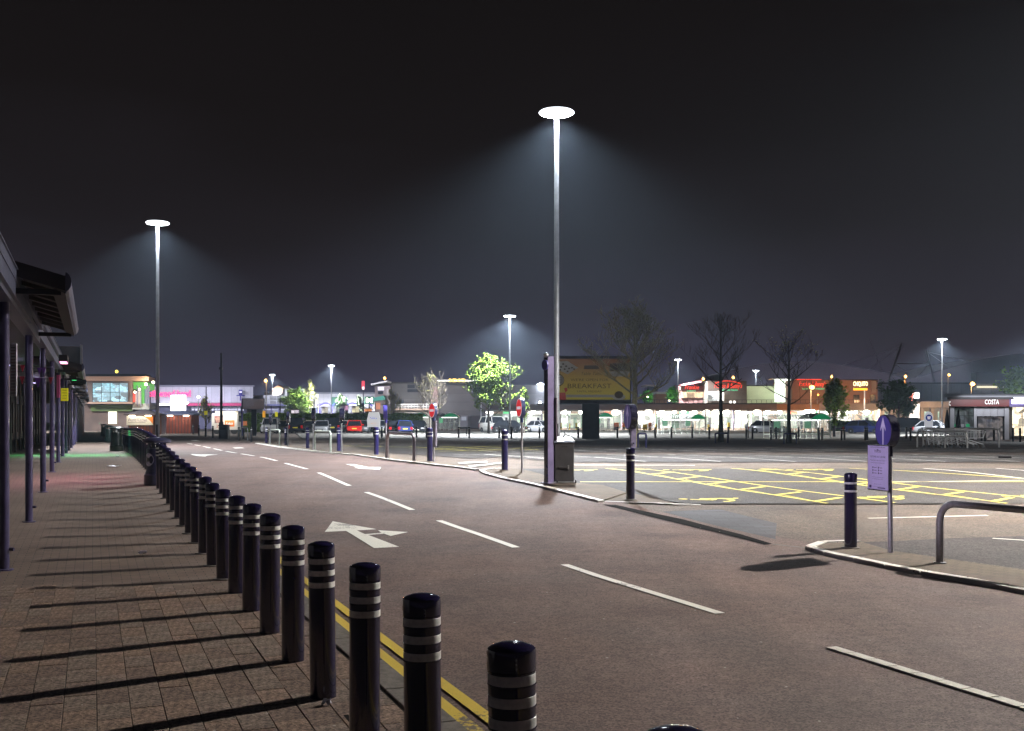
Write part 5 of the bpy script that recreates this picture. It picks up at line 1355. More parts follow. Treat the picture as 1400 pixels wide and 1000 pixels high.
for k in range(13): rr_.append((-.25 + .22 * math.cos(R(50 + 22 * k)), 0, ZA(544.5, 120) - GZ(120) + .26 * math.sin(R(50 + 22 * k))))
MB().tube(rr_, .07, 6).build('ring', em('ring_white', (.9, .9, 1), 1), t)
t, y = polething('totem_sign', 'red and white illuminated totem sign above the pale wall', 'sign', 497, None, 531, .12, m_pole, d=190)
MB().slab(495, 498.6, 521, 532, 190, .3).build('panel', em('totem_red', (1, .12, .18), .9), t, world=True)
MB().slab(495.8, 498, 529, 533, 189.6, .3).build('panel_foot', em('totem_white', (1, .9, .95), 1.5), t, world=True)
t, y = polething('advert_board', 'white rounded advert board on a short post behind a blue bollard', 'sign', 511, 599, 581, .07, m_pole)
zb_ = ZA(584, y) - GZ(y); zt_ = ZA(564, y) - GZ(y); k_ = y / 1500
MB().prism([(-8.2 * k_, zb_), (8.6 * k_, zb_), (9 * k_, zb_ + .6 * (zt_ - zb_)), (7 * k_, zt_), (-6.5 * k_, zt_), (-9 * k_, zb_ + .5 * (zt_ - zb_))], -.12, -.02, 'xz').build('board', M('advert_white', (.8, .8, .8), .5, emit=(.9, .9, .92), es=.6), t)
text('lettering', 'Nike', .22, em('advert_blue', (.1, .15, .8), .5), t, (.0, -.13, zb_ + .62 * (zt_ - zb_)), width=.6)
text('lettering', '40% off', .13, em('advert_orange', (.9, .3, .05), .6), t, (0, -.13, zb_ + .24 * (zt_ - zb_)), width=.5)
t, y = polething('a_frame_sign', 'small orange sign in front of the food van', 'sign', 334.5, 592, 583, .03, m_pole)
MB().box(-3.4 / 1500 * y, 3.4 / 1500 * y, -.05, -.03, ZA(582, y) - GZ(y), ZA(576, y) - GZ(y)).build('board', M('orange_board', (.7, .2, .05), .6), t)
for i, (px, py0, py1) in enumerate(((361, 562, 571), (378, 563.5, 577))):
    t, y = polething('small_sign', ['orange sign on a post before the white shopfront', 'small yellow and blue sign above the white parked car'][i], 'sign', px, None, py0, .05, m_pole, d=118)
    MB().slab(px - 1.8, px + 1.8, py0, py1 - (0 if i == 0 else 7), 117.8, .1).build('plate', M('small_sign_%d' % i, (.8, .4, .03) if i == 0 else (.7, .65, .02), .5, emit=(1, .45, .02) if i == 0 else (.8, .75, .02), es=.4), t, world=True)

# ---- cars
m_tyre = M('tyre_rubber', (.015, .015, .015), .8); m_rim2 = M('alloy_rim', (.4, .4, .42), .35, metal=.8)
m_cglass = M('car_glass', (.012, .014, .018), .08, coat=.6)
m_hl = M('headlight_glass', (.6, .6, .62), .1, coat=.5); m_tl = M('tail_light_red', (.45, .01, .01), .2, coat=.5)
m_np = M('number_plate', (.65, .65, .5), .5); m_npy = M('number_plate_yellow', (.6, .5, .05), .5)
PAINT = {k: M('car_paint_' + k, c, .22, metal=.15, coat=.8) for k, c in dict(white=(.62, .62, .60), cream=(.6, .52, .34), dark=(.02, .022, .028), black=(.01, .01, .012), silver=(.42, .43, .46), red=(.55, .02, .012), navy=(.03, .045, .16), grey=(.16, .17, .19), blue=(.07, .1, .25)).items()}
def car(px, d, paint, label, rz=0., rear=False, kind='car', sc=1.):
    x = XA(px, d); t = thing('parked_car', label, 'car', (x, d, GZ(d)), R(rz) + (math.pi if rear else 0), 'cars parked in the far car park')
    pm = PAINT[paint]; h = {'car': 1.46, 'suv': 1.75, 'van': 1.95}[kind]; L = {'car': 4.2, 'suv': 4.6, 'van': 4.7}[kind]; W2 = .88 if kind == 'car' else .95
    hb = h * .60
    # body: stations along the length, cross-sections narrowing towards nose and tail (front at -y)
    st = [(-L / 2, .74, .28, hb * .70), (-L / 2 + .12, .90, .20, hb * .80), (-L / 2 + .55, .98, .17, hb * .90), (-L * .2, 1, .17, hb * 1.0), (L * .25, 1, .17, hb * 1.02), (L / 2 - .35, .97, .2, hb * 1.0), (L / 2, .86, .30, hb * .86)]
    vs = []; fs = []
    for y_, wf, z0, z1 in st:
        w_ = W2 * wf
        vs += [(-w_ * .9, y_, z0), (-w_, y_, z0 + .16), (-w_, y_, z1 - .14), (-w_ * .9, y_, z1), (w_ * .9, y_, z1), (w_, y_, z1 - .14), (w_, y_, z0 + .16), (w_ * .9, y_, z0)]
    for i in range(len(st) - 1):
        for k in range(8): fs.append((i * 8 + k, i * 8 + (k + 1) % 8, (i + 1) * 8 + (k + 1) % 8, (i + 1) * 8 + k))
    fs += [tuple(range(7, -1, -1)), tuple((len(st) - 1) * 8 + k for k in range(8))]
    MB().add(vs, fs).build('body', pm, t, smooth=True)
    # cabin glass and roof
    yf0, yf1, yb1, yb0 = (-L * .22, -L * .06, L * .30, L * .44) if kind == 'car' else (-L * .22, -L * .12, L * .40, L * .475)
    gz = h - .06
    g = MB().add([(-W2 * .93, yf0, hb), (W2 * .93, yf0, hb), (W2 * .93, yb0, hb), (-W2 * .93, yb0, hb), (-W2 * .74, yf1, gz), (W2 * .74, yf1, gz), (W2 * .74, yb1, gz), (-W2 * .74, yb1, gz)],
                 [(3, 2, 1, 0), (4, 5, 6, 7), (0, 1, 5, 4), (1, 2, 6, 5), (2, 3, 7, 6), (3, 0, 4, 7)]).build('windows', m_cglass, t)
    MB().add([(-W2 * .77, yf1 - .04, gz - .02), (W2 * .77, yf1 - .04, gz - .02), (W2 * .77, yb1 + .04, gz - .02), (-W2 * .77, yb1 + .04, gz - .02), (-W2 * .68, yf1 + .1, h), (W2 * .68, yf1 + .1, h), (W2 * .68, yb1 - .1, h), (-W2 * .68, yb1 - .1, h)],
             [(3, 2, 1, 0), (4, 5, 6, 7), (0, 1, 5, 4), (1, 2, 6, 5), (2, 3, 7, 6), (3, 0, 4, 7)]).build('roof', pm, t)
    pil = MB()
    for s_ in (-1, 1):
        for (ya, yb_) in ((yf0, yf1), (yb0, yb1), ((yf1 + yb1) / 2, (yf1 + yb1) / 2 - .02)):
            pil.tube([(s_ * W2 * .93, ya, hb), (s_ * W2 * .755, yb_, gz)], .045, 5)
    pil.build('pillars', pm, t)
    for s_ in (-1, 1):
        for y_ in (-L * .31, L * .30):
            mt = Matrix.Translation((s_ * (W2 - .09), y_, .32)) @ Matrix.Rotation(R(90), 4, 'Y')
            wl = MB().lathe([(.18, -.11), (.31, -.11), (.32, -.08), (.32, .08), (.31, .11), (.18, .11)], 16, mt).build('wheel', m_tyre, t, smooth=True)
            MB().lathe([(.19, -.095), (.05, -.112), (.001, -.112)], 12, mt).lathe([(.19, .095), (.05, .112), (.001, .112)], 12, mt).build('rim', m_rim2, wl)
        MB().bbox(s_ * W2 * .72 - .17, s_ * W2 * .72 + .17, -L / 2 - .02, -L / 2 + .14, hb * .52, hb * .70, .02).build('headlight', m_hl, t)
        MB().bbox(s_ * W2 * .76 - .12, s_ * W2 * .76 + .12, L / 2 - .12, L / 2 + .015, hb * .52, hb * .85, .02).build('tail_light', m_tl, t)
        MB().bbox(s_ * (W2 + .09) - .09, s_ * (W2 + .09) + .09, -L * .17, -L * .13, hb + .02, hb + .15, .01).build('mirror', pm, t)
    MB().box(-.42, .42, -L / 2 - .012, -L / 2 + .03, hb * .36, hb * .50).box(-.55, .55, -L / 2 + .01, -L / 2 + .1, .22, hb * .33).build('grille', m_black, t)
    MB().box(-.26, .26, -L / 2 - .02, -L / 2 - .013, .30, .41).build('number_plate', m_np, t)
    MB().box(-.26, .26, L / 2 + .003, L / 2 + .012, hb * .55, hb * .68).build('rear_number_plate', m_npy, t)
    return t
cars = [(370.5, 124, 'white', 'white car parked left of the cream car', 6, 0, 'suv'), (391, 126, 'cream', 'cream car parked left of the black car', -10, 0, 'car'), (407, 125, 'black', 'black car parked behind the thin dark round sign', 4, 1, 'suv'),
        (424, 127, 'cream', 'beige car parked right of the black car', 8, 0, 'car'), (441, 124, 'silver', 'pale silver car facing the road with its bonnet lit', 0, 0, 'car'), (457, 126, 'dark', 'dark tall car parked between two pale cars', 3, 1, 'suv'),
        (472, 127, 'white', 'white car parked left of the bright red car', -8, 1, 'car'), (484.5, 124, 'red', 'bright red car seen from behind with a yellow number plate', 8, 1, 'car'), (497.5, 128, 'grey', 'grey car parked right of the red car', -4, 0, 'car'),
        (524, 128, 'silver', 'silver car partly behind the white advert board', 5, 0, 'car'), (538.5, 122, 'black', 'black car parked left of the navy hatchback', 14, 1, 'car'), (553, 121, 'navy', 'navy blue hatchback seen from behind', 8, 1, 'car'),
        (572, 130, 'dark', 'dark car parked behind the left trolley shelter', 0, 0, 'car'),
        (676, 130, 'white', 'white van behind the rounded leafy tree', 30, 0, 'van'), (698, 124, 'black', 'black car behind the red no-entry sign', 55, 0, 'car'), (741, 130, 'silver', 'silver car left of the lilac totem column', 40, 0, 'car'),
        (1051, 122, 'silver', 'silver car parked half behind the left end of the trolley shelter', 55, 0, 'car'), (1182, 118, 'navy', 'dark blue car behind the big blue arrow sign', 60, 0, 'car'), (1231, 122, 'black', 'black car by the hedge left of the round white sign board', 62, 1, 'suv'),
        (1243, 126, 'dark', 'dark car behind the black car by the hedge', 62, 0, 'car'), (1279, 112, 'silver', 'pale car behind the trolley bay beside the coffee shop', 60, 0, 'car')]
for px, d_, pt, lb, rz_, re_, kd in cars: car(px, d_, pt, lb, rz_, bool(re_), kd)
# food van
d = 116
fv = root_at('food_van', 'white and orange catering van parked left of the screen', 'van', 308, d, rz=R(4))
MB().bbox(-1.45, 1.35, 0, 2.2, .45, 2.25, .12).build('body', M('van_white', (.65, .62, .56), .35, coat=.5), fv)
MB().bbox(-1.1, 1.0, .2, 2.0, 2.253, 2.42, .05).build('roof_sign', em('van_roof_lit', (.9, .8, .6), 1.2), fv)
MB().box(-1.1, -.2, -.02, -.003, 1.15, 1.95).build('hatch', interiormat('van_hatch', (1, .5, .3), (.5, .1, .1), 1.2, 2.), fv)
MB().box(-.05, .95, -.02, -.003, .8, 1.45).build('orange_panel', M('van_orange', (.75, .2, .03), .5), fv)
text('lettering', 'Kebab', .25, m_sw2, fv, (.45, -.025, 1.13), width=.7); text('lettering', '24', .3, M('van_digit', (.6, .1, .02), .5), fv, (-.7, -.025, .85), width=.45)
for x_ in (-.9, .9): MB().lathe([(.001, -.1), (.36, -.1), (.36, .1), (.001, .1)], 14, Matrix.Translation((x_, .12, .36)) @ Matrix.Rotation(R(90), 4, 'X')).build('wheel', m_tyre, fv, smooth=True)
l = bpy.data.lights.new('van_light', 'AREA'); l.shape = 'RECTANGLE'; l.size = 2.6; l.size_y = .2; l.energy = 130; l.color = (1, .95, .9)
lo = bpy.data.objects.new('van_light', l); lo.location = (0, -1.2, 2.6); lo.rotation_euler = (R(40), 0, 0); lo.parent = fv; COL.objects.link(lo)
MB().box(1.353, 1.37, .3, 1.9, 1.3, 1.95).build('window', m_cglass, fv)

# ---- hedges
def hedge(x0, x1, yt, yb, d, dep, label, lm, n, seed=3):
    rr = random.Random(seed); a, b = XA(x0, d), XA(x1, d); z0 = GZ(d); z1 = ZA(yt, d)
    t = thing('hedge', label, 'hedge', ((a + b) / 2, d, z0)); vs = []; fs = []
    for _ in range(n):
        x = rr.uniform(a, b); f = rr.random(); 
        if rr.random() < .45: y = d + rr.uniform(0, dep); z = z1 + rr.gauss(0, .05) + .06 * math.sin(x * 1.7)
        else: y = d + abs(rr.gauss(0, .08)); z = rr.uniform(z0, z1)
        s_ = rr.uniform(.07, .16); u = Vector((rr.uniform(-1, 1), rr.uniform(-1, 1), rr.uniform(-1, 1))).normalized() * s_; v = u.cross(Vector((rr.uniform(-1, 1), rr.uniform(-1, 1), rr.uniform(-1, 1)))).normalized() * s_ * .6
        p = Vector((x, y, z)); o = len(vs); vs += [tuple(p - u), tuple(p + v), tuple(p + u), tuple(p - v)]; fs.append((o, o + 1, o + 2, o + 3))
    MB().add(vs, fs).build('foliage', lm, t, world=True)
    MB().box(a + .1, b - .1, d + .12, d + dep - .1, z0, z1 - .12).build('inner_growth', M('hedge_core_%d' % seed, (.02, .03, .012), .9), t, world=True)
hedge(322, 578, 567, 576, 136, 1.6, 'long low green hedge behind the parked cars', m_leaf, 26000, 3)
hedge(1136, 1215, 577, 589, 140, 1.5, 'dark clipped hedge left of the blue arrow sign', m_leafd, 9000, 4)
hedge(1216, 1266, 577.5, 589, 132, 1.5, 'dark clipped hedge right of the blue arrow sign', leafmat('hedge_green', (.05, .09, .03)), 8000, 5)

# ---- white shopfronts, portal, pale wall with green signs
d = 215.
sf = root_at('white_shopfront', 'white two-storey shopfront with blue frames left of the tree', 'building', 375, d)
MB().slab(360, 391, 540.5, 577, d, 16).build('wall', M('shopfront_white', (.5, .5, .56), .6), sf, world=True)
for i in range(2):
    for j in range(2): MB().slab(369 + 10 * i, 377.5 + 10 * i, 541.8 + 6.3 * j, 547 + 6.3 * j, d - .2, .15).build('window', interiormat('shopfront_window_%d%d' % (i, j), (.5, .5, .6), (.2, .2, .3), .6, .6), sf, world=True)
MB().slab(362, 391, 561, 572, d - .2, .15).build('shop_window', interiormat('shopfront_low', (.5, .5, .8), (.15, .15, .3), .9, .5), sf, world=True)
for px in (361.5, 370.5, 381): MB().slab(px, px + .8, 553, 577, d - .6, .3).build('column', m_sblue, sf, world=True)
MB().slab(360, 391, 553, 555, d - 1.2, 1).build('canopy', M('canopy_blue', (.1, .1, .25), .5), sf, world=True)
gb = root_at('gabled_roof_house', 'orange-lit gabled roof rising behind the white shopfront', 'building', 380, 260)
d2 = 260
MB().prism([(XA(372, d2), ZA(534, d2)), (XA(388, d2), ZA(534, d2)), (XA(387, d2), ZA(531, d2)), (XA(380, d2), ZA(526.5, d2)), (XA(373, d2), ZA(532, d2))], d2, d2 + 12, 'xz').build('roof', M('orange_lit_gable', (.4, .2, .1), .7), gb, world=True)  # orange lamplight put into the roof colour
MB().slab(372, 389, 534.3, None, d2, 12).build('wall', m_rend, gb, world=True)
MB().slab(346, 362, 541, None, 240, 10).build('annex_wall', m_rend, sf, world=True)
pt_ = root_at('white_portal', 'tall white portal frame behind the dense green tree', 'building', 403, 228)
dp = 228
MB().slab(389.5, 392.5, 532, 577, dp, 3).slab(414, 417.5, 532, 577, dp, 3).build('leg', M('portal_white', (.7, .7, .74), .5), pt_, world=True)
MB().slab(392.7, 413.8, 532, 535, dp, 3).build('lintel', MATS['portal_white'], pt_, world=True); MB().slab(392.7, 413.8, 537.5, None, dp + 3.2, 8).build('recessed_wall', m_greyclad, pt_, world=True)
MB().slab(395, 412, 551, 566, dp + 3, .15).build('window', interiormat('portal_window', (.5, .5, .7), (.2, .2, .3), .7, .6), pt_, world=True)
d = 225.
pw = root_at('retail_shed', 'long pale retail shed with green fascia panels and blue arched canopies', 'building', 475, d)
MB().slab(417, 515, 538.8, None, d, 25).build('wall', cladmat('pale_shed_clad', (.42, .41, .44), 2.5, .15), pw, world=True)
MB().slab(417, 516, 536.6, 538.6, d - .3, 26).build('roof_edge', M('shed_edge', (.13, .13, .16), .6), pw, world=True)
MB().slab(453.5, 474, 543, 555, d - .3, .2).build('green_panel', M('dark_green_panel', (.02, .12, .07), .5), pw, world=True)
for a, b in ((419, 435), (438, 453), (456, 471), (474, 490), (493, 508)):
    MB().slab(a, b, 556, 570, d - .3, .2).build('shop_window', interiormat('shed_window_%d' % a, (.6, .6, .8), (.15, .12, .3), .9, .5, 2), pw, world=True)
    pts = [(XA(a - 1 + (b - a + 2) * k / 8, d - 3), d - 3, ZA(555 - 4 * math.sin(math.pi * k / 8), d - 3)) for k in range(9)]
    MB().tube(pts, .18, 6).build('arched_canopy', m_sblue, pw, world=True)
    MB().tube([(XA(a - 1, d - 3), d - 3, GZ(d)), pts[0]], .12, 6).build('canopy_post', m_sblue, pw, world=True)
mc = root_at('green_sign_board', 'green illuminated sign board with a white double-arch emblem', 'sign', 505, 205)
MB().slab(499, 511.5, 542.5, 552.5, 205, .4).build('board', M('board_green', (.02, .2, .09), .5), mc, world=True)
neon('M', 505, 547.5, 6.5, 9, 204.8, n_white, mc, bold=.05)
MB().tube([(XA(505, 205.2), 205.2, GZ(205)), (XA(505, 205.2), 205.2, ZA(552.8, 205))], .15, 8).build('post', m_pole, mc, world=True)
# coloured stalls and people-sized clutter read as lit kiosks in front of it
for i, (px, py, wp_, hp_, c) in enumerate(((488, 560, 6, 8, (1, .9, .55)), (474, 558, 4, 6, (.8, .4, .6)), (446, 561, 5, 7, (.8, .75, .6)), (431, 562, 5, 6, (.4, .5, .9)), (405, 563, 8, 4, (.9, .8, .85)), (505, 561, 7, 3, (1, .35, .1)))):
    t = root_at('stall', ['cream lit stall below the pale small tree', 'pink lit stall in front of the retail shed', 'warm lit stall right of the ring sign', 'blue lit stall left of the ring sign', 'wide pale lit stall under the dense green tree', 'orange lit stall beside the corner tower'][i], 'stall', px, 150 + i)
    MB().slab(px - wp_ / 2, px + wp_ / 2, py - hp_ / 2, py + hp_ / 2, 150 + i, 1.5).build('lit_front', interiormat('stall_%d' % i, c, (c[0] * .4, c[1] * .4, c[2] * .5), 1.5, 1.2), t, world=True)
    MB().slab(px - wp_ / 2 - .6, px + wp_ / 2 + .6, py - hp_ / 2 - 1.2, py - hp_ / 2 - .2, 149.6 + i, 2.4).build('roof', [m_sblue, m_kr, m_galv][i % 3], t, world=True)
    MB().slab(px - wp_ / 2 + .2, px + wp_ / 2 - .2, py + hp_ / 2 + .1, None, 150.2 + i, 1.2).build('counter', m_frame, t, world=True)

wash(sf, 360, 391, 536, 215, 7, 2200, (.8, .85, 1), 55)
wash(pt_, 389, 418, 526, 228, 6, 1800, (.9, .92, 1), 45)
wash(pw, 417, 515, 533, 225, 7, 5200, (.85, .88, 1), 50)
# ---- corner tower and the big grey cinema block
SKEW[0] = -.12
d = 185.
tw = root_at('corner_tower', 'corner tower with a slanted white roof and green awning', 'building', 522, d)
MB().slab(512.5, 534, 528, None, d, 8).build('wall', W_('tower_pink_grey', (.30, .25, .26), noise=(.4, .3)), tw, world=True)
MB().prism([(XA(509, d), ZA(525.5, d)), (XA(531, d), ZA(521, d)), (XA(531, d), ZA(522.7, d)), (XA(509, d), ZA(527.4, d))], d - 2, d + 9, 'xz').build('slanted_roof', M('roof_white_lit', (.7, .7, .75), .5), tw, world=True)
MB().slab(516.5, 525, 529, 534, d - .2, .15).build('window', em('tower_window', (.8, .75, .9), .7), tw, world=True)
MB().slab(517, 524, 535, 539, d - .2, .15).build('window', m_wglass, tw, world=True)
MB().prism([(XA(511, d), ZA(549.5, d)), (XA(528.5, d), ZA(547, d)), (XA(527, d), ZA(541.5, d)), (XA(513, d), ZA(544.5, d))], d - 2.5, d - .3, 'xz').build('awning', M('teal_awning', (.05, .25, .2), .6), tw, world=True)
MB().slab(514, 520, 551, 560, d - .2, .15).build('window', em('tower_low_window', (.7, .3, .2), .5), tw, world=True)
MB().slab(528.5, 532.5, 532, None, d - .4, .35).build('corner_pier', M('pier_pale', (.45, .4, .42), .6), tw, world=True)
d = 190.
cn = root_at('cinema_block', 'big windowless grey-clad block with an orange rooftop sign', 'building', 640, d)
MB().slab(534, 599, 524.5, 561, d, 40).build('left_wall', m_greyclad, cn, world=True)
MB().slab(599.2, 760, 526.5, None, d - 4, 44).build('main_wall', cladmat('dark_grey_cladding', (.10, .095, .105), 1.5, .3, 'Z', .45, .06), cn, world=True)
MB().slab(597, 655, 520.5, 526.3, d - 2, 30).build('roof_screen', cladmat('roof_screen', (.09, .09, .12), 2., .4), cn, world=True)
MB().slab(599, 700, 523, 525, d - 4.5, 1).build('parapet', m_dk, cn, world=True); MB().slab(534, 599, 522.6, 524.3, d - .5, 41).build('parapet', m_dk, cn, world=True)
for q in ((557, 567, 526, 531), (569, 580, 526.5, 531), (557, 580, 532.5, 536.5)): MB().slab(*q, d - .2, .15).build('window', m_wglass, cn, world=True)
MB().slab(546, 552, 546.5, 552, d - .2, .15).build('window', m_wglass, cn, world=True)
MB().slab(598, 652, 520, 521.2, d - 5, .3).build('neon_bar', n_white, cn, world=True)
neon('MNG', 625, 520.2, 4.6, 22, d - 5.6, n_yel, cn, bold=.05)
MB().slab(589.5, 599, 529, 566, d - 5, 4.8).build('pink_pier', M('pink_pier', (.5, .33, .34), .6, noise=(.6, .2)), cn, world=True)
MB().slab(540, 590, 561.2, None, d - 3, 3).build('lower_wall', M('pale_lower_wall', (.5, .47, .42), .6), cn, world=True)
MB().slab(540, 590, 552.5, 553.3, d - 6, .1).slab(540, 590, 556, 556.5, d - 6, .1).build('ramp_rail', m_galv, cn, world=True)
for k in range(12): MB().slab(541 + 4.2 * k, 541.5 + 4.2 * k, 552.6, 560, d - 6, .1).build('rail_post', m_galv, cn, world=True)
MB().slab(540, 590, 558.8, 561, d - 6.2, 6).build('ramp', m_stone, cn, world=True)
MB().slab(643, 664, 568.5, None, d - 4.3, .25).build('dark_shutter', cladmat('shutter_dark', (.03, .022, .03), .4, .3, 'Z'), cn, world=True)
MB().slab(629, 639.5, 568, 585, d - 5, .9).build('wall_unit', M('wall_unit_grey', (.13, .13, .16), .5), cn, world=True); MB().slab(631, 637.5, 570, 575, d - 5.1, .09).build('unit_screen', em('unit_screen', (.3, .33, .4), .5), cn, world=True)
wash(cn, 540, 590, 556, 182, 4, 2600, (1, .97, .9), 80)
wash(cn, 536, 735, 512, 186, 16, 7000, (.9, .88, 1), 40)
wash(tw, 510, 534, 518, 185, 6, 900, (.9, .9, 1), 40)
SKEW[0] = 0.
bulb(739.5, 531, 188, 1.0, em('floodlight_white', (.8, .88, 1), 5), 'square white floodlight on the grey block left of the billboard', 900, (.8, .9, 1))
bulb(738.5, 551, 186, .25, m_bulbw, 'small white lamp low on the grey block left of the billboard', 200, (.8, .9, 1))

# ---- the long covered parade with its bright shop windows
d = 172.
pr_ = root_at('shop_parade', 'long covered shop parade with blazing windows under a brown deck', 'building', 960, d)
m_deck = M('deck_fascia_brown', (.22, .15, .13), .7, noise=(.2, .3)); m_decko = M('deck_fascia_orange', (.45, .20, .09), .7, noise=(.3, .3))
MB().slab(664, 1062, 553, 560.6, d - 6, 20).build('deck_fascia', m_deck, pr_, world=True)
MB().slab(1062.1, 1120, 553, 560.6, d - 6, 20).build('deck_fascia', m_decko, pr_, world=True)
MB().slab(1120.1, 1200, 552, 560.6, d - 6, 20).build('deck_fascia', m_stone, pr_, world=True)
MB().slab(735, 1062, 551.4, 552.8, d - 6.3, 21).build('deck_edge', m_dk, pr_, world=True)
for q0, q1, m_ in ((1225, 1310, m_stone),): MB().slab(q0, q1, 549, 557.5, d - 6, 14).build('deck_fascia', m_, pr_, world=True)
glows = [interiormat('shop_window_%d' % i, c1, c2, e_, s1, s2) for i, (c1, c2, e_, s1, s2) in enumerate((
    ((1, .98, .80), (.6, .75, .5), 1.7, .9, 2.8), ((.9, 1, .8), (.12, .4, .22), 1.3, .8, 2.4), ((1, .80, .5), (.7, .38, .18), 1.1, .9, 2.8), ((.95, .95, 1), (.4, .5, .42), 1.7, .7, 2.2), ((.08, .32, .17), (.4, .65, .42), .7, .7, 1.6), ((1, .5, .28), (.9, .75, .5), 1.0, 1.0, 3.2)))]
rr = random.Random(4)
px = 664.; i = 0
while px < 1196:
    w_ = rr.uniform(9, 15)
    g_ = glows[[0, 3, 1, 0, 4, 3, 2, 0, 1][i % 9]] if px > 735 else glows[[3, 1, 3][i % 3]]
    if 750 < px < 800 or 800 < px < 880: g_ = glows[[4, 1, 0, 4][i % 4]]
    if px > 1120: g_ = glows[[2, 5, 0][i % 3]]
    wn = MB().slab(px + .25, min(1197, px + w_) - .25, 563.5, 585.5, d, .2).build('shop_window', g_, pr_, world=True)
    MB().slab(px + .3, min(1197, px + w_) - .3, 563, 566, d - .35, .2).build('sign_board', [n_white, m_stone, em('sign_board_%d' % i, rr.choice([(.1, .5, .2), (.9, .2, .1), (.9, .9, .85), (.9, .6, .2)]), 1.2)][i % 3], wn, world=True)
    MB().slab(px - .25, px + .25, 560.8, None, d - .3, .4).build('pier', m_white_wall, pr_, world=True)
    if i % 2 == 0: MB().slab(px + w_ * .3, px + w_ * .62, 571, 586.5, d - .3, .1).build('door', [m_wglass, MATS['shop_window_4'], m_frame][i % 3], pr_, world=True)
    px += w_; i += 1
MB().slab(664, 1197, 585.7, None, d - .25, .4).build('plinth', m_stone, pr_, world=True)
MB().slab(664, 1197, 560.8, 562.3, d - 5.5, 6).build('canopy_soffit', M('soffit_white', (.6, .6, .58), .6), pr_, world=True)
# upper deck railing and columns
for k in range(70):
    px = 735 + k * 6.65
    MB().slab(px, px + .45, 547, 551.2, d - 6, .1).build('rail_post', m_frame, pr_, world=True)
MB().slab(735, 1201, 546.7, 547.2, d - 6, .12).build('hand_rail', m_frame, pr_, world=True)
for i, px in enumerate((667, 741, 766, 776, 851, 896.5, 965, 1003, 1042, 1120)):
    MB().slab(px - .8, px + .8, 560.8, None, d - 5.9, .5).build('column', [m_white_wall, m_lav, m_stone][i % 3], pr_, world=True)
# luminaires under the deck, each a real lamp
for i, (px, rr_r, e_) in enumerate(((729, .4, 900), (748, .32, 0), (773, .45, 900), (794, .38, 0), (841.5, .6, 1500), (862, .4, 0), (886.5, .6, 1200), (905, .42, 0), (922, .36, 900), (934.5, .4, 0), (949.5, .42, 0), (966, .5, 1200), (979, .6, 0), (994, .5, 1200), (1009, .42, 0), (1035, .55, 1500), (1050, .42, 0), (1066, .40, 900), (1106.5, .95, 2200), (1131, .4, 0), (1156, .42, 900), (1170, .3, 0), (1184.5, .5, 1200))):
    t = thing('canopy_lamp', 'glowing round lamp under the deck of the shop parade, %s from the left' % nth(i + 1), 'lamp', (XA(px, d - 5), d - 5, ZA(563.2, d - 5)), 0, 'round lamps under the shop parade deck')
    MB().lathe([(.001, -rr_r), (rr_r * .7, -rr_r * .7), (rr_r, 0), (rr_r * .7, rr_r * .5), (rr_r * .4, rr_r * .62)], 12).build('globe', em('globe_glow', (1, .97, .85), 14) if i == 0 else MATS['globe_glow'], t, smooth=True)
    MB().tube([(0, 0, rr_r * .6), (0, 0, rr_r + .35)], .05, 6).build('stem', m_galv, t)
    if e_:
        l = bpy.data.lights.new('lamp_light', 'POINT'); l.energy = e_ * 1.1; l.color = (1, .96, .86); l.shadow_soft_size = rr_r
        lo = bpy.data.objects.new('lamp_light', l); lo.location = (0, -.3, -1.3); lo.parent = t; COL.objects.link(lo)
# things in front of the shops: yellow barrier blocks, orange planters
for i, (px, w_, h_, c) in enumerate(((767, 2.2, 9, 'y'), (779, 1.6, 8, 'y'), (788, 2.8, 9, 'y'), (843, 6, 7, 'o'), (853, 3, 8, 'o'), (868, 2, 8, 'y'), (882, 6, 7, 'y'), (889, 3, 7, 'o'), (897, 2.2, 8, 'y'), (969, 2, 7, 'y'), (996.6, 2.6, 9.5, 'y'), (1038.5, 2.2, 8, 'y'), (1166, 3, 6, 'o'))):
    t = root_at('barrier_post' if c == 'y' else 'planter', ('yellow guard post before the shop parade, ' if c == 'y' else 'orange flower planter before the shop parade, ') + nth(i + 1) + ' object from the left', 'guard post' if c == 'y' else 'planter', px, 165)
    if c == 'y': MB().slab(px - w_ / 2, px + w_ / 2, 587.4 - h_, None, 165, .4).build('post', M('guard_yellow_%d' % i, (.75, .6, .03), .5), t, world=True); MB().slab(px - w_ / 2 - .1, px + w_ / 2 + .1, 587.4 - h_ * .35, 587.4 - h_ * .2, 164.9, .6).build('band', m_bk, t, world=True)
    else:
        MB().slab(px - w_ / 2, px + w_ / 2, 584, None, 165, .8).build('trough', m_brown, t, world=True)
        vs = []; fs = []
        for _ in range(160):
            p = Vector((rr.uniform(XA(px - w_ / 2, 165), XA(px + w_ / 2, 165)), 165.4 + rr.uniform(-.5, .4), ZA(584, 165) + rr.uniform(0, .6))); s_ = .09
            u = Vector((rr.uniform(-1, 1), rr.uniform(-1, 1), rr.uniform(-1, 1))).normalized() * s_; v = u.cross(Vector((.3, 1, .2))).normalized() * s_; o = len(vs)
            vs += [tuple(p - u), tuple(p + v), tuple(p + u), tuple(p - v)]; fs.append((o, o + 1, o + 2, o + 3))
        MB().add(vs, fs).build('flowers', M('orange_flowers_%d' % i, (.8, .25, .03), .6), t, world=True)

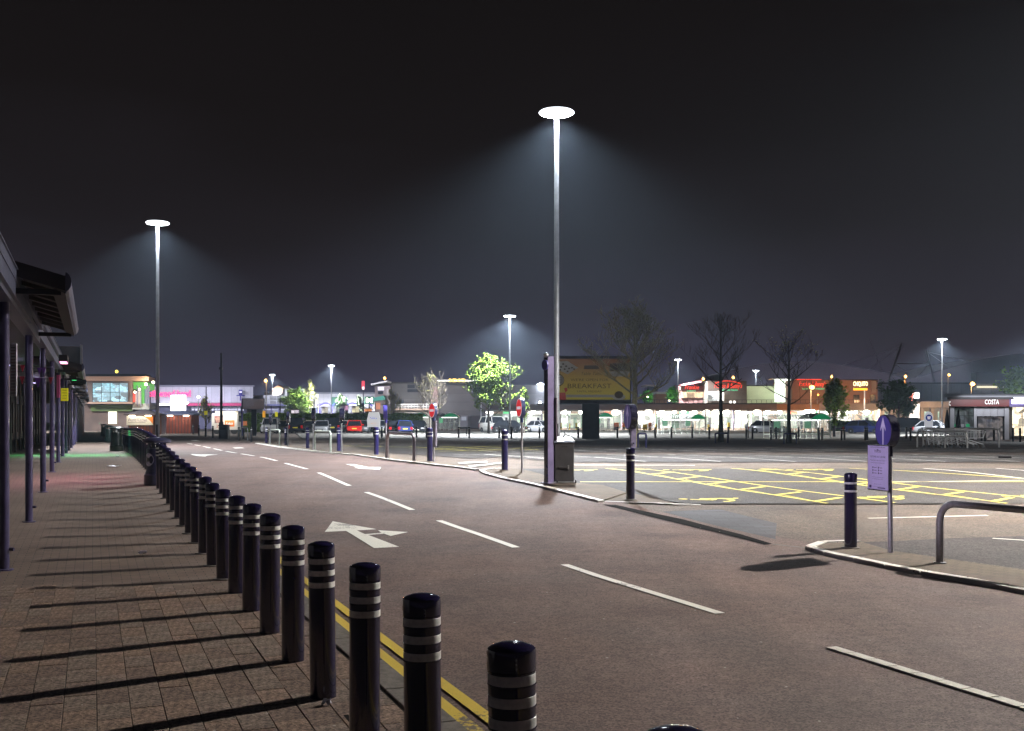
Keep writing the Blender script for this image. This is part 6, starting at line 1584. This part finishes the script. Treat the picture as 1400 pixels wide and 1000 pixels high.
# ---- shops on the upper deck
zd = ZA(552, 178)
def upper(name, label, px, d): return thing(name, label, 'building', (XA(px, d), d, zd))
d = 196.
f1 = upper('diner', 'diner on the upper deck with small red neon sign and warm windows', 950, d)
MB().slab(928, 975, 528, 552, d, 10).build('wall', W_('diner_brown', (.2, .1, .09), noise=(.4, .3)), f1, world=True)
MB().prism([(XA(930, d), ZA(526, d)), (XA(957, d), ZA(520.5, d)), (XA(957, d), ZA(523.5, d)), (XA(930, d), ZA(528, d))], d - 2, d + 8, 'xz').build('roof', M('diner_roof_pink', (.5, .2, .2), .6), f1, world=True)
neon("Frankie", 946, 529.6, 6.0, 19.5, d - .4, n_red, f1, .3, bold=.0); neon("& BENNY'S", 945, 534.8, 1.9, 12, d - .4, n_green, f1)
m_diner = interiormat('diner_window', (1, .85, .55), (1, .5, .25), 2.2, .8, 2)
for k in range(9): MB().slab(931.5 + 4.1 * k, 935.2 + 4.1 * k, 536, 544, d - .3, .2).build('window', m_diner, f1, world=True)
f2 = upper('diner', 'diner on the upper deck with the large red neon script and bright white end windows', 995, 192)
d = 192.
MB().slab(967, 1021, 521, 552, d, 14).build('wall', W_('diner_taupe', (.21, .18, .15), noise=(.4, .3)), f2, world=True)
for k in range(5): MB().slab(967.5 + 4.5 * k, 971.5 + 4.5 * k, 535, 548, d - .3, .2).build('window', n_white if k > 2 else glows[3], f2, world=True)
neon("Frankie & Benny's", 995.5, 528.5, 9.0, 38, d - .5, n_red, f2, .3, bold=.0); neon('NEW YORK ITALIAN', 997, 533.6, 1.8, 23, d - .5, n_green, f2)
pts = [(XA(976 + 36 * k / 8, d - .5), d - .5, ZA(524.5 - 3.5 * math.sin(math.pi * k / 8), d - .5)) for k in range(9)]
MB().tube(pts, .07, 5).build('neon_arch', n_red, f2, world=True)
for px in (998, 1003): MB().slab(px, px + 2.2, 548.5, 551.3, d - .4, .2).build('window', n_white, f2, world=True)
f3 = upper('pale_store', 'pale yellow-green store on the upper deck behind a disc-headed lamp', 1050, 200)
d = 200.
MB().slab(1020, 1082, 528, 552, d, 14).build('wall', M('pale_green_wall', (.42, .46, .32), .7, noise=(.3, .15)), f3, world=True)
MB().slab(1019, 1070, 526.8, 527.8, d - .4, 15).build('roof_edge', m_dk, f3, world=True)
MB().slab(1061, 1081, 519.2, 550, d - 1.5, 1.2).build('white_light_wall', em('white_wall_glow', (.92, 1, .88), 1.5), f3, world=True)
MB().slab(1056, 1081.5, 518, 519, d - 2.2, 3).build('canopy', m_galv, f3, world=True)
f4 = upper('brown_store', 'brown store on the upper deck with red neon script and orange lamp glow', 1140, 194)
d = 194.
MB().slab(1082.3, 1200, 520, 552, d, 14).build('wall', W_('brown_orange_brick', (.26, .14, .10), noise=(.3, .3)), f4, world=True)
MB().slab(1088, 1123, 518.6, 519.6, d - .4, .3).build('neon_edge', n_red, f4, world=True)
neon("Frankie & Benny's", 1111, 526, 8.5, 37, d - .5, n_red, f4, .3, bold=.0); neon('NEW YORK ITALIAN', 1112, 532, 1.6, 30, d - .5, n_green, f4)
for q in ((1167, 1175), (1190, 1197)):
    wn = MB().slab(q[0], q[1], 540, 551, d - .3, .2).build('window', m_wglass, f4, world=True)
    MB().slab((q[0] + q[1]) / 2 - .2, (q[0] + q[1]) / 2 + .2, 540, 551, d - .36, .05).build('frame', m_frame, wn, world=True)
MB().slab(1192, 1198, 521, 537, d - .3, .2).build('brick_panel', m_stone, f4, world=True)
MB().slab(1090, 1200, 519, 519.9, d - .2, 14.4).build('roof_edge', m_dk, f4, world=True)
wash(f3, 1020, 1081, 521, 200, 5, 1700, (.92, 1, .8), 50)
wash(f4, 1084, 1200, 548, 194, 7, 2400, (1, .55, .25), 95)
wash(f2, 968, 1021, 548, 192, 5, 250, (1, .85, .7), 95)
wash(f1, 929, 966, 524, 196, 5, 200, (1, .5, .45), 60)
wash(pr_, 1064, 1200, 548, 166, 6, 1200, (1, .62, .32), 60)
wash(pr_, 664, 1062, 549, 166, 8, 700, (1, .9, .8), 55)
cq = root_at('pole_sign', 'glowing yellow restaurant sign on a white pole', 'illuminated sign', 1177, 160)
MB().slab(1167.5, 1186, 531, 533.8, 160, .3).build('orange_bar', n_or, cq, world=True)
neon('CHIQUITO', 1176.5, 525.5, 7.5, 20, 159.8, em('sign_cream', (1, .8, .45), 3), cq, bold=.03)
MB().slab(1166, 1187, 520.8, 530, 160.2, .2).build('backing', M('sign_backing', (.15, .04, .01), .6), cq, world=True)
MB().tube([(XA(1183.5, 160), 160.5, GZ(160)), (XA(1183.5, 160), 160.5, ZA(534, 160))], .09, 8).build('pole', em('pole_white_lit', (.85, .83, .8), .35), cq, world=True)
k1 = upper('roof_kiosk', 'small white-roofed rooftop kiosk between two bright green trees', 905, 186)
MB().slab(897, 912, 539, 552, 186, 4).build('wall', M('kiosk_orange_brown', (.4, .18, .10), .6), k1, world=True); MB().slab(896.5, 913, 536, 538.8, 185.6, 5).build('roof', M('kiosk_white', (.7, .66, .68), .5), k1, world=True)
k2 = upper('white_canopy', 'flat white canopy on the upper deck left of the rooftop kiosk', 892, 190)
MB().slab(882, 900.5, 526.3, 528.5, 190, 6).build('roof', MATS['kiosk_white'], k2, world=True); MB().slab(885, 899.5, 528.7, 534.5, 191, 4).build('wall', m_wglass, k2, world=True); MB().slab(884, 900, 534.7, 552, 191, 4).build('lower_wall', m_brown, k2, world=True)
tree(884.5, None, 537, 14, 'small bright green tree right of the billboard on the upper deck', d=182, seed=41, lvl=2, fork=.1, leaves=2600, lsize=.2, dense=1.3, upw=.3, bm=m_barkd, lm=leafmat('neon_leaves', (.10, .45, .05)), z0=zd, r0=.06)
tree(919, None, 531, 15, 'bright green tree on the upper deck beside the disc-headed lamp', d=182, seed=42, lvl=2, fork=.1, leaves=3000, lsize=.2, dense=1.3, upw=.3, bm=m_barkd, lm=MATS['neon_leaves'], z0=zd, r0=.06)
for i, (px, py, e_) in enumerate(((885.5, 543, 160), (915, 548, 220))): bulb(px, py, 180, .12, m_bulb, ['small lamp among the leaves of the first upper-deck tree', 'small lamp under the second upper-deck tree'][i], e_, (1, .95, .7))
fl = root_at('red_lit_stall', 'small red and white lit stall behind the dark round tree', 'stall', 1245, 150)
MB().slab(1243.5, 1248, 536, 552, 150, 1).build('red_panel', em('stall_red', (1, .15, .08), 1.2), fl, world=True); MB().slab(1250, 1256.5, 537, 545, 150, 1).build('white_panel', n_white, fl, world=True); MB().slab(1243, 1257, 552.3, None, 150.2, 1).build('base', m_stone, fl, world=True)
cw = root_at('colonnade', 'warm lit stone colonnade behind the hedge right of the blue arrow sign', 'building', 1240, 166)
MB().slab(1200, 1310, 557.8, None, 168, 2).build('back_wall', M('colonnade_wall', (.45, .34, .24), .7), cw, world=True)
for k in range(8): MB().slab(1203 + 14 * k, 1207 + 14 * k, 557.8, None, 166, .8).build('column', m_stone, cw, world=True)
for k in range(5): MB().slab(1210 + 14 * k * 1.3, 1215 + 14 * k * 1.3, 563, 576, 167.7, .2).build('window', glows[1], cw, world=True)

wash(cw, 1200, 1310, 560, 164, 3, 1600, (1, .72, .42), 80)
# ---- sodium street lamps
for i, (px, py, d_, e_, lb) in enumerate(((363.3, 521, 196, 700, 'orange street lamp beside the smallest disc-headed lamp on the left'), (526, 517.5, 210, 500, 'orange street lamp above the slanted white roof of the corner tower'), (657.5, 520.5, 180, 300, 'orange street lamp glowing through the leafy tree crown'), (961.5, 518.5, 205, 500, 'yellowish street lamp above the small diner'), (1002.5, 516.5, 220, 500, 'orange street lamp above the large red neon script'), (1110, 529.5, 150, 2600, 'brightest orange street lamp in front of the brown store'), (1137, 515.5, 240, 500, 'orange street lamp above the young leafy tree'), (1238, 515, 200, 900, 'orange street lamp on the orange-lit pole over the dark round tree'), (1297.5, 513, 230, 500, 'orange street lamp right of the tall disc-headed lamp'), (1329.5, 525.2, 170, 1500, 'bright pale-orange street lamp over the coffee shop roof'), (1118.5, 540, 185, 0, 'tiny orange lamp on the brown store wall'))):
    z0 = GZ(d_); h = ZA(py, d_) - z0; r = .26 if i not in (5, 9) else .36
    if i == 10: r = .15
    t = thing('street_lamp', lb, 'street lamp', (XA(px, d_), d_, z0), 0, 'orange sodium street lamps in the distance')
    MB().tube([(0, .5, 0), (0, .5, h - .4), (0, .25, h + .35), (0, .0, h + .3)], [.11, .08, .07, .06], 8).build('column', m_galv if i != 7 else M('orange_lit_pole', (.5, .3, .15), .5), t, smooth=True)  # one column carries the orange lamplight in its colour
    MB().lathe([(.001, -r * .9), (r * .7, -r * .5), (r, 0), (r * .7, r * .5), (.001, r * .8)], 12, c=(0, 0, h)).build('lantern', m_sod, t, smooth=True)
    if e_:
        l = bpy.data.lights.new('lamp_light', 'POINT'); l.energy = e_; l.color = (1, .50, .16); l.shadow_soft_size = r
        lo = bpy.data.objects.new('lamp_light', l); lo.location = (0, -.7, h - .1); lo.parent = t; COL.objects.link(lo)

# ---- trolley shelters
m_glass = M('shelter_glass', (.75, .85, .8), .08, alpha=.22, coat=.3); m_sgreen = M('shelter_green', (.02, .22, .08), .4, emit=(.01, .30, .11), es=.45)  # green gable ends glow: light put into their colour
m_swt = M('shelter_white_steel', (.55, .58, .54), .45, noise=(3, .1)); m_sroof = M('shelter_roof_sheet', (.75, .8, .78), .35)
def shelter(x0, x1, yt, yb, label, arch=(.66, 1.), panels=True, n=9):
    y = P(0, yb)[1]; a, b = XA(x0, y), XA(x1, y); L = b - a; h = ZA(yt, y) - GZ(y); D = 3.2
    t = thing('trolley_shelter', label, 'trolley shelter', (a, y, GZ(y)), 0, 'glazed trolley shelters')
    he = h * .80
    for k in range(n + 1):
        x = L * k / n
        MB().tube([(x, 0, 0), (x, 0, he)], .035, 6).build('post', m_swt, t); MB().tube([(x, D, 0), (x, D, he)], .03, 6).build('post', m_swt, t)
        if k < n:
            MB().box(x + .05, x + L / n - .05, -.01, .01, .35, he - .12).build('glass_panel', m_glass, t)
            MB().tube([(x, 0, .5), (x + L / n, 0, .5)], .02, 5).tube([(x, 0, 1.1), (x + L / n, 0, 1.1)], .02, 5).build('rail', m_swt, t)
    for z in (.3, he - .05): MB().box(0, L, -.045, .045, z, z + .07).box(0, L, D - .04, D + .04, z, z + .07).build('beam', m_swt, t)
    xa, xb = L * arch[0], L * arch[1]
    # striped sheet roof bars over the long part
    nb = 14
    for k in range(nb):
        x = (xa) * k / nb
        MB().add([(x + .05, -.3, he + .05), (x + xa / nb - .1, -.3, he + .05), (x + xa / nb + .25, D / 2, h - .05), (x + .4, D / 2, h - .05), (x + .05, -.3, he + .08), (x + xa / nb - .1, -.3, he + .08), (x + xa / nb + .25, D / 2, h - .01), (x + .4, D / 2, h - .01)],
                 [(3, 2, 1, 0), (4, 5, 6, 7), (0, 1, 5, 4), (1, 2, 6, 5), (2, 3, 7, 6), (3, 0, 4, 7)]).build('roof_sheet', m_sroof, t)
    MB().box(0, xa, D / 2 + .3, D + .2, h - .14, h - .08).build('rear_roof', m_sroof, t)
    # green arched end
    pts = [(xa + (xb - xa) * k / 12, he + .02 + (h - he) * math.sin(math.pi * k / 12)) for k in range(13)]
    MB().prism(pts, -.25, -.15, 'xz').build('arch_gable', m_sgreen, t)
    arc_ = [(p[0], p[1] + .03) for p in pts] + [(p[0], p[1] + .09) for p in pts[::-1]]
    vs = []; fs = []
    for i_, p in enumerate(pts): vs += [(p[0], -.3, p[1] + .03), (p[0], D + .3, p[1] + .03), (p[0], -.3, p[1] + .09), (p[0], D + .3, p[1] + .09)]
    for i_ in range(12):
        o = 4 * i_; fs += [(o + 2, o + 6, o + 7, o + 3), (o, o + 1, o + 5, o + 4), (o, o + 4, o + 6, o + 2), (o + 1, o + 3, o + 7, o + 5)]
    MB().add(vs, fs).build('arch_roof', m_swt, t)
    MB().box(.3, L - .3, D / 2 - .06, D / 2 + .06, he - .12, he - .06).build('strip_lamp', em('shelter_lamp_%d' % x0, (.95, 1, .95), 6), t)
    l = bpy.data.lights.new('shelter_light', 'AREA'); l.shape = 'RECTANGLE'; l.size = L * .9; l.size_y = .2; l.energy = 45 * L; l.color = (.95, 1, .93)
    lo = bpy.data.objects.new('shelter_light', l); lo.location = (L / 2, D / 2, he - .14); lo.parent = t; COL.objects.link(lo)
    for xx in (.06, xa - .5): MB().box(xx, xx + .5, -.03, -.012, he * .55, he * .9).build('poster', M('shelter_poster_%d_%d' % (x0, int(xx * 10)), (.3, .6, .4), .5, emit=(.3, .7, .45), es=.25), t)
    return t, y, L, he
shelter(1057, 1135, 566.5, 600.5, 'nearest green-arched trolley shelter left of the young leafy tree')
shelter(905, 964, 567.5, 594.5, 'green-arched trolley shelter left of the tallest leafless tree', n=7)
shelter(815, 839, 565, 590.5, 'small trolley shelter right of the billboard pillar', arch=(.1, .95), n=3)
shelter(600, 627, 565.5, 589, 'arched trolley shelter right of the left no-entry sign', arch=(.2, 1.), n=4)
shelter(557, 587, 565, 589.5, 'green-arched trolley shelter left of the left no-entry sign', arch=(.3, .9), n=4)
# ---- shopping trolleys
m_wire = M('trolley_wire', (.75, .77, .80), .3, metal=.35)
def trolley_parts(root):
    mb = MB(); L, W, z0, z1 = .95, .28, .48, .98
    def Q(u, v, wz): # basket point
        return (v * W * (1 - .18 * (1 - u)), -L / 2 + L * u, wz)
    rim = [Q(0, -1, z1 - .12), Q(1, -1, z1), Q(1, 1, z1), Q(0, 1, z1 - .12), Q(0, -1, z1 - .12)]
    bot = [Q(.12, -.9, z0 + .04), Q(1, -.9, z0), Q(1, .9, z0), Q(.12, .9, z0 + .04), Q(.12, -.9, z0 + .04)]
    mb.tube(rim, .015, 5).tube(bot, .013, 5)
    for v in (-1, 1):
        for k in range(8):
            u = k / 7; mb.tube([Q(u, v, z1 - .12 * (1 - u)), Q(max(.12, u), v * .9, z0 + .04 * (1 - u))], .007, 3)
        mb.tube([Q(0, v, z0 + .3), Q(1, v, z0 + .3)], .007, 3)
    for k in range(6): v = -1 + 2 * k / 5; mb.tube([Q(0, v, z1 - .12), Q(.12, v * .9, z0 + .04), Q(1, v * .9, z0)], .007, 3)
    mb.build('basket', m_wire, root)
    fr = MB()
    for v in (-1, 1): fr.tube([(v * .25, L / 2 + .05, 1.02), (v * .25, L / 2, .55), (v * .24, L / 2 - .05, .45), (v * .24, -L / 2 + .1, .18)], .019, 6).tube([(v * .24, L / 2 - .03, .5), (v * .26, L / 2 - .1, .14)], .019, 6)
    fr.build('frame', m_wire, root)
    MB().tube([(-.27, L / 2 + .06, 1.03), (.27, L / 2 + .06, 1.03)], .019, 8).build('handle', m_rim, root)
    for x in (-.22, .22):
        for y in (-L / 2 + .1, L / 2 - .1): MB().lathe([(.03, -.014), (.062, -.012), (.062, .012), (.03, .014)], 12, Matrix.Translation((x, y, .064)) @ Matrix.Rotation(R(90), 4, 'Y')).tube([(x, y, .08), (x, y - .02, .18)], .012, 5).build('wheel', m_black, root)
tr0 = thing('shopping_trolley', 't', 'shopping trolley', (0, 0, 0), 0, 'shopping trolleys nested in the bay'); tr0['hm'] = True; trolley_parts(tr0)
ytr = 57.
for i in range(9):
    px = 1276 + 6.4 * i; x = XA(px, ytr); lb = 'wire shopping trolley in the bay, %s from the left' % nth(i + 1)
    if i == 0: tr0.location = (x, ytr, GZ(ytr)); tr0.rotation_euler = (0, 0, R(90 + 6)); tr0['label'] = lb
    else: dup(tr0, (x, ytr + (.0 if i < 6 else -.5) + random.uniform(-.1, .1), GZ(ytr)), R(96 if i < 6 else 70) + random.uniform(-.05, .05), lb)
y0 = 57.
m_tb = M('trolley_bay_steel', (.5, .5, .5), .35, metal=.7)
hoop((XA(1254, 57.8), 57.8), (XA(1322, 55.6), 55.6), .84, .045, 'long front rail of the trolley bay', .18, m_tb, 0, False, 'rails of the trolley bay')
hoop((XA(1292, 56), 56), (XA(1322.5, 55.4), 55.4), .62, .04, 'short lower rail of the trolley bay', .16, m_tb, 0, False, 'rails of the trolley bay')
hoop((XA(1262, 60), 60), (XA(1366, 57), 57), .98, .045, 'rear rail of the trolley bay reaching to the coffee shop door', .25, m_tb, 0, False, 'rails of the trolley bay')
t = thing('trolley_bay_board', 'white A-board style sign with a blue round cup emblem', 'sign', (XA(1270, 66), 66, GZ(66)))
k_ = 66 / 1500; zz = lambda py: ZA(py, 66) - GZ(66)
MB().prism([(-5.6 * k_, zz(587)), (5.6 * k_, zz(587)), (5.6 * k_, zz(570)), (4.5 * k_, zz(566)), (2 * k_, zz(563.4)), (-2 * k_, zz(563.4)), (-4.5 * k_, zz(566)), (-5.6 * k_, zz(570))], 0, .08, 'xz').build('board', M('board_white_lit', (.8, .8, .82), .5, emit=(.85, .87, .95), es=.45), t)
MB().lathe([(4.6 * k_, 0), (.001, .004)], 20, Matrix.Translation((0, -.002, zz(571.5))) @ Matrix.Rotation(R(90), 4, 'X')).build('emblem_disc', em('emblem_blue', (.03, .07, .4), .3), t)
MB().prism([(-2.4 * k_, zz(569.6)), (2.4 * k_, zz(569.6)), (1.9 * k_, zz(572)), (1.2 * k_, zz(574.5)), (.5 * k_, zz(572.8)), (-.5 * k_, zz(572.8)), (-1.2 * k_, zz(574.5)), (-1.9 * k_, zz(572))], -.016, -.010, 'xz').build('emblem_mark', m_sw2, t)
MB().box(-3 * k_, -2 * k_, .02, .06, 0, zz(587.2)).box(2 * k_, 3 * k_, .02, .06, 0, zz(587.2)).build('leg', m_galv, t)

# ---- coffee shop
SKEW[0] = .47
d = 82.
cs_ = root_at('coffee_shop', 'single-storey coffee shop with a dark red fascia at the right edge', 'building', 1350, d)
m_red = M('fascia_dark_red', (.13, .022, .022), .45, noise=(1.5, .15)); m_pal = M('coffee_panel_pale', (.45, .46, .50), .5, noise=(1, .12)); m_cr = M('coffee_roof_grey', (.20, .21, .24), .5, noise=(1, .15))
MB().slab(1297.5, 1440, 549.6, 602, d + .6, 14).build('wall', m_dk, cs_, world=True)
MB().slab(1291, 1450, 538.5, 543.2, d - 1.2, 17).build('roof', m_cr, cs_, world=True)
MB().slab(1295, 1450, 543.4, 546, d - .8, 16).build('roof_soffit', m_dk, cs_, world=True)
MB().slab(1298.6, 1380, 546.2, 556, d - .4, .9).build('fascia', m_red, cs_, world=True)
MB().slab(1380.2, 1450, 546.2, 556.5, d - .4, .9).build('lit_fascia', M('side_fascia', (.12, .10, .22), .5), cs_, world=True)
neon('COSTA', 1356.2, 549.8, 6.6, 19.5, d - .45, em('costa_white', (1, 1, 1), .95), cs_, bold=.01)
neon('C', 1298.6, 552, 6, 2.4, d - .45, MATS['costa_white'], cs_)
MB().slab(1383, 1420, 546.5, 552.5, d - .6, .15).build('lit_sign', em('side_sign', (.75, .7, 1), 3.5), cs_, world=True); MB().slab(1386, 1425, 543.6, 545, d - .9, .1).build('lit_tube', em('side_tube', (.9, .93, 1), 3), cs_, world=True)
for q in ((1299, 1304.4, 556.5, 591), (1331.6, 1335.3, 556.5, 597), (1373.5, 1379.5, 554, 598)): MB().slab(q[0], q[1], q[2], None, d - .1, .65).build('pier', m_pal, cs_, world=True)
for k in range(4): MB().slab(1335.5 + 9.5 * k, 1344.7 + 9.5 * k, 557, 569.3, d, .5).build('wall_panel', m_pal, cs_, world=True)
gw = MB().slab(1305, 1331.3, 558, 597, d + .35, .12).build('window', interiormat('coffee_window', (.35, .42, .5), (.1, .16, .12), .28, 2., 5), cs_, world=True)
for px in (1305, 1311.6, 1318.2, 1324.8, 1331): MB().slab(px - .25, px + .25, 557.6, 598, d + .22, .1).build('mullion', m_frame, gw, world=True)
for py in (558, 568.6, 583): MB().slab(1305, 1331.3, py - .3, py + .3, d + .2, .09).build('transom', m_frame, gw, world=True)
dw = MB().slab(1337, 1371, 570, None, d + .35, .12).build('entrance_glass', interiormat('coffee_entrance', (.6, .5, .45), (.1, .12, .2), .38, 3., 7), cs_, world=True)
for px in (1337, 1344, 1349.5, 1355, 1364.5, 1371): MB().slab(px - .3, px + .3, 569.5, None, d + .22, .1).build('door_frame', m_galv if 1344 <= px < 1365 else m_frame, dw, world=True)
MB().slab(1344, 1364.5, 571, 572, d + .2, .1).build('door_head', m_galv, dw, world=True)
sw = MB().slab(1384, 1450, 557, 596, d + .3, .12).build('lit_window', interiormat('coffee_side_window', (1, .93, .7), (1, .75, .45), 2.6, 1.2, 3), cs_, world=True)
for px in (1384, 1398, 1412): MB().slab(px - .3, px + .3, 556.8, 598, d + .2, .1).build('mullion', m_pal, sw, world=True)
for py in (569.5, 583): MB().slab(1384, 1450, py - .2, py + .2, d + .18, .1).build('transom', m_pal, sw, world=True)
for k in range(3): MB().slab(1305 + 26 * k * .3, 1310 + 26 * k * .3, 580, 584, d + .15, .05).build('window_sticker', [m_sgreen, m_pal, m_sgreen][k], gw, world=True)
l = bpy.data.lights.new('shop_light', 'AREA'); l.energy = 75; l.color = (.95, .95, 1); l.size = 5; l.size_y = .3; l.shape = 'RECTANGLE'
lo = bpy.data.objects.new('shop_light', l); lo.location = (XA(1350, d) - cs_.location.x, -1.6, 3.0); lo.rotation_euler = (R(50), 0, 0); lo.parent = cs_; COL.objects.link(lo)
for px, lb in ((1310, 'closed dark parasol left of the coffee shop window'), (1295, 'closed dark parasol at the left corner of the coffee shop')):
    t = root_at('parasol', lb, 'parasol', px, 78); MB().lathe([(.03, 0), (.03, .6)], 8).build('pole', m_galv, t); MB().lathe([(.05, .55), (.20, .7), (.16, 1.5), (.05, 2.15), (.001, 2.25)], 12).build('folded_canopy', m_dk, t, smooth=True)

# ------------------------------------------------------------------ misty air that shows the lamp beams
hz_ = MB().box(-260, 260, -12, 520, -1.5, 21).build('haze', M('haze_air', (1, 1, 1)), None)
hz_['kind'] = 'stuff'
m_hz = MATS['haze_air']; t_ = m_hz.node_tree; t_.nodes.clear()
ov = t_.nodes.new('ShaderNodeOutputMaterial'); pvn = t_.nodes.new('ShaderNodeVolumePrincipled')
pvn.inputs['Color'].default_value = (.60, .78, 1, 1); pvn.inputs['Density'].default_value = 0.00034; pvn.inputs['Anisotropy'].default_value = 0.
t_.links.new(pvn.outputs[0], ov.inputs['Volume'])
